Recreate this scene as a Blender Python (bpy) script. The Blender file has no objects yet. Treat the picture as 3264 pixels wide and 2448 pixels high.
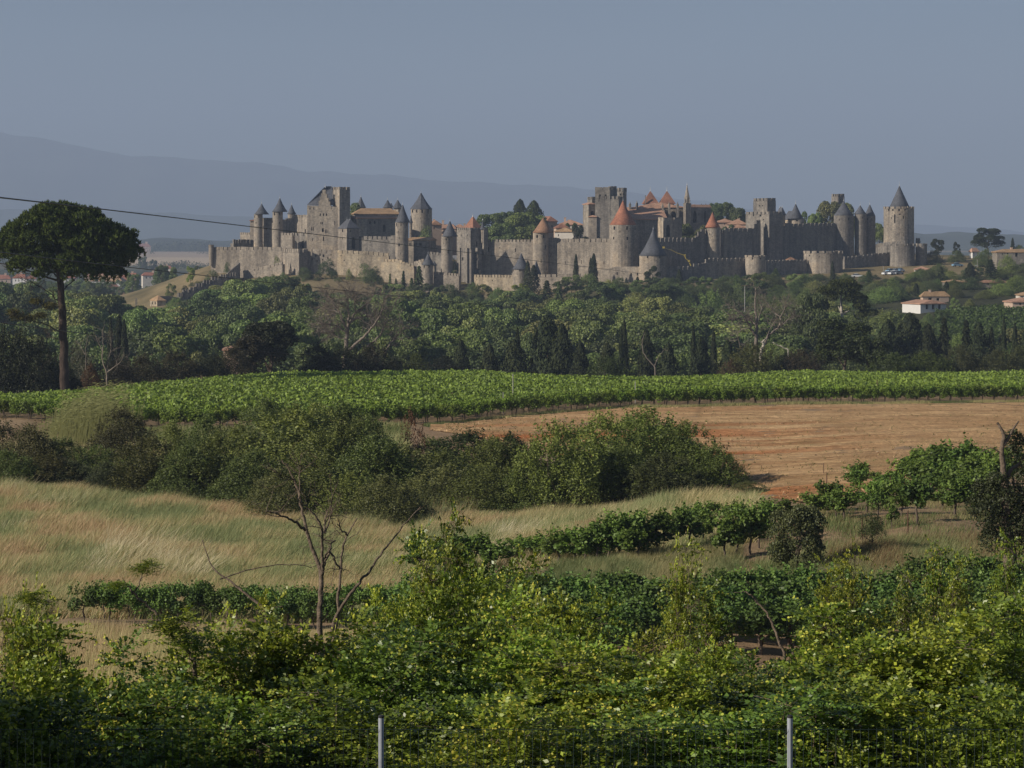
import bpy, bmesh, math, random
import numpy as np
from mathutils import Vector, Matrix
from mathutils.bvhtree import BVHTree

scene = bpy.context.scene
COL = scene.collection
# ---------------------------------------------------------------- camera, sky, sun, exposure
FPX, PCX, PHY, CAMZ = 8000.0, 1632.0, 740.0, 30.0     # focal length in photo pixels, centre column, eye-level row, eye height
cam_d = bpy.data.cameras.new('camera'); cam = bpy.data.objects.new('camera', cam_d); COL.objects.link(cam)
cam_d.sensor_width = 36.0; cam_d.lens = 36.0*FPX/3264.0
cam_d.shift_y = -(1224-PHY)/3264.0
cam_d.clip_start = 0.5; cam_d.clip_end = 60000
cam.location = (0, 0, CAMZ); cam.rotation_euler = (math.pi/2, 0, 0)
scene.camera = cam
SUN_AZ, SUN_EL = math.radians(-114), math.radians(27)
wd = bpy.data.worlds.new("World"); scene.world = wd; wd.use_nodes = True
sky = wd.node_tree.nodes.new('ShaderNodeTexSky'); sky.sky_type = 'NISHITA'; sky.sun_disc = False
sky.sun_elevation = SUN_EL; sky.sun_rotation = SUN_AZ
sky.air_density = 0.8; sky.dust_density = 0.4; sky.ozone_density = 3.0
_wn = wd.node_tree.nodes; _tc = _wn.new('ShaderNodeTexCoord'); _mp = _wn.new('ShaderNodeMapping'); _mp.inputs['Scale'].default_value = (3.0, 3.0, 16.0)
_nz = _wn.new('ShaderNodeTexNoise'); _nz.inputs['Scale'].default_value = 1.3; _nz.inputs['Detail'].default_value = 5
_cr = _wn.new('ShaderNodeMapRange'); _cr.inputs['From Min'].default_value = 0.3; _cr.inputs['From Max'].default_value = 0.7; _cr.inputs['To Min'].default_value = 0.93; _cr.inputs['To Max'].default_value = 1.08
_vm = _wn.new('ShaderNodeVectorMath'); _vm.operation = 'SCALE'; _lk = wd.node_tree.links      # faint haze streaks, put into the sky brightness by noise
_lk.new(_tc.outputs['Generated'], _mp.inputs['Vector']); _lk.new(_mp.outputs[0], _nz.inputs['Vector']); _lk.new(_nz.outputs['Fac'], _cr.inputs['Value'])
_lk.new(sky.outputs[0], _vm.inputs[0]); _lk.new(_cr.outputs[0], _vm.inputs['Scale']); _lk.new(_vm.outputs[0], _wn['Background'].inputs[0])
wd.node_tree.nodes['Background'].inputs[1].default_value = 0.05
sl = bpy.data.lights.new('sun', 'SUN'); sun = bpy.data.objects.new('sun', sl); COL.objects.link(sun)
sl.energy = 5.0; sl.angle = math.radians(0.5); sl.color = (1.0, 0.90, 0.76)
sd = Vector((math.sin(SUN_AZ)*math.cos(SUN_EL), math.cos(SUN_AZ)*math.cos(SUN_EL), math.sin(SUN_EL)))
sun.rotation_euler = sd.to_track_quat('Z', 'Y').to_euler(); sun.location = (-60, -30, 90)
vs = scene.view_settings; vs.view_transform = 'Standard'; vs.look = 'None'; vs.gamma = 1.0; vs.use_curve_mapping = False
vs.exposure = 0.16
HAZE_DENSITY, HAZE_COLOR = 1.35e-4, (0.57, 0.72, 1.0)
try:
    scene.cycles.volume_bounces = 0; scene.cycles.max_bounces = 6; scene.cycles.diffuse_bounces = 2
    scene.cycles.transmission_bounces = 3; scene.cycles.glossy_bounces = 1
except Exception:
    pass
rng = np.random.default_rng(11)

# ---------------------------------------------------------------- helpers
def WX(px, Y): return (px-PCX)/FPX*Y
def WZ(py, Y): return CAMZ-(py-PHY)/FPX*Y
def PT(px, py, Y): return Vector((WX(px, Y), Y, WZ(py, Y)))
def tag(o, label=None, cat=None, group=None, kind=None):
    if label: o['label'] = label
    if cat: o['category'] = cat
    if group: o['group'] = group
    if kind: o['kind'] = kind
    return o
def empty(name, loc, label=None, cat=None, group=None, rz=0.0, sc=None):
    o = bpy.data.objects.new(name, None); COL.objects.link(o); o.location = loc; o.rotation_euler = (0, 0, rz)
    o.empty_display_size = 0.3
    if sc is not None: o.scale = sc
    return tag(o, label, cat, group)
class MB:
    """collects polygons as arrays, grouped by corner count"""
    def __init__(s): s.V = []; s.F = {}; s.T = {}; s.n = 0; s.sm = {}
    def add(s, V, F, tint=None, smooth=False):
        V = np.asarray(V, float).reshape(-1, 3)
        if isinstance(F, np.ndarray): groups = {F.shape[1]: F}
        else:
            groups = {}
            for f in F: groups.setdefault(len(f), []).append(f)
            groups = {k: np.array(v) for k, v in groups.items()}
        for k, f in groups.items():
            s.F.setdefault(k, []).append(f+s.n)
            t = np.full(len(f), 0.5) if tint is None else np.broadcast_to(np.asarray(tint, float), (len(f),))
            s.T.setdefault(k, []).append(t)
            s.sm.setdefault(k, []).append(np.full(len(f), smooth))
        s.V.append(V); s.n += len(V)
    def mesh(s, name, mat=None, off=(0, 0, 0), vcol=None):
        me = bpy.data.meshes.new(name)
        V = np.concatenate(s.V)-np.asarray(off, float)
        ks = sorted(s.F)
        Fs = {k: np.concatenate(s.F[k]) for k in ks}
        li = np.concatenate([Fs[k].ravel() for k in ks]); tot = np.concatenate([np.full(len(Fs[k]), k) for k in ks])
        st = np.concatenate([[0], np.cumsum(tot)[:-1]])
        me.vertices.add(len(V)); me.vertices.foreach_set('co', V.ravel().astype(np.float32))
        me.loops.add(len(li)); me.loops.foreach_set('vertex_index', li.astype(np.int32))
        me.polygons.add(len(tot)); me.polygons.foreach_set('loop_start', st.astype(np.int32))
        try: me.polygons.foreach_set('loop_total', tot.astype(np.int32))
        except Exception: pass
        me.polygons.foreach_set('use_smooth', np.concatenate([np.concatenate(s.sm[k]) for k in ks]).astype(bool))
        a = me.attributes.new('tint', 'FLOAT', 'FACE'); a.data.foreach_set('value', np.concatenate([np.concatenate(s.T[k]) for k in ks]).astype(np.float32))
        if vcol is not None:
            c = me.attributes.new('base_col', 'FLOAT_COLOR', 'POINT'); c.data.foreach_set('color', np.column_stack([vcol, np.ones(len(vcol))]).ravel().astype(np.float32))
        me.update(calc_edges=True)
        if mat: me.materials.append(mat)
        return me
    def obj(s, name, mat, parent=None, root=None, vcol=None, kind=None):
        """parent: object it becomes a part of; root: world position of the thing's Empty"""
        off = (0, 0, 0) if root is None else root
        ob = bpy.data.objects.new(name, s.mesh(name, mat, off, vcol)); COL.objects.link(ob)
        if parent is not None: ob.parent = parent
        if kind: ob['kind'] = kind
        return ob
def link(name, me, parent=None, loc=(0, 0, 0), rz=0.0, sc=(1, 1, 1), color=None, rot=None):
    o = bpy.data.objects.new(name, me); COL.objects.link(o)
    if parent is not None: o.parent = parent
    o.location = loc; o.rotation_euler = rot if rot is not None else (0, 0, rz); o.scale = sc
    if color is not None: o.color = (*color, 1)
    return o
def box_VF(x0, x1, y0, y1, z0, z1):
    V = [(x, y, z) for z in (z0, z1) for y in (y0, y1) for x in (x0, x1)]
    return np.array(V, float), np.array([(0, 2, 3, 1), (4, 5, 7, 6), (0, 1, 5, 4), (2, 6, 7, 3), (0, 4, 6, 2), (1, 3, 7, 5)])
def prism_VF(poly, z0, z1):
    """closed prism over plan polygon (counter-clockwise); z0, z1 scalars or per-corner"""
    n = len(poly); z0 = np.broadcast_to(z0, n); z1 = np.broadcast_to(z1, n)
    V = [(p[0], p[1], z0[i]) for i, p in enumerate(poly)]+[(p[0], p[1], z1[i]) for i, p in enumerate(poly)]
    F = [tuple(range(n))[::-1], tuple(range(n, 2*n))]+[(i, (i+1) % n, n+(i+1) % n, n+i) for i in range(n)]
    return V, F
def tube_VF(P, R, k=6):
    P = np.asarray(P, float); n = len(P); R = np.broadcast_to(np.asarray(R, float), (n,))
    T = np.gradient(P, axis=0); T /= np.linalg.norm(T, axis=1, keepdims=True)+1e-9
    ref = np.array([0.31, 0.22, 0.92]) if abs(T[0][2]) < 0.9 else np.array([1.0, 0.1, 0])
    A = np.cross(T, ref); A /= np.linalg.norm(A, axis=1, keepdims=True)+1e-9; B = np.cross(T, A)
    an = np.arange(k)*2*math.pi/k
    V = (P[:, None]+R[:, None, None]*(np.cos(an)[None, :, None]*A[:, None]+np.sin(an)[None, :, None]*B[:, None])).reshape(-1, 3)
    i, j = np.meshgrid(np.arange(n-1), np.arange(k), indexing='ij'); j2 = (j+1) % k
    F = np.stack([i*k+j, i*k+j2, (i+1)*k+j2, (i+1)*k+j], -1).reshape(-1, 4)
    return V, F
def lathe_VF(prof, k=28, c=(0, 0)):
    """closed lathe: prof = [(r,z)...] bottom to top; a last r of 0 makes a tip"""
    V = []; F = []; an = [2*math.pi*i/k for i in range(k)]; tip = prof[-1][0] <= 1e-6
    rings = prof[:-1] if tip else prof
    for r, z in rings: V += [(c[0]+r*math.cos(a), c[1]+r*math.sin(a), z) for a in an]
    for q in range(len(rings)-1):
        F += [(q*k+i, q*k+(i+1) % k, (q+1)*k+(i+1) % k, (q+1)*k+i) for i in range(k)]
    F.append(tuple(range(k))[::-1]); b = (len(rings)-1)*k
    if tip:
        V.append((c[0], c[1], prof[-1][1])); F += [(b+i, b+(i+1) % k, len(V)-1) for i in range(k)]
    else: F.append(tuple(range(b, b+k)))
    return V, F
def hsh(ix, iy, s=0):
    h = (ix.astype(np.int64)*374761393+iy.astype(np.int64)*668265263+s*974711) & 0x7fffffff
    h = (h ^ (h >> 13))*1274126177 & 0x7fffffff
    return ((h ^ (h >> 16)) & 0xffff)/65535.0
def vnoise(x, y, s=0):
    x = np.asarray(x, float); y = np.asarray(y, float); ix = np.floor(x); iy = np.floor(y); fx = x-ix; fy = y-iy
    fx = fx*fx*(3-2*fx); fy = fy*fy*(3-2*fy)
    a = hsh(ix, iy, s); b = hsh(ix+1, iy, s); c = hsh(ix, iy+1, s); d = hsh(ix+1, iy+1, s)
    return (a*(1-fx)+b*fx)*(1-fy)+(c*(1-fx)+d*fx)*fy
def fbm(x, y, s=0, o=3): return sum(vnoise(x*2**i, y*2**i, s+i)*0.5**i for i in range(o))/sum(0.5**i for i in range(o))

# ---------------------------------------------------------------- materials
def mat_new(name):
    m = bpy.data.materials.new(name); m.use_nodes = True; nt = m.node_tree
    return m, nt, nt.nodes, nt.links, nt.nodes['Principled BSDF']
def N(nodes, t, **kw):
    n = nodes.new(t)
    for k, v in kw.items():
        if k in ('op', ): n.operation = v
        else: setattr(n, k, v)
    return n
def math_n(nt, op, a, b=None):
    n = nt.nodes.new('ShaderNodeMath'); n.operation = op
    for i, v in enumerate((a, b)):
        if v is None: continue
        if isinstance(v, (int, float)): n.inputs[i].default_value = v
        else: nt.links.new(v, n.inputs[i])
    return n.outputs[0]
def noise_n(nt, scale, detail=4, vec=None, rough=0.6):
    n = nt.nodes.new('ShaderNodeTexNoise'); n.inputs['Scale'].default_value = scale; n.inputs['Detail'].default_value = detail
    n.inputs['Roughness'].default_value = rough
    if vec is not None: nt.links.new(vec, n.inputs['Vector'])
    return n.outputs['Fac']
def ramp_n(nt, fac, stops):
    r = nt.nodes.new('ShaderNodeValToRGB'); nt.links.new(fac, r.inputs[0]); e = r.color_ramp.elements
    while len(e) < len(stops): e.new(0.5)
    for el, (p, c) in zip(e, stops): el.position = p; el.color = (*c, 1) if len(c) == 3 else c
    return r.outputs[0]
def mix_n(nt, fac, a, b, mode='MIX'):
    m = nt.nodes.new('ShaderNodeMix'); m.data_type = 'RGBA'; m.blend_type = mode
    for s, v in ((0, fac), (6, a), (7, b)):
        if isinstance(v, (int, float)): m.inputs[s].default_value = v
        elif isinstance(v, tuple): m.inputs[s].default_value = (*v, 1)
        else: nt.links.new(v, m.inputs[s])
    return m.outputs[2]
def geo_pos(nt, scale=(1, 1, 1)):
    g = nt.nodes.new('ShaderNodeNewGeometry'); mp = nt.nodes.new('ShaderNodeMapping'); mp.inputs['Scale'].default_value = scale
    nt.links.new(g.outputs['Position'], mp.inputs['Vector']); return mp.outputs[0]
def bump_n(nt, bs, h, strength=0.5, dist=0.1):
    b = nt.nodes.new('ShaderNodeBump'); b.inputs['Strength'].default_value = strength; b.inputs['Distance'].default_value = dist
    nt.links.new(h, b.inputs['Height']); nt.links.new(b.outputs[0], bs.inputs['Normal'])
def leaf_material(name, trans=0.25, rough=0.55, spec=0.25, yellow=(1.5, 1.25, 0.6), lo=0.55):
    m, nt, nd, lk, bs = mat_new(name)
    oi = nd.new('ShaderNodeObjectInfo'); at = nd.new('ShaderNodeAttribute'); at.attribute_name = 'tint'
    dark = mix_n(nt, 1.0, oi.outputs['Color'], (lo, lo*1.02, lo), 'MULTIPLY')
    lite = mix_n(nt, 1.0, oi.outputs['Color'], yellow, 'MULTIPLY')
    c = mix_n(nt, at.outputs['Fac'], dark, lite)
    rv = nd.new('ShaderNodeHueSaturation'); lk.new(c, rv.inputs['Color'])
    lk.new(math_n(nt, 'MULTIPLY_ADD', oi.outputs['Random'], 0.5), rv.inputs['Value']); rv.inputs['Value'].links[0].from_node.inputs[2].default_value = 0.75
    bs.inputs['Roughness'].default_value = rough; bs.inputs['Specular IOR Level'].default_value = spec
    lk.new(rv.outputs[0], bs.inputs['Base Color'])
    tr = nd.new('ShaderNodeBsdfTranslucent'); tc = mix_n(nt, 1.0, rv.outputs[0], (1.25, 1.3, 0.6), 'MULTIPLY'); lk.new(tc, tr.inputs['Color'])
    mx = nd.new('ShaderNodeMixShader'); mx.inputs[0].default_value = trans
    lk.new(bs.outputs[0], mx.inputs[1]); lk.new(tr.outputs[0], mx.inputs[2]); lk.new(mx.outputs[0], nd['Material Output'].inputs['Surface'])
    return m
def simple_mat(name, col, rough=0.8, var=0.25, scale=3.0, metal=0.0, spec=0.3, bump=0.0, bscale=(1, 1, 1)):
    m, nt, nd, lk, bs = mat_new(name)
    f = noise_n(nt, scale, 5, geo_pos(nt, bscale))
    a = tuple(c*(1-var) for c in col); b = tuple(min(1, c*(1+var)) for c in col)
    lk.new(ramp_n(nt, f, [(0.3, a), (0.7, b)]), bs.inputs['Base Color'])
    bs.inputs['Roughness'].default_value = rough; bs.inputs['Metallic'].default_value = metal; bs.inputs['Specular IOR Level'].default_value = spec
    if bump: bump_n(nt, bs, f, bump, 0.1)
    return m
def stone_material(name, col, warm=(1.12, 1.0, 0.82)):
    """masonry: courses of blocks, blotches, rain streaks running down the wall"""
    m, nt, nd, lk, bs = mat_new(name)
    p = geo_pos(nt, (1, 1, 1))
    vo = nd.new('ShaderNodeTexVoronoi'); vo.inputs['Scale'].default_value = 1.0; lk.new(geo_pos(nt, (1.9, 1.9, 3.4)), vo.inputs['Vector'])
    blocks = nd.new('ShaderNodeSeparateColor'); lk.new(vo.outputs['Color'], blocks.inputs[0])
    big = noise_n(nt, 0.07, 6, p, 0.7); mid = noise_n(nt, 0.9, 6, p, 0.75)
    streak = noise_n(nt, 0.55, 5, geo_pos(nt, (1, 1, 0.07)), 0.65)
    c = ramp_n(nt, big, [(0.34, tuple(x*0.68 for x in col)), (0.52, col), (0.68, tuple(x*y*1.22 for x, y in zip(col, warm)))])
    c = mix_n(nt, 1.0, c, ramp_n(nt, mid, [(0.3, (0.6, 0.6, 0.63)), (0.7, (1.28, 1.26, 1.23))]), 'MULTIPLY')
    c = mix_n(nt, 0.6, c, ramp_n(nt, streak, [(0.38, (0.5, 0.5, 0.52)), (0.6, (1.1, 1.1, 1.08))]), 'MULTIPLY')
    c = mix_n(nt, 0.5, c, ramp_n(nt, blocks.outputs[0], [(0.0, (0.68, 0.67, 0.66)), (1.0, (1.3, 1.28, 1.26))]), 'MULTIPLY')
    lk.new(c, bs.inputs['Base Color']); bs.inputs['Roughness'].default_value = 0.92; bs.inputs['Specular IOR Level'].default_value = 0.1
    h = math_n(nt, 'ADD', blocks.outputs[1], mid); bump_n(nt, bs, h, 0.6, 0.12)
    return m
def tile_material(name, col, var=0.35, scale=0.8):
    m, nt, nd, lk, bs = mat_new(name)
    vo = nd.new('ShaderNodeTexVoronoi'); lk.new(geo_pos(nt, (2.2, 2.2, 3.0)), vo.inputs['Vector']); vo.inputs['Scale'].default_value = 1.0
    sp = nd.new('ShaderNodeSeparateColor'); lk.new(vo.outputs['Color'], sp.inputs[0])
    big = noise_n(nt, scale*0.35, 5, geo_pos(nt))
    c = ramp_n(nt, big, [(0.3, tuple(x*(1-var) for x in col)), (0.7, tuple(x*(1+var) for x in col))])
    c = mix_n(nt, 0.8, c, ramp_n(nt, sp.outputs[0], [(0, (0.75, 0.75, 0.75)), (1, (1.2, 1.2, 1.2))]), 'MULTIPLY')
    lk.new(c, bs.inputs['Base Color']); bs.inputs['Roughness'].default_value = 0.75; bs.inputs['Specular IOR Level'].default_value = 0.25
    bump_n(nt, bs, sp.outputs[1], 0.4, 0.08)
    return m
M = {}
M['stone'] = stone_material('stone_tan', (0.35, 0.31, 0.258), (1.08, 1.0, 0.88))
M['stone_grey_dimmed'] = stone_material('stone_grey_dimmed', (0.265, 0.245, 0.218), (1.04, 1.0, 0.9))  # grey stone, colour lowered to deepen the shade on the right-hand walls
M['stone_pale'] = stone_material('stone_pale', (0.42, 0.36, 0.27))
M['slate'] = tile_material('slate', (0.085, 0.09, 0.105), 0.25)
M['terracotta'] = tile_material('terracotta', (0.27, 0.13, 0.085), 0.3)
M['terracotta_old'] = tile_material('terracotta_old', (0.29, 0.165, 0.1), 0.3)
M['tan_tile'] = tile_material('tan_tile', (0.36, 0.235, 0.13), 0.25)
M['pink_tile'] = tile_material('pink_tile', (0.42, 0.25, 0.17), 0.2)
M['red_tile'] = tile_material('red_tile', (0.3, 0.125, 0.075), 0.3)
M['lead'] = simple_mat('lead', (0.55, 0.57, 0.6), 0.5, 0.1)
M['dark'] = simple_mat('dark_opening', (0.018, 0.017, 0.017), 0.9, 0.1)
M['plaster'] = simple_mat('plaster', (0.62, 0.57, 0.5), 0.9, 0.12, 0.6)
M['plaster_pink'] = simple_mat('plaster_pink', (0.52, 0.39, 0.3), 0.9, 0.12, 0.6)
M['white_wall'] = simple_mat('white_wall', (0.66, 0.65, 0.63), 0.9, 0.05, 0.6)
M['bark'] = simple_mat('bark', (0.11, 0.085, 0.065), 0.95, 0.45, 3.0, bump=0.8, bscale=(2, 2, 0.5))
M['bark_pine'] = simple_mat('bark_pine', (0.06, 0.043, 0.034), 0.95, 0.5, 2.0, bump=0.8, bscale=(2, 2, 0.7))
M['bark_grey'] = simple_mat('bark_grey', (0.2, 0.17, 0.14), 0.95, 0.3, 2.0)
M['bark_pale'] = simple_mat('bark_pale', (0.5, 0.45, 0.38), 0.9, 0.2, 2.0)
M['bark_dead'] = simple_mat('bark_dead', (0.15, 0.115, 0.085), 0.95, 0.45, 14.0, bump=0.6)
M['leaf'] = leaf_material('leaf', 0.18, 0.55, 0.3, (1.35, 1.25, 0.75), 0.5)
M['leaf_dark'] = leaf_material('leaf_dark', 0.08, 0.7, 0.12, (1.45, 1.3, 0.75), 0.6)
M['leaf_near'] = leaf_material('leaf_near', 0.2, 0.4, 0.4, (1.6, 1.4, 0.75), 0.42)
M['fruit'] = leaf_material('fruit', 0.3, 0.6, 0.2, (1.3, 1.2, 0.8), 0.75)
M['grass'] = leaf_material('grass', 0.2, 0.7, 0.15, (1.0, 1.0, 1.0), 1.0)
M['wire'] = simple_mat('wire', (0.03, 0.03, 0.032), 0.5, 0.1)
M['galv'] = simple_mat('galvanised', (0.42, 0.45, 0.5), 0.45, 0.12, 8.0, metal=0.35, spec=0.5)
M['green_wire'] = simple_mat('green_wire', (0.02, 0.034, 0.03), 0.5, 0.1)
M['rust'] = simple_mat('rust', (0.09, 0.045, 0.03), 0.9, 0.4, 8.0)
M['wood_post'] = simple_mat('wood_post', (0.16, 0.1, 0.065), 0.9, 0.3, 8.0)
M['concrete'] = simple_mat('concrete', (0.38, 0.37, 0.35), 0.85, 0.1)
M['yellow_paint'] = simple_mat('yellow_paint', (0.4, 0.31, 0.06), 0.4, 0.1)
M['car_white'] = simple_mat('car_white', (0.75, 0.76, 0.78), 0.25, 0.03, spec=0.6)
M['car_blue'] = simple_mat('car_blue', (0.2, 0.35, 0.5), 0.25, 0.05, spec=0.6)
M['car_grey'] = simple_mat('car_grey', (0.28, 0.31, 0.35), 0.25, 0.05, spec=0.6)
M['glass'] = simple_mat('glass_dark', (0.03, 0.04, 0.05), 0.1, 0.05, spec=0.7)
M['tyre'] = simple_mat('tyre', (0.02, 0.02, 0.02), 0.9, 0.1)

# ---------------------------------------------------------------- terrain
CTRL = [  # (px, Y, z): heights of the ground, measured along the view
 (1632,2,28.4),(1632,8,26.9),(400,15,25.1),(1632,15,25.2),(2900,15,25.2),(300,30,22.4),(1632,30,22.6),(3000,30,22.9),
 (300,50,19.6),(1632,50,20.0),(3000,50,20.4),(300,80,16.6),(1632,75,17.0),(2600,78,15.6),(3264,78,16.0),(2000,90,14.3),(2600,90,14.5),(3264,90,14.9),
 (-100,100,14.5),(400,100,14.44),(1000,99,14.3),(2000,99,14.6),(2000,108,15.15),(2800,98,14.8),(2800,107,16.0),(3264,98,15.2),(3264,107,16.5),
 (0,112,13.9),(700,112,13.7),(0,165,13.3),(700,165,12.5),(1200,155,12.2),(1750,150,12.7),(1750,135,13.5),(2300,150,14.2),(2600,125,15.8),
 (2900,115,16.5),(3264,165,14.6),(2500,175,13.4),(2500,215,12.3),(3264,205,13.2),(3264,270,11.7),(2500,270,11.65),(2000,265,11.5),
 (1500,250,11.6),(1420,235,11.8),(600,230,11.9),(0,240,12.0),(0,195,12.3),(1000,200,12.2),
 (3264,400,6.3),(2500,400,6.3),(1500,390,6.8),(900,370,7.6),(500,340,8.0),(100,300,9.0),(-400,300,9.0),(3900,400,6.0),
 (100,345,6.0),(600,400,3.0),(1500,460,-2.0),(2500,470,0.0),(3264,480,1.0),
 (0,520,-14.0),(800,540,-14.0),(1632,540,-14.0),(2400,540,-11.0),(3264,560,-6.0),
 (0,720,-13.0),(600,720,-10.0),(1200,720,-9.0),(1700,720,-8.0),(2300,720,-5.0),(2900,745,6.0),(3264,700,6.5),(3264,640,2.0),(3800,700,6.0),
 (480,900,3.5),(560,908,4.0),(600,925,4.8),(680,940,6.8),(740,953,8.4),(720,965,12.0),(300,900,-9.0),(0,900,-11.0),(640,980,13.0),(960,960,13.5),(1080,915,9.5),(1250,930,9.0),(1360,930,7.0),(1510,925,8.0),
 (1700,915,7.2),(1850,905,9.5),(2000,900,11.5),(2250,915,12.0),(2400,938,13.0),(2650,957,14.5),(2850,980,16.5),(2940,985,17.0),(3100,1000,18.0),(3264,920,15.0),(3264,1000,18.5),
 (700,1060,18),(1200,1060,21),(1700,1060,22),(2300,1060,22),(2800,1080,22),(3200,1100,20),
 (300,1300,-8),(800,1350,-3),(1600,1400,0),(2400,1400,2),(3000,1500,6),
 (0,1700,-7),(800,1700,-8),(1632,1800,-8),(2500,1800,-5),(3264,1800,0),
 (0,2600,-10),(1632,2600,-10),(3264,2600,-8),(0,5000,-10),(1632,5000,-10),(3264,5000,-8),(0,13000,-6),(1632,13000,-6),(3264,13000,-6)]
_c = np.array(CTRL, float)
def _uv(px, Y): return np.stack([np.clip(px, -1500, 4800)/900.0, np.log(np.maximum(Y, 5.0))*2.6], -1)
_cu = _uv(_c[:, 0], _c[:, 1])
_D = np.linalg.norm(_cu[:, None]-_cu[None], axis=-1)
_A = np.zeros((len(_c)+1,)*2); _A[:-1, :-1] = _D+np.eye(len(_c))*-0.02; _A[-1, :-1] = 1; _A[:-1, -1] = 1
_w = np.linalg.solve(_A, np.append(_c[:, 2], 0.0))
def zt(X, Y):
    X = np.atleast_1d(np.asarray(X, float)); Y = np.broadcast_to(np.asarray(Y, float), X.shape); shp = X.shape
    X = X.ravel(); Y = Y.ravel(); out = np.empty(len(X))
    Ys = np.maximum(Y, 5.0)
    for i in range(0, len(X), 20000):
        q = _uv(PCX+X[i:i+20000]/Ys[i:i+20000]*FPX, Ys[i:i+20000])
        out[i:i+20000] = np.linalg.norm(q[:, None]-_cu[None], axis=-1)@_w[:-1]+_w[-1]
    return out.reshape(shp)
def zg(X, Y): return float(zt(X, Y)[0])
def ground_at(px, Y): return Vector((WX(px, Y), Y, zg(WX(px, Y), Y)))

def grid_F(nr, nc):
    i, j = np.meshgrid(np.arange(nr-1), np.arange(nc-1), indexing='ij'); a = i*nc+j
    return np.stack([a, a+1, a+nc+1, a+nc], -1).reshape(-1, 4)
def ground_color(px, Y, X):
    n1 = fbm(X/3.0, Y/6.0, 3); n2 = fbm(X/25.0, Y/40.0, 9); n = len(px); c = np.zeros((n, 3))
    def lerp(a, b, t): return np.asarray(a)[None]*(1-t[:, None])+np.asarray(b)[None]*t[:, None]
    ss = lambda x, a, b: np.clip((x-a)/(b-a), 0, 1)
    near = lerp((0.06, 0.06, 0.03), (0.15, 0.115, 0.07), n1)
    stub = lerp((0.27, 0.185, 0.12), (0.36, 0.26, 0.17), n1)
    c = near
    t = ss(Y, 58, 68)*ss(-px, -1350, -1000); c = c*(1-t[:, None])+stub*t[:, None]
    soil = lerp((0.25, 0.165, 0.095), (0.36, 0.26, 0.16), n1)
    t = ss(Y, 72, 80)*ss(px, 900, 1400)*ss(-Y, -470, -440); c = c*(1-t[:, None])+soil*t[:, None]
    grs = lerp((0.15, 0.13, 0.065), (0.24, 0.2, 0.11), n1)
    t = ss(Y, 100, 104)*ss(-Y, -205, -190)*ss(-px, -2350, -2100); c = c*(1-t[:, None])+grs*t[:, None]
    t = ss(Y, 205, 220)*ss(-Y, -430, -410)*ss(-px, -1500, -1300); c = c*(1-t[:, None])+soil*t[:, None]
    wood = lerp((0.03, 0.035, 0.016), (0.075, 0.075, 0.035), n1)
    t = ss(Y, 405, 440); c = c*(1-t[:, None])+wood*t[:, None]
    dry = lerp((0.17, 0.135, 0.065), (0.32, 0.25, 0.14), n1)
    t = ss(Y, 885, 905)*ss(-Y, -1300, -1150); t = t*np.clip(n2*1.6+0.15, 0, 1)
    t = np.maximum(t, ss(Y, 880, 900)*ss(-Y, -1040, -1010)*ss(px, 420, 500)*ss(-px, -1300, -1150)); c = c*(1-t[:, None])+dry*t[:, None]
    # plain: patchwork of fields
    ix = np.floor(X/260+vnoise(X/700, Y/900, 5)*2); iy = np.floor(Y/600+vnoise(X/500, Y/900, 6)*1.5); h = hsh(ix, iy, 4)
    pal = np.array([(0.05, 0.065, 0.03), (0.08, 0.09, 0.045), (0.38, 0.29, 0.17), (0.05, 0.06, 0.03), (0.12, 0.115, 0.06), (0.06, 0.07, 0.035), (0.25, 0.2, 0.12)])
    fld = pal[np.minimum((h*7).astype(int), 6)]
    t = ss(Y, 1500, 1700); c = c*(1-t[:, None])+fld*t[:, None]
    t = ((px > 300)*(px < 760)*(Y > 3050)*(Y < 4050)).astype(float); c = c*(1-t[:, None])+np.array((0.55, 0.43, 0.29))[None]*t[:, None]
    t = ((px > 330)*(px < 760)*(Y > 4050)*(Y < 5150)).astype(float); c = c*(1-t[:, None])+np.array((0.42, 0.32, 0.22))[None]*t[:, None]
    return c
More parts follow.
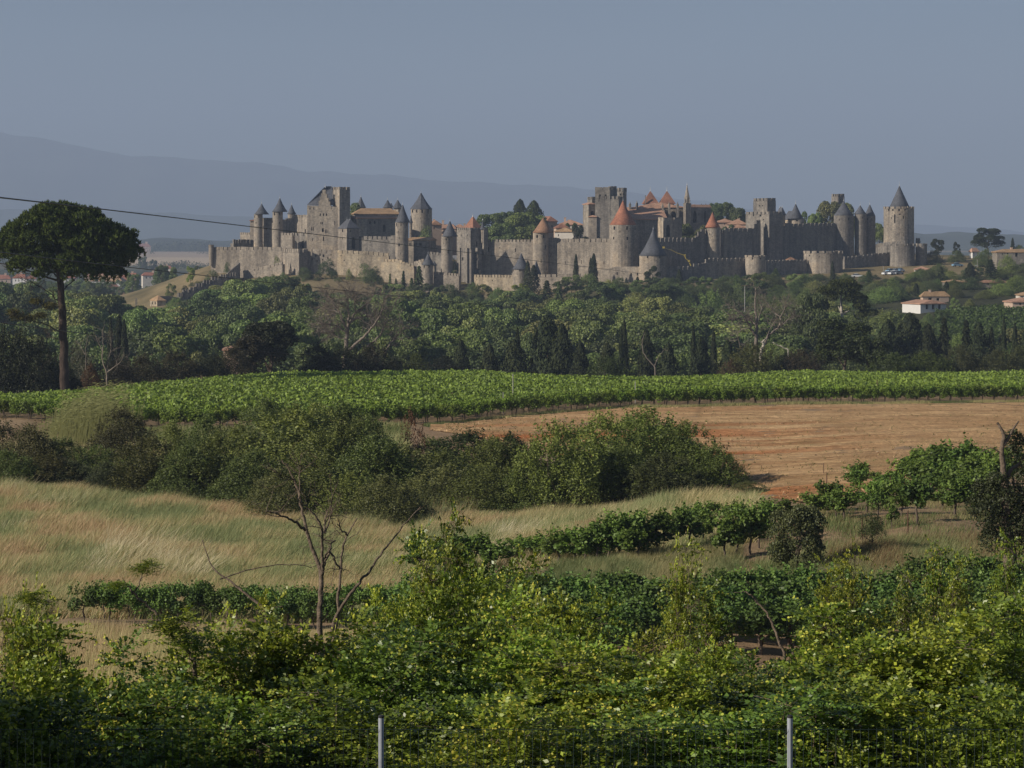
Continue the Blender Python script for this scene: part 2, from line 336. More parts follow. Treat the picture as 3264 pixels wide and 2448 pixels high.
def build_ground():
    ys = np.concatenate([np.linspace(-60, 4, 14), np.exp(np.linspace(math.log(6), math.log(16500), 430))])
    us = np.concatenate([np.linspace(-1.2, -0.27, 28)[:-1], np.linspace(-0.27, 0.27, 260), np.linspace(0.27, 1.2, 28)[1:]])
    U, Yg = np.meshgrid(us, ys); X = U*(np.maximum(Yg, 0)+18); Z = zt(X, Yg)
    px = PCX+X/np.maximum(Yg, 5)*FPX
    Z += (fbm(X/2.5, Yg/2.5, 2)-0.5)*np.clip(Yg/120, 0.15, 0.5)*(Yg < 1500)
    Z = np.where(Yg < 5, 27.9+0*Z, Z)
    mb = MB(); mb.add(np.stack([X, Yg, Z], -1).reshape(-1, 3), grid_F(len(ys), len(us)), smooth=True)
    col = ground_color(px.ravel(), Yg.ravel(), X.ravel())
    m, nt, nd, lk, bs = mat_new('ground_soil'); at = nd.new('ShaderNodeAttribute'); at.attribute_name = 'base_col'
    f = noise_n(nt, 1.3, 8, geo_pos(nt), 0.75); f2 = noise_n(nt, 0.05, 5, geo_pos(nt))
    c = mix_n(nt, 1.0, at.outputs['Color'], ramp_n(nt, f, [(0.25, (0.5, 0.5, 0.5)), (0.75, (1.4, 1.4, 1.4))]), 'MULTIPLY')
    c = mix_n(nt, 1.0, c, ramp_n(nt, f2, [(0.3, (0.75, 0.78, 0.75)), (0.7, (1.2, 1.18, 1.2))]), 'MULTIPLY')
    lk.new(c, bs.inputs['Base Color']); bs.inputs['Roughness'].default_value = 0.95; bs.inputs['Specular IOR Level'].default_value = 0.1
    bump_n(nt, bs, f, 0.7, 0.15)
    tag(mb.obj('ground', m, vcol=col), kind='structure')
build_ground()
def ridge(name, Yc, prof, depth, base, seed, col, rough):
    """a range of hills: profile in photo pixels along its crest, real slopes in front and behind"""
    ppx = np.array([p[0] for p in prof], float); ppy = np.array([p[1] for p in prof], float)
    us = np.linspace(-1700, 5000, 300); ts = np.linspace(-1, 1, 40); U, T = np.meshgrid(us, ts)
    crest = WZ(np.interp(us, ppx, ppy), Yc)+(fbm(us/140, us*0, seed)-0.5)*rough
    Y = Yc+T*depth; X = (U-PCX)/FPX*Yc*(1+0.25*T*depth/Yc)
    sh = np.cos(np.clip(T, -1, 1)*math.pi/2)**1.3
    Z = base+(crest[None]-base)*sh*(1-(1-np.abs(T)**0.5*0+0)*0)
    Z += (fbm(X/500, Y/500, seed+3, 4)-0.5)*0.35*np.abs(crest[None]-base)*np.sin(np.clip(np.abs(T), 0, 1)*math.pi)
    mb = MB(); mb.add(np.stack([X, Y, Z], -1).reshape(-1, 3), grid_F(len(ts), len(us)), smooth=True)
    tag(mb.obj(name, simple_mat(name+'_cover', col, 0.95, 0.5, 0.0035), kind='structure'), kind='structure')
ridge('mountain', 16500, [(-1700,380),(-400,395),(0,418),(200,455),(420,498),(550,500),(800,520),(1000,545),(1150,553),(1400,568),(1560,590),(1900,615),(2300,650),(2700,700),(3264,735),(5000,750)], 1900, -20, 1, (0.05, 0.06, 0.035), 60)
ridge('mountain', 11000, [(-1700,640),(-300,660),(200,672),(500,676),(800,690),(1100,700),(1500,715),(2000,735),(3000,758),(5000,760)], 900, -15, 21, (0.05, 0.065, 0.035), 25)
ridge('hill', 5600, [(-1700,762),(2300,762),(2750,735),(2950,742),(3030,738),(3150,750),(3230,745),(3300,752),(3800,745),(5000,740)], 500, -15, 41, (0.04, 0.05, 0.025), 16)
# ---------------------------------------------------------------- the fortress
def ubox():
    mb = MB(); mb.add(*box_VF(-0.5, 0.5, -0.5, 0.5, 0, 1)); return mb
UNIT = {k: ubox().mesh('block_'+k, M[k]) for k in ('stone', 'stone_grey_dimmed', 'stone_pale', 'dark', 'plaster', 'terracotta', 'glass', 'plaster_pink', 'wood_post')}
def cage_VF(w, h, arch):
    pts = [(-w/2, 0), (w/2, 0), (w/2, h*(0.7 if arch else 1))]
    if arch: pts += [(w*0.3, h*0.9), (0, h), (-w*0.3, h*0.9)]
    pts.append((-w/2, h*(0.7 if arch else 1))); return pts
def make_body(name, mb, mat, parent, root, wins=(), wname='window', depth=0.6):
    me = mb.mesh(name, mat)
    bm = bmesh.new(); bm.from_mesh(me); bmesh.ops.recalc_face_normals(bm, faces=bm.faces); bm.to_mesh(me)
    hits = []
    if wins:
        bvh = BVHTree.FromBMesh(bm); cu = MB(); o = Vector((0, 0, CAMZ))
        for w in wins:
            px, py, wp, hp = w[:4]; arch = len(w) > 4 and w[4]
            d = PT(px, py, 1000)-o; loc, nor, idx, dist = bvh.ray_cast(o, d.normalized(), 5000)
            if loc is None: continue
            nor = Vector((nor.x, nor.y, 0)).normalized(); ax = Vector((-nor.y, nor.x, 0))
            if loc.y < 1: continue
            s = loc.y/FPX; ww = wp*s/max(0.35, abs(ax.x)); hh = hp*s; b = loc-Vector((0, 0, hh/2))
            pts = cage_VF(ww, hh, arch); V = []
            for q in (0.4, -depth): V += [tuple(b+ax*u+nor*q+Vector((0, 0, v))) for u, v in pts]
            n = len(pts); F = [tuple(range(n)), tuple(range(n, 2*n))[::-1]]+[(i, n+i, n+(i+1) % n, (i+1) % n) for i in range(n)]
            cu.add(V, F); hits.append((b, ax, nor, ww, hh))
    bm.free()
    if hits:
        cme = cu.mesh('cut'); bm = bmesh.new(); bm.from_mesh(cme); bmesh.ops.recalc_face_normals(bm, faces=bm.faces); bm.to_mesh(cme); bm.free()
        a = bpy.data.objects.new('tmp_a', me); c = bpy.data.objects.new('tmp_c', cme); COL.objects.link(a); COL.objects.link(c)
        md = a.modifiers.new('cut', 'BOOLEAN'); md.operation = 'DIFFERENCE'; md.object = c; md.solver = 'EXACT'
        dg = bpy.context.evaluated_depsgraph_get(); me2 = bpy.data.meshes.new_from_object(a.evaluated_get(dg))
        bpy.data.objects.remove(a); bpy.data.objects.remove(c)
        if len(me2.polygons) > 4: me = me2; me.name = name
        if not me.materials: me.materials.append(mat)
    me.transform(Matrix.Translation(-Vector(root)))
    ob = bpy.data.objects.new(name, me); COL.objects.link(ob); ob.parent = parent
    for b, ax, nor, ww, hh in hits:
        link(wname, UNIT['dark'], parent, (b-nor*(depth-0.06))-Vector(root)-Vector((0, 0, 0.02*hh)), math.atan2(ax.y, ax.x), (ww*1.02, 0.09, hh*1.04))
    return ob
def ccw(poly):
    a = sum(poly[i-1][0]*poly[i][1]-poly[i][0]*poly[i-1][1] for i in range(len(poly)))
    return poly if a > 0 else poly[::-1]
def finial(parent, root, x, y, z, h, r=0.22):
    r *= 0.7; h *= 0.85
    mb = MB(); mb.add(*lathe_VF([(r*1.6, z-0.3), (r*1.3, z+h*0.18), (r*0.5, z+h*0.25), (r*0.75, z+h*0.45), (r*0.35, z+h*0.5), (r*0.2, z+h*0.97), (0, z+h)], 6, (x, y)))
    mb.obj('finial', M['lead'], parent, root)
def merlons_line(parent, root, p0, p1, z0, z1, w, gap, h, th=0.55, mat='stone', off=0.0):
    """separate merlons standing on a wall top that runs from p0 to p1"""
    p0 = Vector(p0); p1 = Vector(p1); L = (p1-p0).length; n = max(1, int(round((L+gap)/(w+gap)))); ww = (L-(n-1)*gap)/n
    d = (p1-p0)/L; a = math.atan2(d.y, d.x)
    for i in range(n):
        s = (i*(ww+gap)+ww/2)/L; q = p0+d*(s*L); z = z0+(z1-z0)*s
        link('merlon', UNIT[mat], parent, Vector((q.x, q.y, z-0.05))-Vector(root), a, (ww, th, h*random.uniform(0.93, 1.05)))
def merlons_ring(parent, root, c, r, z, h, n, frac=0.68, th=0.55, mat='stone'):
    for i in range(n):
        a = 2*math.pi*(i+0.5)/n
        if math.sin(a) > 0.8: continue
        link('merlon', UNIT[mat], parent, Vector((c[0]+(r-th/2)*math.cos(a), c[1]+(r-th/2)*math.sin(a), z-0.05))-Vector(root), a+math.pi/2, (2*math.pi*r/n*frac, th, h))
def round_tower(label, pl, pr, Y, py_top, py_base, roof=None, wins=(), mat='stone', nm=0, mh=1.2, batter=0.05, name='round_tower', k=28, flare=0.0, fin=9, cat='tower', eave_wins=0):
    s = Y/FPX; r = (pr-pl)/2*s; cx = WX((pl+pr)/2, Y); cy = Y+r; zt_ = WZ(py_top, Y); zb = WZ(py_base, Y)-4
    root = Vector((cx, cy, min(zb+4, zt_-2))); e = empty(name, root, label, cat, 'towers of the fortress')
    mb = MB(); H = zt_-zb
    prof = [(r*(1+batter+flare), zb), (r*(1+batter*0.6+flare*0.3), zb+H*0.25), (r, zb+H*0.5), (r, zt_-0.001)]
    mb.add(*lathe_VF(prof, k, (cx, cy)))
    ws = list(wins)
    if eave_wins:
        for i in range(eave_wins):
            a = -math.pi+math.pi*(i+0.6)/(eave_wins+0.2); q = Vector((cx+r*math.cos(a), cy+r*math.sin(a), 0))
            ws.append((PCX+q.x/q.y*FPX, py_top+9, 3.2, 8))
    make_body('tower_body', mb, M[mat], e, root, ws)
    if nm: merlons_ring(e, root, (cx, cy), r*1.01, zt_, mh, nm, mat=mat)
    if roof:
        pa, pya, rm, pel, per = roof[:5]; rr = (per-pel)/2*s; za = WZ(pya, Y); ox = WX((pel+per)/2, Y)-cx
        h = za-zt_; cvx = roof[5] if len(roof) > 5 else 0.04; kk = roof[6] if len(roof) > 6 else k
        mb = MB(); mb.add(*lathe_VF([(rr*0.97, zt_-0.05), (rr, zt_+0.12), (rr*(0.7-cvx), zt_+h*0.28), (rr*(0.36-cvx), zt_+h*0.62), (rr*0.03, zt_+h*0.985), (0, za)], kk, (cx+ox, cy)), smooth=(kk > 12))
        mb.obj('roof', M[rm], e, root)
        if fin: finial(e, root, cx+ox, cy, za-0.3, fin*s*1.25, 0.16)
    return e, root
def face_box(pl, pr, Y, th, depth):
    """plan of a box whose front runs from column pl (at distance Y) to column pr, turned by th degrees"""
    a = math.radians(th); d = Vector((math.cos(a), math.sin(a))); A = Vector((WX(pl, Y), Y)); k = (pr-PCX)/FPX
    t = (k*A.y-A.x)/(d.x-k*d.y); B = A+d*t; n = Vector((-d.y, d.x))
    return [A, B, B+n*depth, A+n*depth]
def corner_box(pl, pc, pr, Y, th=30):
    """plan of a box seen on its corner pc: left face to column pl, right face to column pr"""
    a = math.radians(th); C = Vector((WX(pc, Y), Y)); dR = Vector((math.cos(a), math.sin(a))); dL = Vector((-math.sin(a), math.cos(a)))
    out = []
    for d, p in ((dL, pl), (dR, pr)):
        k = (p-PCX)/FPX; t = (k*C.y-C.x)/(d.x-k*d.y); out.append(d*t)
    return [C, C+out[1], C+out[1]+out[0], C+out[0]]
def hip_roof(plan, z0, z1, over=0.4, ridge=0.3, thick=0.25):
    c = sum((Vector(p) for p in plan), Vector((0, 0)))/4
    P = [c+(Vector(p)-c)*(1+over/max(1, (Vector(p)-c).length)) for p in plan]
    L1 = (P[1]-P[0]).length; L2 = (P[3]-P[0]).length
    if L1 >= L2: m0 = (P[0]+P[3])/2; m1 = (P[1]+P[2])/2
    else: m0 = (P[0]+P[1])/2; m1 = (P[3]+P[2])/2
    r0 = c+(m0-c)*ridge; r1 = c+(m1-c)*ridge
    V = [(p.x, p.y, z0-thick) for p in P]+[(p.x, p.y, z0) for p in P]+[(r0.x, r0.y, z1), (r1.x, r1.y, z1)]
    if L1 >= L2: top = [(4, 5, 9, 8), (5, 6, 9), (6, 7, 8, 9), (7, 4, 8)]
    else: top = [(4, 5, 8), (5, 6, 9, 8), (6, 7, 9), (7, 4, 8, 9)]
    return V, top+[(3, 2, 1, 0)]+[(i, (i+1) % 4, 4+(i+1) % 4, 4+i) for i in range(4)], (r0, r1)
def merlons_box(e, root, plan, z, w, gap, h, th=0.5, mat='stone', sides=(0, 1, 3, 2)):
    c = sum((Vector(p) for p in plan), Vector((0, 0)))/4
    P = [c+(Vector(p)-c)*(1-th*0.72/max(1, (Vector(p)-c).length)) for p in plan]
    for i in sides:
        a = P[i].to_3d(); b = P[(i+1) % 4].to_3d(); merlons_line(e, root, a, b, z, z, w, gap, h, th, mat)
def block(label, plan, py_top, py_base, Y, wins=(), mat='stone', merl=None, roof=None, name='square_tower', cat='tower', group='towers of the fortress', sink=4, ridge=0.0, over=0.4, bodyname='tower_body', fin=0, depth=0.6):
    zt_ = WZ(py_top, Y); zb = WZ(py_base, Y)
    c = sum((Vector(p) for p in plan), Vector((0, 0)))/4; root = Vector((c.x, c.y, min(zb, zt_-1))); e = empty(name, root, label, cat, group)
    mb = MB(); mb.add(*prism_VF([tuple(p) for p in ccw(list(plan))], zb-sink, zt_)); make_body(bodyname, mb, M[mat], e, root, wins, depth=depth)
    if merl: merlons_box(e, root, plan, zt_, *merl, mat=mat)
    if roof:
        V, F, rr = hip_roof(plan, zt_+0.02, WZ(roof[0], Y), over, ridge); mb = MB(); mb.add(V, F); mb.obj('roof', M[roof[1]], e, root)
        if fin:
            for q in ({(round(rr[0].x, 1), round(rr[0].y, 1)): rr[0], (round(rr[1].x, 1), round(rr[1].y, 1)): rr[1]}).values():
                finial(e, root, q.x, q.y, WZ(roof[0], Y)-0.2, fin*Y/FPX*1.2, 0.14)
    return e, root
def wall(label, pts, py_base, mat='stone', th=1.6, merl=(1.55, 0.45, 1.25), wins=(), name='fortress_wall', step=False, cat='wall'):
    """crenellated wall through (column, distance, row of the merlon tops)"""
    P = [Vector((WX(p[0], p[1]), p[1])) for p in pts]; mh = merl[2] if merl else 0
    zt_ = [WZ(p[2], p[1])-mh for p in pts]
    pb = py_base if isinstance(py_base, (list, tuple)) else [py_base]*len(pts)
    zb = [WZ(b, p[1])-4 for b, p in zip(pb, pts)]
    root = Vector((P[0].x, P[0].y, zb[0]+4)); e = empty(name, root, label, cat, 'walls of the fortress'); e['kind'] = 'thing'
    for i in range(len(P)-1):
        d = (P[i+1]-P[i]).normalized(); n = Vector((-d.y, d.x))*th; a = 0.001*(i+1)
        poly = [P[i], P[i+1]+d*0.15, P[i+1]+d*0.15+n, P[i]+n]
        if step: z1 = [zt_[i]]*4
        else: z1 = [zt_[i], zt_[i+1], zt_[i+1], zt_[i]]
        one = MB(); one.add(*prism_VF([tuple(p) for p in poly], [zb[i], zb[i+1], zb[i+1], zb[i]], z1))
        px0, px1 = pts[i][0], pts[i+1][0]
        make_body('wall_body', one, M[mat], e, root, [w for w in wins if px0 <= w[0] < px1])
        if merl:
            nf = Vector((-d.y, d.x))*0.3; w, g, h = merl; zz = (zt_[i], zt_[i] if step else zt_[i+1])
            merlons_line(e, root, (P[i]+nf).to_3d(), (P[i+1]+nf).to_3d(), zz[0], zz[1], w, g, h, 0.6, mat)
    return e, root

# left end: outer wall with its end turret, the sloping barbican wall and the block that closes it
wall('long outer wall at the left end of the fortress above bare rock', [(672, 992, 787), (780, 985, 786), (880, 978, 787), (912, 976, 790)], [846, 862, 870, 872], 'stone', merl=(1.75, 0.35, 1.3))
round_tower('slim corner turret with corbelled top at the left tip of the fortress', 664, 680, 990, 787, 815, None, nm=8, mh=0.9, batter=-0.3, name='corner_turret')
wall('lower wall climbing right with loopholes below the left end', [(751, 975, 866), (800, 971, 857), (850, 967, 846), (899, 963, 832)], [912, 900, 895, 888], 'stone', merl=(1.6, 0.25, 1.2))
plan = corner_box(897, 953, 981, 962, 27); block('square crenellated bastion in front of the left end, lit face and shaded side', plan, 805, 885, 962, merl=(1.7, 0.4, 1.4), name='bastion', mat='stone')
wall('rough pitted retaining wall below the gabled keep', [(964, 968, 792), (1010, 966, 795), (1075, 964, 796)], [853, 856, 860], 'stone', merl=(1.7, 0.35, 1.3), wins=[(1006, 815, 5, 6), (1020, 812, 4, 8), (1031, 815, 6, 8), (1045, 822, 4, 5), (995, 826, 3, 6), (1012, 832, 3, 5), (1055, 812, 3, 6), (1028, 828, 4, 4)])
wall('pale stained outer wall right of the gabled keep', [(1075, 962, 796), (1160, 958, 800), (1238, 955, 806)], [856, 862, 868], 'stone_pale', merl=(1.75, 0.35, 1.3), wins=[(1087, 815, 3, 3), (1097, 830, 3, 4), (1143, 828, 2, 4)])
wall('dark stepped wall of the ramp running down to the valley on the left', [(752, 962, 868), (722, 955, 873), (700, 950, 880), (672, 945, 892), (646, 940, 902), (622, 934, 914), (602, 930, 922), (580, 925, 932), (565, 920, 945)], [905, 915, 922, 931, 938, 944, 952, 958, 962], 'stone_grey_dimmed', merl=(1.7, 0.55, 1.5), step=True, th=1.2)
plan = corner_box(478, 501, 529, 905, 25); block('small stone lodge with tan hipped roof at the foot of the ramp', plan, 958, 975, 905, roof=(943, 'tan_tile'), mat='stone_pale', name='lodge', cat='lodge', group='buildings of the fortress', wins=[(486, 966, 4, 9), (495, 966, 4, 9)], ridge=0.15)
wall('ruined low wall beside the lodge on the tan slope', [(505, 912, 944), (545, 916, 944), (575, 920, 950)], [958, 956, 958], 'stone_grey_dimmed', merl=None, th=0.9)
wall('shaded slanting stair wall above the ramp', [(729, 962, 868), (747, 967, 852), (765, 972, 837)], [890, 886, 882], 'stone_grey_dimmed', merl=None, th=0.5)
wall('dark parapet of the upper terrace left of the first round tower', [(745, 1006, 763), (775, 1012, 763), (808, 1016, 764)], 800, 'stone_grey_dimmed', merl=(1.3, 0.5, 1.6))
wall('short lit terrace wall behind the dark parapet', [(765, 1024, 740), (808, 1018, 741)], 780, 'stone', merl=(1.0, 0.35, 0.9))
block('tiny lean-to with red tiled roof beside the first round tower', face_box(797, 812, 1016, -15, 6), 702, 750, 1016, wins=[(802, 708, 2, 5), (806, 708, 2, 5)], roof=(699, 'terracotta'), name='lean_to', cat='building', group='buildings of the fortress')
SL = 'slate'
round_tower('leftmost round tower with steep slate cone', 808, 836, 1001, 683, 790, (828, 648, SL, 809, 856), wins=[(812, 690, 3, 8), (825, 690, 3, 8), (816, 710, 3, 6)], flare=0.08, fin=13)
wall('narrow wall between the two leftmost round towers', [(834, 1006, 694), (870, 1003, 694)], 800, 'stone', merl=(1.2, 0.4, 1.1), wins=[(840, 725, 2, 12), (858, 725, 2, 12)])
round_tower('second round tower from the left, slate cone taller than its neighbour', 867, 900, 999, 675, 800, (889, 630, SL, 866, 915), wins=[(875, 682, 4, 10), (891, 682, 4, 10), (869, 706, 2, 7), (892, 710, 3, 6), (885, 760, 2, 6)], fin=13)
round_tower('small slate cone peeping behind the second round tower', 916, 940, 1018, 682, 745, (924, 650, SL, 914, 943), fin=9)
wall('dark cross wall with stepped battlements beside the second tower', [(898, 1004, 699), (914, 1010, 695), (930, 1016, 689), (942, 1020, 688)], 745, 'stone_grey_dimmed', merl=(1.0, 0.4, 1.1), step=True)
wall('high lit wall joining the gabled keep from the left', [(941, 1004, 684), (979, 992, 684)], 800, 'stone', merl=(1.2, 0.45, 1.2), wins=[(973, 737, 4, 13)])
wall('low forecourt wall in front of the second round tower', [(895, 993, 741), (931, 990, 742)], 800, 'stone', merl=(1.2, 0.4, 1.0))
wall('shaded arcade with two tall pointed arches left of the keep', [(930, 999, 741), (957, 996, 742), (980, 993, 742)], 800, 'stone_grey_dimmed', merl=(1.5, 0.6, 1.2), wins=[(940, 781, 17, 28, 1), (967, 781, 21, 28, 1)])
# the keep with its stepped gable
def keep():
    Y = 985; pl, pr = 979, 1080; th = -12; plan = face_box(pl, pr, Y, th, 16)
    root = Vector((plan[0].x+6, plan[0].y+6, WZ(795, Y))); e = empty('gabled_keep', root, 'tall castle keep with stepped gable and steep slate roof', 'keep', 'buildings of the fortress')
    def at(px): a = face_box(pl, px, Y, th, 1)[1]; return a
    steps = [(979, 654), (1016, 654), (1016, 640), (1020, 640), (1020, 628), (1024, 628), (1024, 616), (1028, 616), (1028, 605), (1038, 605), (1038, 618), (1042, 618), (1042, 631), (1047, 631), (1047, 643), (1052, 643), (1052, 656), (1056, 656), (1056, 667), (1080, 667)]
    d = Vector((math.cos(math.radians(th)), math.sin(math.radians(th)))); n = Vector((-d.y, d.x))
    # body prism up to row 667 / 654, gable slab 1.2 m thick in front
    mb = MB(); A, B = at(979), at(1080); z0 = WZ(800, Y)-4
    mb.add(*prism_VF([tuple(q) for q in (A, B, B+n*16, A+n*16)], z0, [WZ(654, Y), WZ(660, Y), WZ(660, Y), WZ(654, Y)]))
    make_body('keep_body', mb, M['stone'], e, root, [(988, 665, 3, 6), (1000, 665, 3, 6), (1021, 684, 4, 9, 1), (1031, 684, 4, 9, 1), (1041, 684, 4, 9, 1), (1023, 711, 3, 8), (1028, 711, 3, 8), (993, 729, 3, 12, 1), (998, 729, 3, 12, 1), (1029, 733, 6, 14, 1), (1037, 737, 3, 13, 1), (1042, 737, 3, 13, 1), (996, 764, 2, 10), (1031, 761, 4, 14), (1067, 711, 2, 14)])
    top = []
    for px, py in [(1014, 672)]+steps[1:-1]+[(1060, 672)]:
        q = at(px)-n*0.12; top.append((q.x, q.y, WZ(py, Y)))
    m = len(top); back = [(x+n.x*1.2, y+n.y*1.2, z) for x, y, z in top]; mb = MB()
    mb.add(top+back, [tuple(range(m))[::-1], tuple(range(m, 2*m))]+[(i, (i+1) % m, m+(i+1) % m, m+i) for i in range(m)])
    make_body('stepped_gable', mb, M['stone'], e, root)
    zr, ze = WZ(593, Y), WZ(653, Y); E0, E1 = at(977), at(1062); r0, r1 = at(1023)+n*6, at(1040)+n*8
    P = [E0+n*0.6, E1+n*1.4, E1+n*16.3, E0+n*16.3]
    V = [(p.x, p.y, ze) for p in P]+[(r0.x, r0.y, zr), (r1.x, r1.y, zr)]
    mb = MB(); mb.add(V, [(3, 2, 1, 0), (0, 1, 5, 4), (1, 2, 5), (2, 3, 4, 5), (3, 0, 4)]); mb.obj('roof', M['slate'], e, root)
    finial(e, root, r0.x, r0.y, zr-0.3, 1.7); finial(e, root, r1.x, r1.y, zr-0.3, 1.0)
keep()
block('tall square watchtower with battlements right of the gabled keep', corner_box(1061, 1082, 1116, 981, 28), 604, 760, 981, merl=(1.0, 0.5, 1.1), wins=[(1069, 661, 3, 12, 1), (1073, 661, 3, 12, 1), (1097, 662, 2, 5)], name='watchtower')
block('small square tower with slate hipped roof below the watchtower', corner_box(1079, 1105.5, 1143, 966, 28), 727, 797, 966, roof=(699, SL), wins=[(1092, 735, 4, 9), (1118, 736, 3, 7), (1092, 760, 2, 7), (1127, 774, 11, 38, 1)], ridge=0.35, fin=9)
block('big shaded hall under a low terracotta roof in the middle of the castle', corner_box(1100, 1139, 1268, 984, 24), 695, 770, 984, roof=(687, 'terracotta_old'), wins=[(1148, 707, 3, 8), (1180, 710, 6, 9), (1195, 709, 6, 9), (1225, 727, 9, 24, 1)], name='great_hall', cat='hall', group='buildings of the fortress', ridge=0.9, over=0.7)
block('upper hall with broad orange-tan tiled roof behind the shaded hall', corner_box(1122, 1132, 1274, 1002, 8), 681, 705, 1002, roof=(663, 'tan_tile'), name='upper_hall', cat='hall', group='buildings of the fortress', ridge=0.62, over=0.8)
round_tower('pointed slate spire alone behind the watchtower', 1135, 1164, 1030, 662, 700, (1147, 625, SL, 1133, 1166, 0.02, 8), fin=9, name='spire_tower', k=8)
round_tower('left one of the paired slate spires behind the tiled hall', 1222, 1248, 1040, 662, 700, (1236, 635, SL, 1219, 1251, 0.02, 8), fin=10, name='spire_tower', k=8)
round_tower('tiny slate spire squeezed between the paired spires', 1240, 1252, 1050, 662, 700, (1246, 645, SL, 1236, 1256, 0.02, 8), fin=7, name='spire_tower', k=8)
round_tower('right one of the paired slate spires behind the tiled hall', 1255, 1284, 1036, 664, 700, (1268, 635, SL, 1248, 1286, 0.02, 8), fin=10, name='spire_tower', k=8)
wall('crenellated inner wall in front of the shaded hall', [(1144, 969, 752), (1246, 963, 753), (1264, 962, 748)], 800, 'stone_grey_dimmed', merl=(1.6, 0.5, 1.3), wins=[(1240, 770, 2, 5), (1180, 772, 2, 5)])
round_tower('tall round tower with steep slate cone beside the crenellated inner wall', 1259, 1301, 955, 709, 836, (1287, 650, SL, 1259, 1306, 0.0), wins=[(1264, 716, 3, 9), (1278, 716, 3, 9), (1297, 716, 3, 9), (1269, 740, 2.5, 7), (1273, 759, 2, 5), (1272, 780, 5, 11, 1), (1277, 808, 2, 6)], fin=10)
round_tower('thin stair turret with slate tip hugging the tall round tower', 1304.5, 1314, 966, 711, 760, (1309, 682, SL, 1303, 1316), k=10, fin=6, name='stair_turret')
round_tower('big round tower under a broad eight-sided slate roof', 1308, 1376, 1002, 667, 765, (1347, 613, SL, 1305, 1377, 0.03, 8), wins=[(1315, 673, 4, 10), (1328, 673, 4, 10), (1346, 674, 5, 10), (1365, 673, 4, 10), (1340, 695, 2, 4)], fin=10, batter=0.12)
block('long low stone range with tan roof and paired windows', corner_box(1298, 1367, 1390, 960, 70), 765, 800, 962, roof=(756, 'tan_tile'), wins=[(1306, 779, 3, 9), (1310, 779, 3, 9), (1322, 779, 3, 9), (1326, 779, 3, 9), (1338, 779, 3, 9), (1342, 779, 3, 9), (1355, 793, 2, 4), (1360, 793, 2, 4)], name='stone_range', cat='building', group='buildings of the fortress', ridge=0.95, over=0.6, sink=16)
wall('lower terrace wall stepping down beside the tall round tower', [(1215, 950, 826), (1268, 946, 826), (1282, 945, 833), (1300, 944, 838), (1318, 943, 846)], 898, 'stone_pale', merl=(1.3, 0.3, 1.0))
wall('curving lower wall rising towards the slate-capped turret', [(1296, 948, 846), (1325, 944, 832), (1350, 941, 824)], 890, 'stone', merl=(1.3, 0.3, 1.0), wins=[(1330, 840, 2, 8), (1345, 838, 2, 8)])
wall('plain inner wall between the stone range and the slate tower', [(1360, 960, 800), (1408, 956, 806)], 870, 'stone_grey_dimmed', merl=(1.2, 0.4, 1.0))
round_tower('small outer tower on a tapered base with slate cone', 1346, 1380, 932, 845, 934, (1366, 806, SL, 1344, 1384, 0.0), wins=[(1352, 850, 4, 7), (1368, 850, 4, 8), (1375, 888, 2, 8)], flare=-0.14, fin=8)
round_tower('bartizan with slate half cone on the small outer tower', 1377, 1391, 938, 846, 862, (1384, 832, SL, 1374, 1394), batter=-0.3, k=14, fin=0, name='bartizan')
round_tower('round tower with dark slate cone left of the red-roofed gate', 1406, 1442, 943, 754, 872, (1438, 703, SL, 1408, 1459, 0.0), wins=[(1422, 763, 4, 7), (1429, 802, 4, 10, 1), (1414, 775, 2, 3), (1432, 772, 2, 3)], flare=0.02, fin=10)
wall('low outer wall left of the red-roofed gate', [(1382, 936, 866), (1420, 934, 868), (1462, 932, 872)], 932, 'stone', merl=(0.8, 0.35, 1.0), wins=[(1387, 885, 4, 3), (1435, 890, 2, 3)])
# gate tower with the red pyramid roof
def gate():
    Y = 953; e, root = block('buttressed gate tower with red pyramid roof', corner_box(1456, 1500, 1534, Y, 33), 733, 925, Y, mat='stone_grey_dimmed', merl=(1.1, 0.35, 0.9), wins=[(1470, 750, 2, 6), (1490, 750, 2, 6), (1520, 778, 4, 16), (1523, 824, 3, 10, 1), (1475, 825, 4, 10)], name='gate_tower', cat='gate tower')
    plan = corner_box(1480, 1508, 1534, Y+3, 33); V, F, rr = hip_roof(plan, WZ(730, Y), WZ(688, Y), 0.6, 0.02); mb = MB(); mb.add(V, F); mb.obj('roof', M['terracotta'], e, root)
    finial(e, root, rr[0].x, rr[0].y, WZ(689, Y), 1.6)
    for pl, pc, pr, pt in ((1462, 1466, 1470, 790), (1484, 1489, 1494, 790), (1496, 1502, 1508, 795)):
        q = corner_box(pl, pc, pr, Y+0.9 if pc < 1480 else Y-0.3 if pc < 1500 else Y-1.2, 33); z = WZ(pt, Y); mb = MB()
        mb.add(*prism_VF([tuple(p) for p in ccw(list(q))], WZ(930, Y)-4, [z+0.02*i for i in range(4)])); mb.obj('buttress', M['stone_grey_dimmed'], e, root)
    mb = MB(); q = corner_box(1512, 1522, 1536, Y-0.5, 33); mb.add(*prism_VF([tuple(p) for p in ccw(list(q))], WZ(925, Y)-4, WZ(790, Y)))
    make_body('gate_porch', mb, M['stone_grey_dimmed'], e, root, [(1523, 864, 14, 17, 1), (1523, 825, 3, 10, 1)], depth=2.5)
gate()
block('square stair turret with needle-thin slate spire beside the gate tower', corner_box(1530, 1542, 1556, 954, 30), 733, 780, 954, mat='stone_grey_dimmed', merl=(1.0, 0.35, 0.8), name='stair_turret')
round_tower('needle-thin slate spire on the gate tower turret', 1533, 1543, 954.5, 731, 740, (1538, 697, SL, 1530, 1547, 0.12), k=8, fin=4, name='needle_spire')
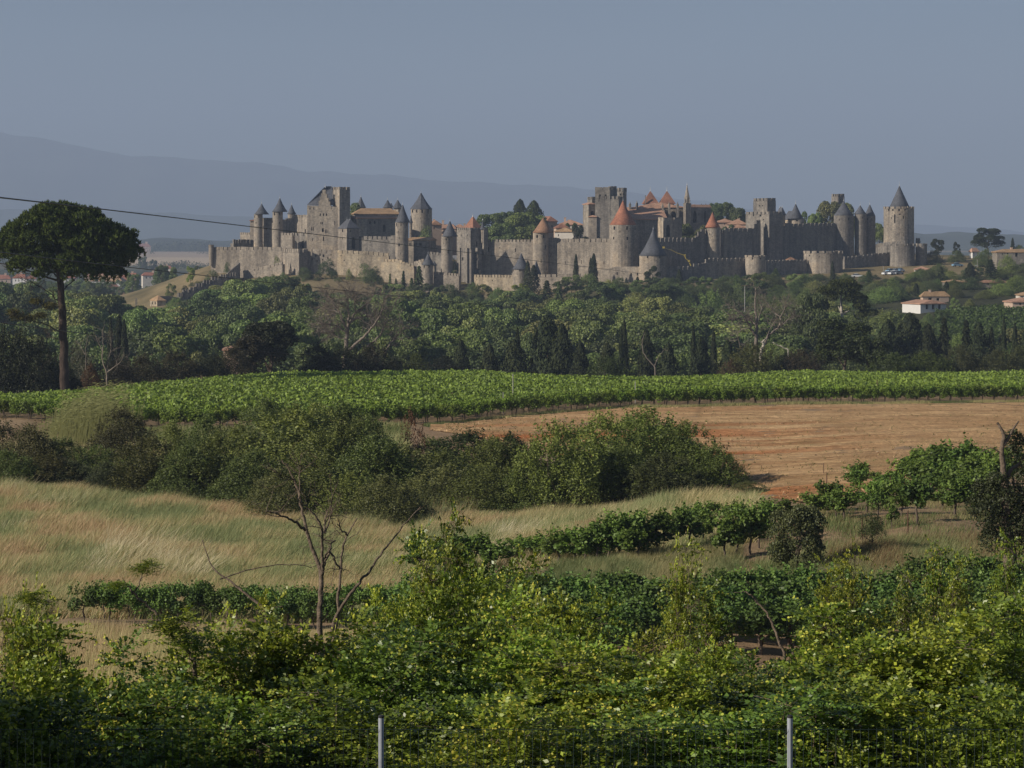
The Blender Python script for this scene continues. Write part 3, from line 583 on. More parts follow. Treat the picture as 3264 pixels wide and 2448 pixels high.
wall('sunlit high inner wall between the gate and the tan-coned tower', [(1534, 957.5, 763), (1700, 951, 763)], 880, 'stone', merl=(1.0, 0.45, 0.9), wins=[(1556, 795, 6, 15), (1643, 797, 3, 12), (1593, 790, 2, 5)])
wall('whitish outer wall under the high inner wall', [(1511, 932, 875), (1634, 924, 876)], 935, 'stone_pale', merl=(0.95, 0.35, 1.0), wins=[(1520, 892, 3, 4), (1570, 894, 3, 4)])
round_tower('round tower with tan tiled cone', 1699, 1748, 946, 742, 878, (1732, 693, 'terracotta_old', 1698, 1766, -0.01), wins=[(1712, 753, 5, 11, 1), (1733, 753, 6, 11, 1), (1755, 753, 4, 10), (1740, 787, 4, 11), (1725, 832, 3, 11), (1742, 856, 2, 11)], fin=4)
round_tower('squat outer tower with slate cone in front of the high inner wall', 1634, 1682, 920, 859, 935, (1661, 807, SL, 1633, 1690, 0.02), wins=[(1635.5, 862, 3, 7), (1657, 862, 3, 8), (1676, 862, 3, 8), (1650, 874, 2, 3)], fin=5)
block('steep dark slate pavilion roof beside the squat outer tower', corner_box(1697, 1706, 1722, 930, 30), 874, 890, 930, roof=(830, SL), name='pavilion', cat='pavilion', group='buildings of the fortress')
wall('low outer wall half hidden by trees under the tan-coned tower', [(1706, 922, 874), (1790, 918, 873), (1850, 916, 872)], [915, 908, 900], 'stone', merl=(1.9, 0.5, 1.2), wins=[(1714, 884, 3, 4)])
wall('broad sunlit inner wall left of the orange-coned tower', [(1748, 950, 757), (1774, 949, 757), (1780, 948, 760), (1950, 938, 760)], 872, 'stone', merl=(1.9, 0.4, 1.4), wins=[(1756, 813, 3, 11), (1782, 860, 2, 9), (1925, 838, 2, 10), (1853, 835, 2, 12), (1802, 838, 2, 10)])
round_tower('great round tower with bright orange tiled cone', 1944, 2036, 932, 717, 860, (1990, 638, 'red_tile', 1945, 2031, 0.02), wins=[(1958, 727, 5, 11), (1999, 727, 6, 11), (1956, 759, 4, 8), (2000, 760, 6, 10), (1996, 787, 3, 9), (2025, 727, 4, 11), (1976, 738, 2, 8)], fin=9, batter=0.0)
wall('low outer wall right of the cypresses with square loopholes', [(1905, 914, 862), (1962, 911, 850), (2046, 906, 850)], 905, 'stone', merl=None, wins=[(1967, 872, 4, 9), (2012, 875, 4, 9), (2032, 874, 4, 9), (1989, 872, 2, 6)])
round_tower('wide outer tower with grey slate cone right of the orange cone', 2040, 2127, 903, 816, 905, (2086, 729, SL, 2039, 2130, 0.05), wins=[(2064, 819, 4, 8), (2104, 820, 4, 7), (2053, 831, 2, 3), (2075, 831, 2, 3), (2093, 831, 2, 3)], fin=13, mat='stone')
# church and its tall crenellated west tower
G_B = 'buildings of the fortress'
block('tall square church tower with twin arched openings', face_box(1897, 1972, 975, -10, 12), 635, 770, 975, mat='stone_grey_dimmed', wins=[(1920, 681, 3, 4)], name='church_tower', cat='church tower', group=G_B, merl=(1.0, 0.6, 1.2))
block('upper storey of the church tower with two tall louvred arches', face_box(1896.9, 1944.5, 974.9, -10, 9), 606, 668, 975, mat='stone_grey_dimmed', merl=(2.0, 0.45, 1.2), wins=[(1912.5, 631, 7, 25, 1), (1930.5, 631, 7, 25, 1)], name='belfry', cat='belfry', group=G_B)
block('shaded set-back block on top of the church tower', corner_box(1938, 1944, 1967, 984, 30), 603, 640, 984, mat='stone_grey_dimmed', merl=(1.2, 0.5, 1.2), name='belfry', cat='belfry', group=G_B)
round_tower('small round watch turret at the back corner of the church tower', 1968, 1998, 990, 610, 700, None, nm=9, mh=1.5, mat='stone_grey_dimmed', wins=[(1978, 620, 5, 6), (1988, 620, 4, 6)], name='watch_turret', k=14, batter=-0.06)
block('narrow pilaster wing with tiled cap left of the church tower', corner_box(1858, 1876, 1898, 981, 25), 650, 760, 981, mat='stone_grey_dimmed', roof=(645, 'pink_tile'), wins=[(1888, 681, 11, 18, 1)], name='church_wing', cat='building', group=G_B, ridge=0.5)
block('short crenellated turret above the narrow church wing', corner_box(1872, 1887, 1898, 988, 25), 635, 660, 988, mat='stone_grey_dimmed', merl=(0.8, 0.4, 1.0), name='church_turret', cat='turret', group=G_B)
block('stone buttressed base joining the wing and the church tower', face_box(1876, 1902, 974.5, -8, 6), 690, 765, 974.5, mat='stone', roof=(686, 'pink_tile'), wins=[(1886, 705, 2, 3)], name='church_wing', cat='building', group=G_B, ridge=0.8)
def church():
    Y = 1000; plan = face_box(2030, 2182, Y, 4, 22); root = Vector((plan[0].x+8, plan[0].y+8, 22)); e = empty('church_nave', root, 'long church nave with pinkish tiled roof and flying buttresses', 'church', G_B)
    mb = MB(); mb.add(*prism_VF([tuple(p) for p in ccw(plan)], 15, WZ(661, Y)))
    make_body('nave_wall', mb, M['stone'], e, root, [(2123, 662, 3, 6), (2132, 662, 3, 6), (2142, 662, 3, 6), (2151, 662, 3, 6), (2160, 662, 3, 6), (2170, 662, 3, 6), (2123, 690, 7, 34, 1), (2148, 690, 12, 34, 1), (2162, 690, 5, 34, 1)])
    V, F, _ = hip_roof(plan, WZ(660, Y), WZ(645, Y), 0.5, 0.9); mb = MB(); mb.add(V, F); mb.obj('roof', M['pink_tile'], e, root)
    for px, pt in ((2009, 650), (2031, 648), (2113, 655), (2134, 651), (2161, 651)):
        q = face_box(px-3, px+3, Y-3.5, 4, 2.6); mb = MB(); mb.add(*prism_VF([tuple(p) for p in ccw(q)], WZ(735, Y), WZ(pt, Y))); mb.add(*lathe_VF([(0.4, WZ(pt, Y)), (0.25, WZ(pt-2, Y)), (0, WZ(pt-9, Y))], 4, tuple(sum(q, Vector((0, 0)))/4)))
        mb.obj('buttress', M['stone_grey_dimmed'], e, root)
    # aisle with lean-to roof
    q = face_box(2005, 2128, Y-14, 6, 13); mb = MB(); z0 = WZ(700, Y-14); z1 = WZ(664, Y)
    mb.add(*prism_VF([tuple(p) for p in q], 15, [z0, z0, z1, z1])); mb.obj('aisle_wall', M['stone_grey_dimmed'], e, root)
    d = 0.4; mb = MB(); mb.add(*prism_VF([tuple(q[0]+(q[0]-q[3]).normalized()*0.6), tuple(q[1]+(q[1]-q[2]).normalized()*0.6), tuple(q[2]), tuple(q[3])], [z0-0.1, z0-0.1, z1+0.12, z1+0.12], [z0+0.2, z0+0.2, z1+0.45, z1+0.45])); mb.obj('aisle_roof', M['pink_tile'], e, root)
    # flying buttress
    mb = MB(); P = [(WX(2126, Y-6), Y-6, WZ(698, Y)), (WX(2118, Y-4), Y-4, WZ(683, Y)), (WX(2112, Y-2), Y-2, WZ(660, Y))]
    mb.add(*tube_VF(P, [0.5, 0.5, 0.6], 4)); mb.obj('flying_buttress', M['stone_grey_dimmed'], e, root)
church()
for k, (pl, pr, pa, ya) in enumerate(((2050, 2100, 2079, 608), (2103, 2153, 2130, 608))):
    e, root = block(('left' if k == 0 else 'right')+' one of two red pyramid roofs rising behind the church nave', face_box(pl+4, pr-4, 1035, 3, 5), 648, 680, 1035, mat='stone', roof=(ya, 'terracotta'), name='red_spire', cat='tower', group='towers of the fortress', ridge=0.02, over=0.7, fin=17)
block('thin chimney left of the red church roofs', face_box(2056, 2058.5, 1034, 0, 0.4), 622, 650, 1034, mat='stone_grey_dimmed', name='chimney_stack', cat='chimney', group=G_B)
block('stone stair tower carrying the bell spire at the end of the nave', corner_box(2178, 2186, 2203, 996, 35), 647, 720, 996, wins=[(2189, 676, 2.5, 11)], name='stair_tower', cat='tower', group='towers of the fortress', mat='stone')
round_tower('slender stone bell spire at the end of the nave', 2182, 2199, 1000, 634, 650, (2191, 585, 'stone', 2181, 2200, 0.02, 8), k=8, fin=8, name='bell_spire', wins=[(2186, 641, 3, 7, 1), (2194, 641, 3, 7, 1)], cat='spire')
for px in (2184, 2198):
    round_tower('little stone pinnacle on the %s shoulder of the bell spire' % ('left' if px == 2184 else 'right'), px-2, px+2, 997, 640, 648, (px, 628, 'stone_grey_dimmed', px-2.5, px+2.5), k=6, fin=0, name='pinnacle', cat='pinnacle')
block('dark shaded choir wall right of the bell spire', corner_box(2199, 2203, 2266, 1000, 24), 660, 720, 1000, mat='stone_grey_dimmed', roof=(652, 'pink_tile'), wins=[(2215, 690, 12, 40, 1), (2248, 690, 6, 40, 1)], name='choir', cat='church', group=G_B, ridge=0.85)
for px, pt in ((2236, 652), (2250, 652), (2262, 654)):
    round_tower('dark pinnacle on the choir wall, %s' % {2236: 'nearest the bell spire', 2250: 'between two others', 2262: 'at the far right end'}[px], px-3, px+3, 1004, pt+6, 700, (px, pt-4, 'stone_grey_dimmed', px-3.5, px+3.5), k=6, fin=0, name='pinnacle', cat='pinnacle', mat='stone_grey_dimmed')
block('square chapel block with lit left face in front of the church', corner_box(2097, 2114, 2174, 958, 24), 704, 765, 958, merl=(2.6, 1.4, 1.4), wins=[(2130, 735, 14, 40, 1)], name='chapel', cat='chapel', group=G_B, mat='stone')
# right half of the inner wall: in shade
wall('shaded inner wall stepping up behind the wide outer tower', [(2095, 928, 757), (2195, 940, 758), (2218, 943, 752), (2226, 944, 738), (2236, 945, 731), (2262, 948, 730)], 826, 'stone_grey_dimmed', merl=(1.6, 0.7, 1.6), step=True)
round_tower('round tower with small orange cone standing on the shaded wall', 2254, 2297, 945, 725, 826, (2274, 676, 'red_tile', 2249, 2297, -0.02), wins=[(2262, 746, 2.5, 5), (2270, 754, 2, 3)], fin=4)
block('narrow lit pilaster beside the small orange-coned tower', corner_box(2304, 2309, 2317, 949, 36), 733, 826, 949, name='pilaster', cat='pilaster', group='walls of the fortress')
wall('dark inner wall between the small orange cone and the square tower', [(2296, 952, 732), (2312, 954, 727), (2396, 962, 727), (2404, 964, 713), (2412, 965, 702), (2424, 967, 694)], 826, 'stone_grey_dimmed', merl=(1.7, 0.55, 1.3), step=True)
block('high upper stage of the square tower with battlements', corner_box(2401, 2446, 2473, 972, 30), 640, 690, 972, mat='stone_grey_dimmed', merl=(1.5, 0.6, 1.1), wins=[(2421, 656, 3, 4), (2430, 656, 3, 4)], name='tower_stage')
block('massive square tower, left face lit and right face dark', corner_box(2377, 2452, 2496, 966, 30), 683, 826, 966, mat='stone_grey_dimmed', merl=(1.8, 0.7, 1.1), wins=[(2424, 685, 5, 10), (2402, 686, 3, 6), (2433, 700, 3, 4)], name='square_tower')
wall('far dark inner wall between the square tower and the twin towers', [(2496, 985, 722), (2506, 986, 710), (2512, 987, 704), (2518, 988, 712), (2572, 993, 710), (2676, 1004, 710), (2690, 1005, 700)], 822, 'stone_grey_dimmed', merl=(1.6, 0.6, 1.2), step=True)
block('slate roofed gabled pavilion behind the massive square tower', corner_box(2476, 2492, 2503, 1010, 30), 684, 720, 1010, mat='stone', roof=(659, SL), name='pavilion', cat='pavilion', group=G_B, ridge=0.4, fin=8)
block('pale plastered gatehouse block left of the broad slate cone', corner_box(2497, 2531, 2545, 1012, 30), 699, 760, 1012, mat='stone_pale', roof=(672, SL), name='gatehouse', cat='gatehouse', group=G_B, ridge=0.4, wins=[(2528, 715, 3, 8)])
round_tower('broad slate cone tower peeping over the far dark wall', 2526, 2566, 1008, 697, 760, (2537, 648, SL, 2514, 2563, 0.0), fin=16, wins=[(2540, 703, 6, 5)])
block('distant square brownish tower with battlements behind trees', corner_box(2650, 2672, 2692, 1120, 24), 626, 720, 1120, merl=(1.2, 0.8, 1.2), wins=[(2680, 636, 5, 2)], name='distant_tower', mat='stone_grey_dimmed')
round_tower('round tower with blue-grey cone left of the twin towers', 2662, 2726, 1001, 687, 826, (2698, 639, SL, 2662, 2725, 0.0), wins=[(2706, 698, 5, 9), (2675, 700, 2, 6)], fin=13, mat='stone_grey_dimmed')
round_tower('left tower of the narrow twin pair, in shade', 2727, 2765, 1003, 682, 826, (2745, 653, SL, 2725, 2764, 0.0), wins=[(2751, 694, 4, 6)], fin=13, mat='stone_grey_dimmed')
round_tower('right tower of the narrow twin pair with taller cone', 2757, 2793, 1007, 689, 826, (2770, 650, SL, 2757, 2793, -0.02), wins=[(2765, 698, 4, 9), (2780, 700, 3, 8)], fin=13, mat='stone_grey_dimmed')
# outer wall on the right
wall('dark low outer wall stepping up right of the wide outer tower', [(2120, 912, 849), (2205, 920, 849), (2212, 921, 840), (2240, 923, 838), (2250, 924, 826), (2262, 925, 822), (2384, 936, 822)], 900, 'stone_grey_dimmed', merl=(1.55, 0.6, 1.3), step=True, th=1.3)
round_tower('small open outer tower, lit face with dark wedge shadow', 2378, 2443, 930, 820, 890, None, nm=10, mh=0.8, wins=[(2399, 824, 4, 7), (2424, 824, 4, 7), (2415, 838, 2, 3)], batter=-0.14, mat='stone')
wall('dark outer wall between the two open outer towers', [(2440, 940, 829), (2572, 953, 827)], 882, 'stone_grey_dimmed', merl=(1.4, 0.5, 1.1), th=1.3)
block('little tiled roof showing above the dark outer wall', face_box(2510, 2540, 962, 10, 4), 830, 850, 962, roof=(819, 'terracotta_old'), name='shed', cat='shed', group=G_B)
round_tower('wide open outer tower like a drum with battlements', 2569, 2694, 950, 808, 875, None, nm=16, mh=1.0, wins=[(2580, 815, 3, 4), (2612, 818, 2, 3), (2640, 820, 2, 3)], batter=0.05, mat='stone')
wall('dark outer wall climbing to the right end', [(2692, 972, 818), (2740, 977, 814), (2790, 981, 808), (2860, 988, 801)], [872, 870, 868, 862], 'stone_grey_dimmed', merl=(1.5, 0.55, 1.1), th=1.3)
round_tower('big solitary round tower with conical slate roof at the right end', 2824, 2921, 995, 665, 800, (2876, 590.5, SL, 2840, 2909, -0.02), nm=16, mh=0.9, wins=[(2833, 668, 4, 9), (2846, 668, 4, 9), (2866, 668, 5, 9), (2885, 668, 4, 9), (2852, 697, 4, 28), (2880, 693, 4, 10), (2842, 695, 2, 6), (2881, 747, 2, 12), (2868, 683, 6, 4)], fin=16, batter=0.02)
block('slim chimney on the conical roof of the big solitary tower', face_box(2861.5, 2867, 1000.5, 0, 0.9), 629, 662, 1000.5, name='chimney_stack', cat='chimney', group=G_B, mat='terracotta_old', sink=0)
wall('dark ruined wall at the foot of the big solitary tower', [(2790, 1006, 778), (2826, 992, 771), (2886, 990, 766)], 850, 'stone_grey_dimmed', merl=(1.6, 0.7, 1.4), th=1.2)
round_tower('low broken round tower in front of the big solitary tower', 2843, 2922, 978, 783, 850, None, nm=9, mh=0.8, mat='stone_grey_dimmed', wins=[(2900, 800, 3, 4)])
round_tower('low dark outer turret at the far right end of the walls', 2922, 2958, 982, 783, 848, None, nm=8, mh=0.9, mat='stone_grey_dimmed')
block('small square remnant right of the big solitary tower', corner_box(2918, 2926, 2934, 1010, 30), 768, 800, 1010, merl=(1.2, 0.6, 1.2), name='tower_remnant', mat='stone_grey_dimmed')

# ---------------------------------------------------------------- houses
def house(label, pl, pr, Y, py_eave, py_ridge, py_base, th=0, depth=8, wall_m='plaster', roof_m='terracotta_old', wins=(), chim=(), ridge=0.6, name='house', group='houses around the fortress', pc=None):
    plan = corner_box(pl, pc, pr, Y, th) if pc else face_box(pl, pr, Y, th, depth)
    e, root = block(label, plan, py_eave, py_base, Y, mat=wall_m, roof=(py_ridge, roof_m), wins=wins, name=name, cat='house', group=group, ridge=ridge, over=0.5, bodyname='wall', sink=8)
    for px, pt, pb in chim:
        q = plan[0]+(plan[2]-plan[0])*0.5; y = q.y
        mb = MB(); s = y/FPX; w = 3.2*s; x = WX(px, y); mb.add(*box_VF(x-w, x+w, y-0.5, y+0.5, WZ(pb+14, y), WZ(pt, y))); mb.add(*box_VF(x-w*1.2, x+w*1.2, y-0.6, y+0.6, WZ(pt, y)+0.004, WZ(pt-1.4, y)))
        mb.obj('chimney', M['plaster_pink'], e, root)
    return e
# roofs of the old town inside the walls
TG = 'old town houses inside the walls'
house('old town house with brown gabled roof beside the eight-sided tower', 1375, 1408, 1030, 716, 702, 752, 15, 7, 'plaster_pink', 'terracotta_old', [(1384, 727, 4, 7)], [(1383, 700, 708)], group=TG)
house('pink old town house with wide roof behind the slate tower', 1390, 1452, 1040, 728, 715, 752, -6, 8, 'plaster_pink', 'pink_tile', [(1400, 734, 3, 6), (1424, 735, 3, 6)], [(1401, 712, 722), (1412, 703, 720)], group=TG)
house('old town house with low pink roof left of the gate tower', 1446, 1486, 1046, 726, 714, 752, 4, 8, 'plaster_pink', 'pink_tile', [(1468, 733, 3, 6)], [(1481, 714, 722)], group=TG)
house('house with orange-red roof and dark gable behind the tan cone', 1718, 1776, 1010, 705, 689, 760, 20, 10, 'plaster_pink', 'terracotta', [(1760, 722, 4, 8)], pc=1744, group=TG)
house('house with long pink roof left of the church tower', 1776, 1860, 1020, 716, 700, 760, -3, 12, 'plaster', 'pink_tile', [(1815, 722, 3, 6)], [(1801, 694, 706), (1812, 702, 712)], group=TG)
house('low house with bright orange roof in front of the pink roof', 1772, 1813, 990, 726, 712, 760, 5, 8, 'plaster_pink', 'terracotta', [(1790, 735, 4, 7)], group=TG)
house('small house with slanting tan roof beside the tan-coned tower', 1768, 1828, 972, 738, 725, 770, -16, 8, 'plaster', 'tan_tile', [(1780, 750, 3, 7)], group=TG)
house('town house with grey-pink roof behind the small orange cone', 2285, 2345, 1010, 708, 698, 740, 4, 9, 'plaster_pink', 'pink_tile', [(2310, 714, 3, 5)], [(2311, 698, 704)], group=TG)
house('town house with faded roof and skylight left of the massive square tower', 2318, 2382, 1002, 714, 698, 740, -5, 10, 'plaster_pink', 'pink_tile', [(2340, 721, 3, 5), (2362, 721, 3, 5)], [(2344, 703, 710), (2355, 697, 706)], group=TG)
house('low town house with pale wall under the grey-pink roofs', 2330, 2382, 985, 725, 716, 745, 2, 8, 'plaster', 'pink_tile', [(2360, 732, 6, 4)], group=TG)
house('pinkish roof of a house beyond the choir', 2202, 2232, 1040, 659, 651, 690, 8, 8, 'plaster', 'pink_tile', [(2210, 668, 3, 5)], group=TG)
# village in the valley on the left
VG = 'houses of the village in the valley'; V = [
 ('village house with red roof at the left edge of the picture', -20, 34, 1850, 889, 876, 905, 5, 9, 'plaster_pink', 'red_tile'),
 ('red-roofed village house with white gable half behind the umbrella pine', 40, 80, 1800, 886, 873, 900, -8, 9, 'white_wall', 'red_tile'),
 ('long red-roofed village house behind the pine trunk', 78, 116, 1780, 888, 877, 900, 8, 9, 'plaster', 'red_tile'),
 ('white village house with red roof right of the pine trunk', 203, 242, 1760, 886, 876, 903, 6, 9, 'white_wall', 'red_tile'),
 ('large village house with broad tan hipped roof', 290, 388, 1620, 896, 877, 914, -4, 14, 'white_wall', 'tan_tile'),
 ('village house with pink roof behind the tan-roofed one', 270, 342, 1760, 884, 870, 895, 5, 10, 'plaster_pink', 'pink_tile'),
 ('white village house with red roof right of the tan-roofed one', 376, 434, 1680, 893, 880, 907, 10, 10, 'white_wall', 'red_tile'),
 ('narrow white gabled house with red roof behind the white one', 390, 436, 1780, 880, 870, 893, -10, 8, 'white_wall', 'red_tile'),
 ('village house with orange gable roof below the tan-roofed one', 323, 381, 1560, 917, 903, 930, 18, 9, 'plaster', 'terracotta'),
 ('low cream village house with pale pink roof nearest the wood', 352, 438, 1500, 938, 925, 950, -6, 10, 'plaster', 'pink_tile'),
 ('red-roofed village house with grey gable left of the ramp', 455, 502, 1720, 878, 868, 890, 14, 9, 'plaster', 'red_tile'),
 ('second red roof touching the grey-gabled village house', 488, 528, 1760, 874, 866, 885, 3, 9, 'plaster', 'terracotta'),
 ('tiny village house with steep red roof left of the ramp', 529, 546, 1700, 885, 873, 897, 0, 7, 'plaster_pink', 'red_tile'),
 ('village house with long bright red roof below the wheat field', 494, 548, 2150, 856, 847, 864, -4, 10, 'plaster', 'red_tile'),
 ('farmhouse with two red roofs at the far edge of the wheat field', 437, 480, 5050, 786, 776, 797, 5, 14, 'plaster_pink', 'red_tile')]
for (lb, pl, pr, Y, pe, prr, pb, th, dp, wm, rm) in V:
    w = pr-pl; wn = [(pl+w*f, (pe+min(pb, pe+14))/2+1, 3.4, 6) for f in (0.25, 0.5, 0.75)] if w > 30 else [(pl+w*0.5, pe+6, 3, 6)]
    house(lb, pl, pr, Y, pe, prr, pb, th, dp, wm, rm, wn, [(pl+w*0.7, prr-4, prr+3)] if w > 36 else (), group=VG)
block('lone slim stone pillar standing in the wood left of the lodge', face_box(431, 438, 890, 10, 0.8), 950, 985, 890, mat='stone_pale', name='stone_pillar', cat='pillar', group=None)
# right side
house('stone farmhouse with flat tan roof at the right edge', 3178, 3330, 900, 803, 794, 842, 0, 9, 'stone_grey_dimmed', 'tan_tile', [(3196, 810, 3, 6), (3212, 809, 6, 5), (3240, 812, 8, 12)], [(3224, 790, 797)], pc=3186 if False else None)
house('long low outbuilding with glaring white end wall', 2876, 3016, 742, 968, 957, 992, 22, 6, 'white_wall', 'pink_tile', [(2955, 978, 9, 16), (2975, 978, 9, 16), (2995, 978, 9, 16)], pc=2934, ridge=0.8)
house('grey house with tan roof above the white outbuilding', 2934, 3024, 775, 944, 929, 968, 12, 9, 'plaster_pink', 'tan_tile', [(2965, 953, 12, 8), (2990, 954, 10, 8)], [(2964, 925, 934)], pc=2942, ridge=0.7)
house('pink house cut off by the right edge below the vineyard slope', 3228, 3320, 720, 962, 950, 978, 5, 9, 'plaster_pink', 'pink_tile', [(3252, 969, 5, 7)])
house('tall grey gabled house behind the pink house at the right edge', 3250, 3330, 760, 940, 928, 970, -4, 9, 'plaster', 'tan_tile', [(3258, 948, 4, 8)])
house('cream house with flat pinkish roof under the dark outer turret', 2915, 2964, 940, 858, 849, 884, -8, 9, 'plaster', 'pink_tile', [(2930, 870, 5, 10), (2942, 870, 5, 10)])
house('small pale gabled house under the big dark round tree', 3090, 3120, 1040, 802, 790, 818, 25, 8, 'white_wall', 'pink_tile', [(3104, 806, 4, 6)], pc=3100)
house('stone house with long roof among trees above the white outbuilding', 3020, 3080, 830, 898, 892, 915, 3, 8, 'stone_grey_dimmed', 'tan_tile', [(3040, 905, 5, 6), (3065, 905, 5, 6)], [(3072, 893, 899)])
house('tiled roof of a house tucked in trees right of the cypress', 3130, 3215, 835, 900, 893, 912, -2, 8, 'stone_grey_dimmed', 'terracotta_old', [(3150, 906, 5, 5)])
house('low white-walled hut with tan roof in the middle of the slope', 2036, 2072, 790, 969, 962, 980, 2, 6, 'plaster', 'tan_tile', [(2050, 974, 4, 5)], [(2058, 960, 966)])
house('tan-roofed hut hidden behind the pale dead tree', 2448, 2472, 760, 1004, 998, 1012, 2, 6, 'plaster_pink', 'tan_tile', [(2460, 1008, 4, 4)])
house('hut with pale roof in the dark wood left of the centre', 712, 762, 405, 1113, 1105, 1128, 4, 5, 'plaster_pink', 'pink_tile', [(735, 1112, 4, 6)])
# ---------------------------------------------------------------- parked cars, poles, boom lift
def ray_ground(px, py, y0=50, y1=420):
    ys = np.linspace(y0, y1, 1500); d = WZ(py, ys)-zt(WX(px, ys), ys); i = np.argmax(d <= 0)
    return float(ys[i]) if (d <= 0).any() else y1
def car_meshes():
    out = {}
    prof = [(-2.1, 0.35), (-2.15, 0.75), (-1.95, 0.95), (-1.3, 1.02), (1.15, 0.98), (1.95, 0.82), (2.15, 0.55), (2.1, 0.33)]
    cab = [(-1.75, 0.97), (-1.2, 1.42), (0.1, 1.47), (1.05, 0.98)]
    def ext(P, w0, w1):
        n = len(P); V = [(x, -w0 if z < 1.1 else -w1, z) for x, z in P]+[(x, w0 if z < 1.1 else w1, z) for x, z in P]
        return V, [tuple(range(n)), tuple(range(n, 2*n))[::-1]]+[(i, n+i, n+(i+1) % n, (i+1) % n) for i in range(n)]
    for k in ('car_white', 'car_blue', 'car_grey'):
        mb = MB(); mb.add(*ext(prof, 0.87, 0.87)); out[k] = mb.mesh('car_body', M[k])
        mb = MB(); mb.add([(-1.0, -0.66, 1.44), (0.15, -0.66, 1.49), (0.15, 0.66, 1.49), (-1.0, 0.66, 1.44), (-1.0, -0.6, 1.52), (0.1, -0.6, 1.53), (0.1, 0.6, 1.53), (-1.0, 0.6, 1.52)], [(3, 2, 1, 0), (4, 5, 6, 7), (0, 1, 5, 4), (1, 2, 6, 5), (2, 3, 7, 6), (3, 0, 4, 7)]); out['roof_'+k] = mb.mesh('car_roof', M[k])
    mb = MB(); mb.add(*ext(cab, 0.8, 0.64)); out['cab'] = mb.mesh('car_cabin', M['glass'])
    mb = MB(); V, F = lathe_VF([(0.2, -0.1), (0.32, -0.1), (0.32, 0.1), (0.2, 0.1)], 12); V = [(x, z, y) for x, y, z in V]; mb.add(V, F); out['wheel'] = mb.mesh('car_wheel', M['tyre'])
    return out
CARS = car_meshes()
def car(px, Y, kind, label, rz=0.3, py=None):
    if py: Y = ray_ground(px, py, 860, 1000)
    p = ground_at(px, Y)
    e = empty('parked_car', p, label, 'car', 'cars parked near the walls', rz)
    link('body', CARS[kind], e); link('cabin', CARS['cab'], e); link('roof', CARS['roof_'+kind], e)
    for x in (-1.35, 1.35):
        for y in (-0.8, 0.8): link('wheel', CARS['wheel'], e, (x, y, 0.32))
    return e
CARY = 968
for i, (px, Y, py, k, lb) in enumerate(((2829, 964, 877, 'car_white', 'white parked car at the front left of the little car park'), (2848, 965, 876.5, 'car_white', 'second white car from the left in the little car park'), (2863, 966, 875.5, 'car_grey', 'grey car at the right of the front row in the car park'), (2838, 971, 869, 'car_blue', 'blue car in the back row of the car park, leftmost'), (2855, 972, 868, 'car_grey', 'grey car in the back row of the car park, middle'), (2870, 973, 867, 'car_blue', 'blue car in the back row of the car park, rightmost'))):
    car(px, Y, k, lb, 0.5+0.1*i, py)
car(2733, 950, 'car_white', 'white car half hidden by trees under the climbing outer wall', 0.1, 885)
car(3052, 930, 'car_blue', 'pale blue car on the dry grass right of the walls', 0.3, 850)
car(3122, 925, 'car_grey', 'grey car parked beside the slim concrete pole', 0.9, 851)
def pole(px, Y, py_top, py_base, label, arms=True, r=0.085):
    zb = WZ(py_base, Y); p = Vector((WX(px, Y), Y, zb)); e = empty('utility_pole', p, label, 'utility pole', 'utility poles'); zt0 = WZ(py_top, Y)
    mb = MB(); mb.add(*tube_VF([(p.x, p.y, zb-5), (p.x, p.y, (zb+zt0)/2), (p.x, p.y, zt0)], [r*1.3, r*1.1, r*0.8], 8)); mb.obj('shaft', M['concrete'], e, p)
    if arms:
        for q in (0.3,):
            mb = MB(); mb.add(*box_VF(p.x-0.9, p.x+0.9, Y-0.1, Y+0.1, zt0-q-0.07, zt0-q+0.07)); mb.obj('crossarm', M['wood_post'], e, p)
            mb = MB()
            for s in (-0.75, 0, 0.75): mb.add(*lathe_VF([(0.07, zt0-q+0.1), (0.11, zt0-q+0.25), (0.05, zt0-q+0.35)], 6, (p.x+s, Y)))
            mb.obj('insulators', M['glass'], e, p)
    return e
pole(2374, 640, 907, 975, 'pale concrete pole with crossarms on the wooded slope below the wall')
pole(2816, 930, 846, 885, 'short pale pole beside the little car park')
pole(3115, 905, 823, 885, 'slim tall pale pole on the right slope beside the grey car')
def signpost():
    Y = 938; p = Vector((WX(2652, Y), Y, WZ(880, Y))); e = empty('white_panel', p, 'narrow white upright panel at the foot of the drum-like tower', 'panel')
    mb = MB(); mb.add(*box_VF(p.x-0.22, p.x+0.3, Y-0.05, Y+0.05, WZ(858, Y), WZ(845, Y))); mb.obj('board', M['white_wall'], e, p)
    mb = MB(); mb.add(*tube_VF([(p.x+0.1, Y, p.z-2), (p.x+0.1, Y, WZ(858, Y))], 0.07, 6)); mb.obj('post', M['concrete'], e, p)
signpost()
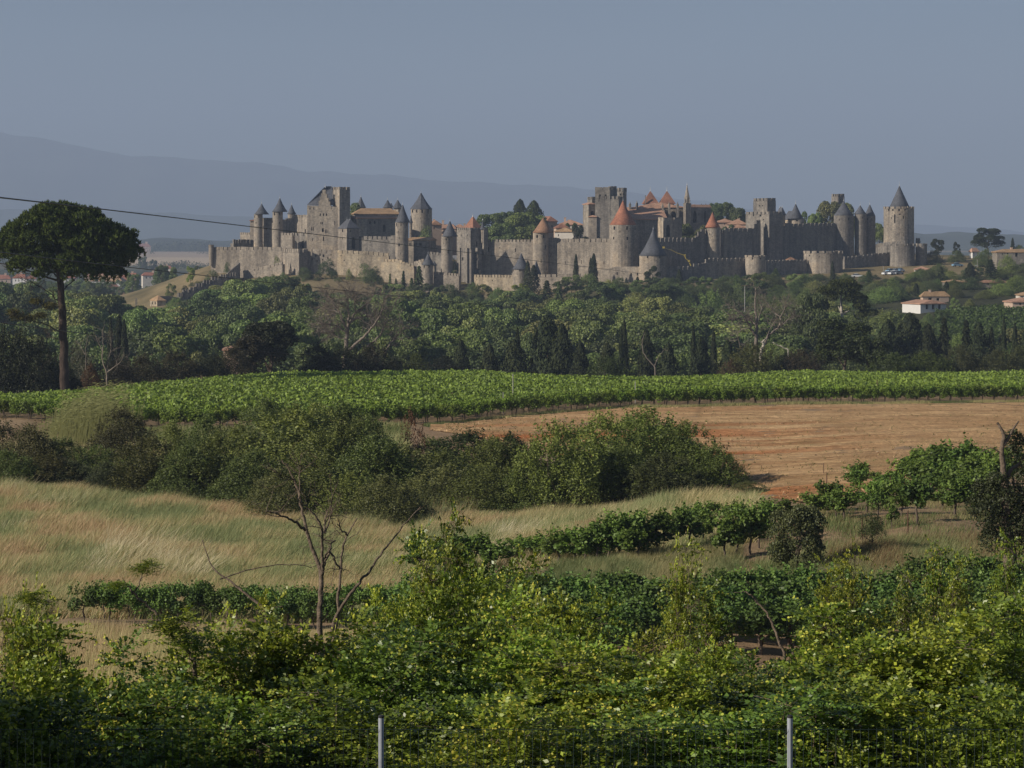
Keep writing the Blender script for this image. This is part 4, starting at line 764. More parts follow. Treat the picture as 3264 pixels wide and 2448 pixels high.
def boom():
    Y = 926; p = ground_at(2203, Y); p.z = WZ(850, Y); e = empty('boom_lift', p, 'yellow boom lift reaching over the shaded inner wall', 'boom lift')
    pts = [(2203, 848), (2196, 832), (2186, 824), (2183, 814), (2160, 807), (2140, 797), (2119, 791)]
    for i in range(len(pts)-1):
        a = PT(*pts[i], Y-0.3*i); b = PT(*pts[i+1], Y-0.3*(i+1)); w = (0.32, 0.28, 0.28, 0.22, 0.16, 0.13)[i]
        mb = MB(); mb.add(*tube_VF([a, a*0.5+b*0.5, b+(b-a)*0.02], [w*0.75, w*0.7, w*0.65], 4)); mb.obj('boom_section', M['yellow_paint'], e, p)
    for q in ((2196, 832), (2183, 814)):
        a = PT(*q, Y-0.5); mb = MB(); mb.add(*box_VF(a.x-0.36, a.x+0.36, a.y-0.35, a.y+0.35, a.z-0.36, a.z+0.36)); mb.obj('joint', M['yellow_paint'], e, p)
    mb = MB(); mb.add(*box_VF(p.x-1.3, p.x+1.3, Y-1, Y+1, p.z-3.2, p.z-0.2)); mb.obj('turntable', M['yellow_paint'], e, p)
    a = PT(2118, 790, Y-2); mb = MB(); mb.add(*box_VF(a.x-0.7, a.x+0.1, a.y-0.4, a.y+0.4, a.z-0.2, a.z+0.5)); mb.obj('basket', M['yellow_paint'], e, p)
boom()
# ---------------------------------------------------------------- vegetation: shapes shared by many plants
def leaf_VF(P, Nn, size, aspect, r, along=None):
    """one small pointed face per leaf"""
    n = len(P); Nn = Nn/(np.linalg.norm(Nn, axis=1, keepdims=True)+1e-9)
    t = r.normal(size=(n, 3)) if along is None else along
    t = t-Nn*np.sum(t*Nn, 1, keepdims=True); t /= np.linalg.norm(t, axis=1, keepdims=True)+1e-9; b = np.cross(Nn, t)
    s = np.broadcast_to(size, (n,))[:, None]*0.5; w = s*aspect
    V = np.stack([P-t*s, P+b*w, P+t*s, P-b*w], 1).reshape(-1, 3)
    return V, np.arange(n*4).reshape(n, 4)
def lobes_leaves(r, lobes, n, size, aspect=0.75, flat=0.5, shell=(0.72, 1.05), down=0.35):
    C = np.array([l[:3] for l in lobes], float); R = np.array([np.broadcast_to(l[3:], (3,)) if len(l) == 4 else l[3:6] for l in lobes], float)
    pw = (R[:, 0]*R[:, 2])**1.0; pick = r.choice(len(lobes), n, p=pw/pw.sum())
    d = r.normal(size=(n, 3)); d /= np.linalg.norm(d, axis=1, keepdims=True); d[:, 2] = np.where(d[:, 2] < 0, d[:, 2]*np.where(r.random(n) < down, 1, -1), d[:, 2])
    P = C[pick]+d*R[pick]*r.uniform(*shell, (n, 1)); Nn = d*(1-flat)+r.normal(size=(n, 3))*flat
    return leaf_VF(P, Nn, size*r.uniform(0.65, 1.35, n), aspect, r)
def limb(r, p, q, r0, r1, n=6, wob=0.06):
    p = np.asarray(p, float); q = np.asarray(q, float); t = np.linspace(0, 1, n)[:, None]; L = np.linalg.norm(q-p)
    P = p+(q-p)*t+r.normal(size=(n, 3))*wob*L*np.sin(t*math.pi); return P, np.linspace(r0, r1, n)
def broad_proto(seed, n=17000, leaf=0.026, nl=28, squash=0.8, spread=0.62, zlo=0.36, tint_sd=0.25):
    """a round leafy crown, unit tree: height 1, crown radius about 0.36"""
    r = np.random.default_rng(seed); lobes = []
    for i in range(nl):
        u = r.random(); a = i*2.4+r.uniform(-.4, .4); z = zlo+(0.88-zlo)*u; rad = 0.34*spread*2*math.sqrt(max(0.03, 1-((z-0.5)/0.48)**2))*0.62*r.uniform(0.75, 1.1)
        lobes.append((rad*math.cos(a), rad*math.sin(a), z, *(np.array([1, 1, squash])*r.uniform(0.085, 0.15))))
    V, F = lobes_leaves(r, lobes, n, leaf, 0.8, 0.5)
    mb = MB(); mb.add(V, F, np.clip(r.normal(0.45, tint_sd, n), 0, 1)); crown = mb
    mb = MB(); P, R = limb(r, (0, 0, -0.12), (0.01, 0.02, 0.55), 0.022, 0.01, 7, 0.02); mb.add(*tube_VF(P, R, 7), smooth=True)
    for k in range(6):
        l = lobes[r.integers(nl)]; P, R = limb(r, (0, 0, r.uniform(0.2, 0.42)), l[:3], 0.009, 0.003, 5); mb.add(*tube_VF(P, R, 5), smooth=True)
    return crown, mb
def cypress_proto(seed, n=2600, w=0.085, leaf=0.035, ragged=0.2):
    r = np.random.default_rng(seed); h = r.random(n)**0.85; a = r.uniform(0, 2*math.pi, n)
    prof = w*np.minimum(1, (h/0.12)**0.6)*np.clip(1-h, 0, 1)**0.55*1.15; rag = 1+ragged*np.sin(a*3+h*23+seed)*1+r.normal(0, 0.12, n)
    P = np.stack([prof*rag*np.cos(a), prof*rag*np.sin(a), 0.03+h*0.97], 1)
    Nn = np.stack([np.cos(a), np.sin(a), np.full(n, 0.5)], 1)+r.normal(0, 0.5, (n, 3))
    al = np.stack([np.cos(a)*0.25, np.sin(a)*0.25, np.ones(n)], 1)+r.normal(0, 0.2, (n, 3))
    mb = MB(); mb.add(*leaf_VF(P, Nn, leaf*r.uniform(0.7, 1.4, n), 0.5, r, al), np.clip(r.normal(0.35, 0.25, n), 0, 1))
    t = MB(); t.add(*tube_VF([(0, 0, -0.1), (0, 0, 0.3), (0, 0, 0.85)], [0.014, 0.011, 0.003], 6)); return mb, t
def conifer_proto(seed, n=3600, w=0.2, tiers=9, leaf=0.045):
    r = np.random.default_rng(seed); h = r.random(n)**0.8*0.94; a = r.uniform(0, 2*math.pi, n); nb = 7
    saw = 1-(h*tiers % 1); star = 0.72+0.28*np.cos(a*nb+np.floor(h*tiers)*1.9)
    rad = w*(1-h)**0.8*(0.45+0.6*saw)*star*r.uniform(0.55, 1.05, n)**0.5
    P = np.stack([rad*np.cos(a), rad*np.sin(a), 0.06+h-rad*0.28], 1); Nn = np.stack([np.cos(a)*0.4, np.sin(a)*0.4, np.ones(n)], 1)+r.normal(0, 0.5, (n, 3))
    al = np.stack([np.cos(a), np.sin(a), np.full(n, -0.2)], 1)+r.normal(0, 0.3, (n, 3))
    mb = MB(); mb.add(*leaf_VF(P, Nn, leaf*r.uniform(0.7, 1.4, n), 0.5, r, al), np.clip(r.normal(0.35, 0.25, n), 0, 1))
    t = MB(); t.add(*tube_VF([(0, 0, -0.1), (0, 0, 0.4), (0, 0, 0.98)], [0.018, 0.013, 0.003], 6)); return mb, t
def bush_proto(seed, n=9000, leaf=0.03, nl=34, top=0.95, upright=0.0, sprigs=0):
    """bush touching the ground, unit: height 1, half width about 0.5"""
    r = np.random.default_rng(seed); lobes = []
    for i in range(nl):
        a = i*2.4+r.uniform(-.5, .5); u = math.sqrt((i+0.5)/nl); zz = (0.1+0.9*((i*0.618) % 1)**0.7)*max(0.2, (1-u**2.6))*top*0.85
        lobes.append((0.42*u*math.cos(a), 0.42*u*math.sin(a), max(0.1, zz), *(np.array([1, 1, 1.15])*r.uniform(0.11, 0.2))))
    V, F = lobes_leaves(r, lobes, n, leaf, 0.6, 0.55, (0.65, 1.1), 0.5)
    tint = np.clip(r.normal(0.42, 0.34, n), 0, 1)
    mb = MB(); mb.add(V, F, tint)
    for k in range(sprigs):
        a = r.uniform(0, 2*math.pi); u = r.uniform(0, 0.5); b = np.array([u*math.cos(a), u*math.sin(a), (1-(u*1.75)**2)*0.82]); L = r.uniform(0.1, 0.26); m = 34
        d = np.array([r.normal(0.1, 0.25), r.normal(0, 0.25), 1]); tt = r.random(m)[:, None]; P = b+d*L*tt+r.normal(0, 0.012, (m, 3))
        mb.add(*leaf_VF(P, r.normal(size=(m, 3)), leaf*r.uniform(0.7, 1.2, m), 0.6, r), np.clip(r.normal(0.6, 0.2, m), 0, 1))
    t = MB()
    for k in range(7):
        l = lobes[r.integers(nl)]; P, R = limb(r, (r.normal(0, 0.05), r.normal(0, 0.05), -0.12), l[:3], 0.012, 0.004, 6, 0.08); t.add(*tube_VF(P, R, 5), smooth=True)
    return mb, t
def normalise(a, b, height, radius):
    V = np.concatenate(a.V); rr = np.hypot(V[:, 0], V[:, 1]); kz = height/np.percentile(V[:, 2], 99.3); kr = radius/np.percentile(rr, 97)
    for m in (a, b): m.V = [v*np.array([kr, kr, kz]) for v in m.V]
NORM = {'broad_proto': (1.0, 0.36), 'bush_proto': (1.0, 0.52), 'cypress_proto': None, 'conifer_proto': None}
def proto(gen, leafmat, barkmat, **kw):
    a, b = gen(**kw); nm = NORM.get(gen.__name__)
    if nm: normalise(a, b, *nm)
    return (a.mesh('foliage_mesh', M[leafmat]), b.mesh('trunk_mesh', M[barkmat]))
PB = [proto(broad_proto, 'leaf', 'bark', seed=100+i) for i in range(6)]
PBs = [proto(broad_proto, 'leaf', 'bark', seed=130+i, n=8500, leaf=0.034, nl=20, spread=0.75, zlo=0.2) for i in range(4)]
PC = [proto(cypress_proto, 'leaf_dark', 'bark', seed=200+i, w=0.075+0.02*i) for i in range(3)]
PCw = [proto(cypress_proto, 'leaf_dark', 'bark', seed=220+i, w=0.17+0.03*i, n=4200, leaf=0.04, ragged=0.3) for i in range(3)]
PK = [proto(conifer_proto, 'leaf_dark', 'bark', seed=240+i, w=0.2+0.04*i) for i in range(3)]
PBu = [proto(bush_proto, 'leaf', 'bark', seed=300+i, n=14000, leaf=0.026, sprigs=110) for i in range(5)]
PBl = [proto(bush_proto, 'leaf', 'bark', seed=320+i, n=5000, leaf=0.036, nl=18) for i in range(3)]
def plant(pr, name, cat, label, p, h, w=None, color=(0.06, 0.085, 0.03), group=None, rz=None, crown='crown', trunk='trunk'):
    """one plant: an Empty at its foot with crown and trunk; w = width scale relative to the height scale"""
    w = 1.0 if w is None else w
    e = empty(name, p, label, cat, group, random.uniform(0, 6.28) if rz is None else rz, (h*w, h*w, h))
    link(crown, pr[0], e, color=color); link(trunk, pr[1], e); return e
def jit(c, s=0.15):
    k = random.uniform(1-s, 1+s); return tuple(x*k*random.uniform(0.94, 1.06) for x in c)

# ---------------------------------------------------------------- valley wood and hillside trees
REFS = [(-400, 'left of the umbrella pine'), (110, 'behind the umbrella pine'), (330, 'right of the umbrella pine below the village'), (520, 'below the lodge and ramp'), (700, 'below the left end of the fortress'), (930, 'below the gabled keep'), (1120, 'behind the tall grey bare tree'), (1290, 'below the small outer tower'), (1470, 'below the red-roofed gate'), (1640, 'below the squat outer tower'), (1800, 'below the broad sunlit wall'), (1980, 'below the orange-coned tower'), (2150, 'below the yellow boom lift'), (2310, 'below the small orange cone'), (2450, 'behind the pale dead tree'), (2620, 'around the spreading dark pine'), (2790, 'below the drum-like tower'), (2930, 'by the white outbuilding'), (3080, 'below the big dark round tree'), (3230, 'at the right edge')]
def ref(px): return min(REFS, key=lambda q: abs(q[0]-px))[1]
DEPTH = lambda Y: 'close under the walls' if Y > 840 else 'high on the slope' if Y > 740 else 'midway down the wood' if Y > 640 else 'low in the valley' if Y > 560 else 'just beyond the vineyard'
GREEN = (0.19, 0.26, 0.11); OLIVE = (0.21, 0.24, 0.11); DARKG = (0.12, 0.17, 0.078); CYP = (0.042, 0.056, 0.03); BRIGHT = (0.21, 0.26, 0.065); BLUEG = (0.115, 0.155, 0.085); GREYG = (0.10, 0.115, 0.075)
TONE = {GREEN: 'mid-green', OLIVE: 'olive green', DARKG: 'dark green', CYP: 'blackish green', BRIGHT: 'bright yellow-green', BLUEG: 'bluish green', GREYG: 'grey-green'}
count = {}
def tree(px, py_top, Y, kind='broad', tone=GREEN, wpx=None, label=None, group=None):
    p = ground_at(px, Y); h = WZ(py_top, Y)-p.z
    if h < 1.2: p.z = WZ(py_top, Y)-1.5; h = 1.5
    pr, nm, cat, cw = {'broad': (random.choice(PB), 'broadleaf_tree', 'tree', 0.72), 'small': (random.choice(PBs), 'broadleaf_tree', 'tree', 0.8), 'cypress': (random.choice(PC), 'cypress', 'cypress', 0.18), 'widecyp': (random.choice(PCw), 'conifer', 'conifer', 0.38), 'conifer': (random.choice(PK), 'conifer', 'conifer', 0.42), 'bush': (random.choice(PBl), 'shrub', 'shrub', 1.0)}[kind]
    w = 1.0
    if wpx: w = (wpx*Y/FPX)/(cw*h)
    w = min(max(w, 0.55), 3.2)
    if kind in ('broad', 'small') and w > 1.6: pr = random.choice(PBu); w = w*cw/1.05
    g = group or {'broad': 'broadleaf trees of the valley wood', 'small': 'small trees on the hillside', 'cypress': 'cypresses on the slope', 'widecyp': 'dark conifers in the valley', 'conifer': 'conifers on the slope', 'bush': 'shrubs on the castle slope'}[kind]
    shp = '' if kind in ('cypress', 'widecyp') else 'wide ' if w > 1.75 else 'slender ' if w < 1.0 else ''
    lb = label or '%s%s %s %s, %s' % (shp, TONE[tone], {'broad': 'broadleaf tree', 'small': 'small broadleaf tree', 'cypress': 'slim cypress', 'widecyp': 'broad columnar conifer', 'conifer': 'pointed conifer', 'bush': 'rounded shrub'}[kind], DEPTH(Y), ref(px))
    if len(lb.split()) > 16: lb = lb.replace(' the umbrella pine below the village', ' the village side').replace('just beyond the vineyard', 'past the vineyard').replace('small broadleaf', 'broadleaf')
    if len(lb.split()) > 16: lb = lb.replace(' the ', ' ', 1)
    return plant(pr, nm, cat, lb, p, h, w, jit(tone, 0.3), g, crown='crown' if kind != 'bush' else 'foliage', trunk='trunk' if kind != 'bush' else 'stems')
def row(Y, prof, step, kinds, jpy=12, jY=18, wk=1.5, x0=-60, x1=3330):
    ppx = [p[0] for p in prof]; ppy = [p[1] for p in prof]; px = x0
    while px < x1:
        q = px+random.uniform(-step*0.3, step*0.3); k, t = random.choices([k[:2] for k in kinds], [k[2] for k in kinds])[0]
        Yq = Y+random.uniform(-jY, jY); top = np.interp(q, ppx, ppy)
        if 2800 < q < 2890 and Y > 840: top = max(top, 889)
        if top < 1500:
            up = {'cypress': -28, 'widecyp': -14, 'conifer': -16}.get(k, 0)
            tree(q, top+random.uniform(-jpy, jpy)+up, Yq, k, t, {'broad': step*wk*random.uniform(0.85, 1.6), 'small': step*1.5*random.uniform(0.8, 1.35), 'cypress': random.uniform(16, 26), 'widecyp': random.uniform(50, 90), 'conifer': random.uniform(40, 70), 'bush': step*1.5}[k])
        px += step*random.uniform(0.8, 1.2)
random.seed(5)
MIX = [('broad', GREEN, 6), ('broad', OLIVE, 2), ('broad', DARKG, 2)]
MIXR = [('small', DARKG, 4), ('small', BLUEG, 5), ('conifer', DARKG, 1.4), ('small', OLIVE, 3), ('broad', DARKG, 2), ('cypress', CYP, 0.6)]
# beneath the walls, right half and centre
row(880, [(1290, 908), (1420, 918), (1500, 908), (1600, 928), (1740, 905), (1830, 868), (1900, 875), (2000, 900), (2080, 880), (2200, 888), (2350, 880), (2460, 868), (2560, 872), (2650, 866), (2720, 884), (2800, 872), (2900, 878), (2990, 862), (3080, 862), (3160, 850), (3330, 862)], 46, MIXR+[('small', GREEN, 3)], 9, 14, x0=1300)
row(835, [(1290, 935), (1600, 940), (1900, 905), (2200, 905), (2500, 900), (2800, 900), (3000, 898), (3330, 888)], 58, MIXR+[('small', GREEN, 3)], 12, 16, x0=1280)
row(850, [(540, 1600), (560, 955), (700, 918), (800, 895), (900, 884), (960, 890), (985, 935), (1180, 938), (1230, 905), (1300, 905), (1310, 1600)], 44, MIX+[('small', DARKG, 3)], 8, 12, x0=560, x1=1300)
row(785, [(-60, 905), (150, 900), (260, 935), (400, 985), (520, 990), (600, 948), (680, 925), (760, 905), (850, 888), (950, 905), (1040, 935), (1150, 930), (1300, 935), (1500, 955), (1800, 950), (2100, 938), (2500, 935), (2850, 925), (2880, 1600)], 70, MIX+[('small', DARKG, 2)], 11, 18)
row(720, [(-60, 940), (300, 950), (480, 985), (650, 960), (800, 935), (950, 945), (1250, 955), (1600, 965), (1900, 965), (2120, 935), (2200, 975), (2500, 975), (2830, 960), (2860, 1600)], 86, MIX+[('small', BLUEG, 2)], 13, 20)
row(655, [(-60, 975), (300, 985), (600, 1000), (900, 985), (1250, 965), (1500, 985), (1750, 1000), (2050, 985), (2200, 1000), (2500, 1005), (2830, 1010), (2860, 1600)], 95, MIX, 14, 20, 1.55)
row(600, [(-60, 1020), (200, 1035), (500, 1050), (900, 1010), (1000, 1020), (1350, 1000), (1700, 1035), (2000, 1035), (2500, 1050), (2850, 1040), (2990, 1020), (3020, 1600)], 100, MIX, 16, 18, 1.6)
row(548, [(-60, 1070), (250, 1090), (480, 1065), (700, 1085), (1000, 1060), (1300, 1050), (1650, 1075), (2000, 1090), (2350, 1075), (2850, 1060), (3330, 1075)], 104, MIX+[('broad', BLUEG, 3)], 20, 16, 1.6)
row(500, [(-60, 1110), (500, 1130), (900, 1110), (1300, 1095), (1650, 1120), (2500, 1115), (3330, 1105)], 110, [('broad', GREEN, 3), ('broad', DARKG, 4), ('widecyp', CYP, 1), ('small', OLIVE, 3)], 16, 14, 1.5)
row(905, [(2700, 876), (2880, 870), (2940, 862), (3000, 868), (3100, 872), (3330, 868)], 50, MIXR, 8, 12, x0=2700)
row(922, [(2460, 872), (2560, 866), (2640, 876), (2700, 876), (2795, 872), (2800, 1600), (2885, 1600), (2890, 866), (2960, 858)], 40, MIXR, 7, 8, x0=2440, x1=2960)
row(855, [(2780, 905), (2900, 896), (3000, 890), (3090, 884), (3200, 890), (3330, 884)], 52, MIXR+[('small', GREEN, 3)], 9, 12, x0=2760)
row(805, [(2780, 922), (2900, 930), (3000, 925), (3100, 918), (3200, 925), (3330, 915)], 56, MIXR+[('small', GREEN, 4)], 8, 10, x0=2760)
row(715, [(2760, 985), (2850, 1000), (2900, 1012), (2990, 1005), (3010, 1600)], 46, MIXR+[('small', GREEN, 3)], 8, 10, x0=2740, x1=2995)
# single trees that stand out
for (px, py, Y, k, t, w, lb) in (
 (1243, 872, 905, 'conifer', DARKG, 22, 'thin ragged conifer leftmost in front of the terrace wall'), (1262, 888, 903, 'conifer', DARKG, 26, 'short conifer second from the left in front of the terrace wall'), (1286, 864, 905, 'conifer', DARKG, 36, 'pointed conifer in the middle in front of the terrace wall'), (1312, 886, 900, 'conifer', DARKG, 40, 'bushy dark conifer left of the small outer tower'), (1336, 848, 908, 'conifer', DARKG, 52, 'tallest dark conifer touching the small outer tower'),
 (1682, 832, 905, 'cypress', CYP, 26, 'dark cypress covering the right side of the squat outer tower'), (1702, 845, 903, 'cypress', CYP, 30, 'dark cypress beside the slate pavilion'), (1836, 810, 905, 'cypress', CYP, 18, 'solitary slim cypress against the broad sunlit wall'), (1883, 822, 903, 'cypress', CYP, 20, 'shorter of two cypresses against the sunlit wall'), (1893, 808, 902, 'cypress', CYP, 28, 'taller of two cypresses against the sunlit wall'), (2032, 882, 893, 'cypress', CYP, 12, 'tiny dark cypress before the square loopholes'),
 (2080, 848, 885, 'small', CYP, 56, 'dense dark round-topped tree in front of the wide outer tower'), (2165, 858, 880, 'cypress', CYP, 18, 'thin cypress in front of the dark outer wall'), (2345, 872, 880, 'cypress', CYP, 16, 'thin cypress below the small open tower'),
 (1660, 905, 890, 'small', BRIGHT, 62, 'bright yellow-green tree under the squat outer tower'), (1610, 925, 880, 'small', BRIGHT, 50, 'low bright green tree under the whitish outer wall'),
 (1045, 828, 948, 'bush', DARKG, 72, 'large round dark bush on the dry slope below the keep'), (1175, 842, 940, 'bush', DARKG, 78, 'tall dark bush against the pale stained wall'), (1195, 852, 938, 'bush', DARKG, 60, 'second dark bush right against the pale stained wall'), (975, 852, 945, 'bush', DARKG, 60, 'dark bush at the foot of the square bastion'), (823, 882, 952, 'bush', DARKG, 32, 'small dark bush at the foot of the climbing wall, leftmost'), (845, 888, 950, 'bush', BRIGHT, 30, 'yellow-green low bush at the foot of the climbing wall'), (872, 874, 952, 'bush', DARKG, 26, 'small dark bush at the foot of the climbing wall, middle'), (900, 868, 952, 'bush', DARKG, 24, 'small dark bush at the foot of the climbing wall, nearest the bastion'),
 (675, 862, 955, 'bush', DARKG, 66, 'dark bush behind the stepped ramp wall'), (724, 836, 984, 'bush', DARKG, 20, 'tiny round bush growing at the foot of the left wall'), (886, 818, 968, 'bush', BRIGHT, 18, 'little bright green bush on top of the climbing wall'), (740, 900, 935, 'bush', DARKG, 50, 'dark bush right of the stepped ramp wall'),
 (607, 850, 965, 'small', BRIGHT, 34, 'bright green little tree at the top of the tan slope'), (545, 905, 925, 'small', OLIVE, 40, 'small tree on the tan slope above the lodge'), (1442, 825, 945, 'bush', DARKG, 24, 'dark creeper bush clinging to the slate tower wall'), (1350, 725, 985, 'bush', DARKG, 80, 'dark bush behind the stone range roof'), (1115, 858, 944, 'bush', OLIVE, 30, 'dry brownish bush below the pitted retaining wall')):
    tree(px, py, Y, k, t, w, lb)
for i in range(30):
    px = random.uniform(470, 660) if i < 14 else random.uniform(900, 1200); Y = random.uniform(925, 965) if i < 14 else random.uniform(915, 950)
    p = ground_at(px, Y); plant(random.choice(PBl), 'scrub_bush', 'shrub', 'low scrub bush on the tan slope %s' % ('above the lodge' if i < 14 else 'below the pitted retaining wall'), p, random.uniform(0.7, 1.8), random.uniform(1.3, 2.2), jit(random.choice([DARKG, OLIVE, GREYG]), 0.3), 'scrub bushes on the dry castle slope', crown='foliage', trunk='stems')
# trees inside the walls
IN = 'trees inside the fortress'
for (px, py, Y, k, t, w, lb) in (
 (1658, 637, 1040, 'widecyp', CYP, 62, 'tall dark fir inside the walls, left of a pair'), (1702, 641, 1038, 'widecyp', CYP, 70, 'tall dark fir inside the walls, right of a pair'), (1560, 683, 1020, 'broad', GREEN, 100, 'round green tree just right of the gate tower, inside the walls'), (1615, 678, 1050, 'broad', DARKG, 90, 'dark flat-topped tree between the green ones inside the walls'), (1665, 680, 1005, 'broad', GREEN, 120, 'biggest green tree inside the sunlit wall'), (1706, 690, 1012, 'broad', GREEN, 90, 'green tree beside the tan-coned tower inside the walls'), (1600, 715, 990, 'broad', DARKG, 110, 'lower dark tree filling the gap behind the sunlit wall'),
 (1800, 735, 975, 'small', CYP, 60, 'dark tree in front of the slanting tan roof'), (1848, 720, 965, 'small', CYP, 54, 'dark tree left of the church tower'), (1820, 713, 1000, 'small', DARKG, 26, 'small tree between the old town roofs'),
 (2175, 716, 975, 'broad', OLIVE, 90, 'rounded umbrella-like pine below the chapel block'), (2240, 722, 970, 'broad', OLIVE, 60, 'smaller rounded pine behind the shaded wall'), (2320, 718, 985, 'small', BLUEG, 50, 'grey-green tree behind the small orange cone'),
 (2280, 650, 1080, 'broad', DARKG, 60, 'dark tree on the skyline right of the choir, leftmost'), (2310, 648, 1090, 'broad', DARKG, 70, 'dark tree on the skyline right of the choir, middle'), (2350, 664, 1080, 'broad', DARKG, 70, 'dark tree on the skyline right of the choir, rightmost'),
 (2575, 678, 1060, 'small', DARKG, 60, 'low dark tree behind the far dark wall'), (2600, 682, 1050, 'broad', GREEN, 50, 'mid-green tree behind the far dark wall'), (2645, 645, 1070, 'broad', OLIVE, 100, 'large olive-green tree in front of the distant square tower'), (2700, 650, 1100, 'broad', OLIVE, 50, 'green tree peeping beside the blue-grey cone'), (2805, 714, 1040, 'broad', GREEN, 50, 'tree between the twin towers and the solitary tower'), (1125, 650, 1020, 'small', DARKG, 36, 'dark tree beside the watchtower wall')):
    tree(px, py, Y, k, t, w, lb, IN)
# right slope
RG = 'trees on the right-hand slope'
for (px, py, Y, k, t, w, lb) in (
 (3148, 728, 1060, 'broad', CYP, 100, 'big dark round tree on the skyline at the right'), (2990, 762, 1030, 'small', CYP, 50, 'dark layered tree right of the far turret'), (3050, 772, 1040, 'small', CYP, 30, 'small dark tree on the skyline left of the big round one'), (3228, 758, 1080, 'cypress', CYP, 14, 'tiny cypress on the skyline at the far right'), (3250, 782, 1060, 'small', DARKG, 60, 'low tree on the skyline at the right edge'), (2975, 800, 985, 'small', CYP, 70, 'very dark tree beside the last turret'),
 (3092, 838, 850, 'widecyp', CYP, 40, 'thick tall dark cypress left of the slim pole'), (3140, 796, 960, 'broad', DARKG, 90, 'green tree left of the stone farmhouse'), (3210, 815, 890, 'broad', GREEN, 90, 'tree in front of the stone farmhouse'), (3050, 800, 1000, 'small', GREEN, 60, 'bushy tree left of the pale gabled house'), (2995, 842, 900, 'broad', DARKG, 90, 'wide dark tree below the far turret'),
 (3045, 905, 790, 'small', OLIVE, 60, 'olive tree right of the grey house'), (3140, 925, 780, 'small', OLIVE, 80, 'greyish olive tree above the vineyard slope'), (3190, 905, 790, 'small', GREEN, 90, 'green tree above the vineyard slope'), (3240, 880, 800, 'broad', GREEN, 90, 'green tree above the pink house at the right edge'), (3090, 955, 735, 'small', OLIVE, 50, 'small olive tree at the top of the vineyard slope'), (3045, 950, 738, 'small', GREEN, 40, 'rounded green tree beside the white outbuilding'), (2860, 915, 800, 'broad', DARKG, 90, 'dark tree left of the white outbuilding'), (2790, 905, 815, 'broad', BLUEG, 110, 'bluish broad tree below the car park'), (2960, 1000, 700, 'small', DARKG, 60, 'low dark tree in front of the white outbuilding'), (2880, 1000, 690, 'small', GREEN, 60, 'green tree below the white outbuilding'), (3010, 990, 705, 'small', DARKG, 50, 'small dark tree right of the white outbuilding'),
 (3120, 880, 870, 'small', BLUEG, 60, 'bluish tree beside the thick cypress'), (2920, 885, 860, 'small', CYP, 70, 'dark tree below the cream house'), (2990, 890, 840, 'small', DARKG, 70, 'dark tree above the grey house'), (3260, 840, 900, 'broad', BLUEG, 80, 'bluish tree at the right edge below the farmhouse')):
    tree(px, py, Y, k, t, w, lb, RG)
# dark conifers beyond the vineyard
for (px, py, Y, k, t, w, lb) in (
 (1708, 1040, 470, 'cypress', CYP, 34, 'slim dark cypress left of the tallest dark conifer'), (1745, 1008, 468, 'widecyp', CYP, 110, 'tallest dark conifer clump in the centre beyond the vineyard'), (1790, 1035, 462, 'widecyp', CYP, 90, 'dark conifer touching the tallest one on its right'), (1650, 1045, 466, 'cypress', CYP, 20, 'dead-straight cypress beyond the middle of the vineyard'), (1990, 1020, 480, 'cypress', CYP, 22, 'slim cypress right of the tallest dark conifer'), (1980, 1045, 476, 'cypress', CYP, 20, 'slim cypress paired with a taller one'), (2060, 1050, 462, 'widecyp', CYP, 70, 'dark pyramidal conifer right of centre'), (2210, 1035, 470, 'cypress', CYP, 22, 'upright cypress midway to the pale dead tree'), (2235, 1075, 455, 'widecyp', CYP, 80, 'bushy dark conifer right of the upright cypress'), (2275, 1050, 470, 'cypress', CYP, 24, 'slim cypress left of the pale dead tree'), (2320, 1085, 455, 'widecyp', CYP, 66, 'dark conifer beneath the pale dead tree'), (1640, 1085, 455, 'widecyp', CYP, 90, 'broad dark conifer left of centre'), (1560, 1100, 455, 'widecyp', CYP, 80, 'low dark conifer left of centre'), (1850, 1090, 452, 'widecyp', CYP, 70, 'low dark conifer beneath the tallest one'), (1935, 1095, 450, 'widecyp', CYP, 70, 'reddish-dark conifer below the slim pair'), (2130, 1095, 450, 'widecyp', CYP, 80, 'low dark conifer right of centre'), (1470, 1085, 460, 'widecyp', CYP, 60, 'dark conifer where the vineyard edge bends'),
 (2830, 1020, 500, 'widecyp', CYP, 90, 'tall dark conifer right of the spreading pine'), (2900, 1000, 505, 'widecyp', CYP, 110, 'tallest dark conifer of the right-hand group'), (2960, 1035, 500, 'widecyp', CYP, 80, 'dark conifer in the middle of the right-hand group'), (3010, 1015, 500, 'conifer', CYP, 80, 'pointed dark conifer of the right-hand group'), (3080, 1020, 495, 'conifer', CYP, 80, 'pointed conifer right of the middle of the group'), (3120, 1030, 490, 'widecyp', CYP, 80, 'dark conifer below the green vineyard slope'), (3160, 1045, 490, 'cypress', CYP, 34, 'slim conifer below the green vineyard slope'), (3200, 1010, 500, 'cypress', CYP, 26, 'slim cypress at the right below the vineyard slope'), (3235, 1030, 495, 'cypress', CYP, 26, 'slim cypress nearest the right edge'), (3270, 1050, 490, 'widecyp', CYP, 60, 'dark conifer cut by the right edge'),
 (352, 1015, 470, 'cypress', CYP, 22, 'slim cypress right of the umbrella pine, first of three'), (380, 1005, 472, 'cypress', CYP, 22, 'tallest slim cypress right of the umbrella pine'), (396, 1020, 470, 'cypress', CYP, 20, 'slim cypress right of the umbrella pine, third of three')):
    tree(px, py, Y, k, t, w, lb, 'dark conifers beyond the vineyard')
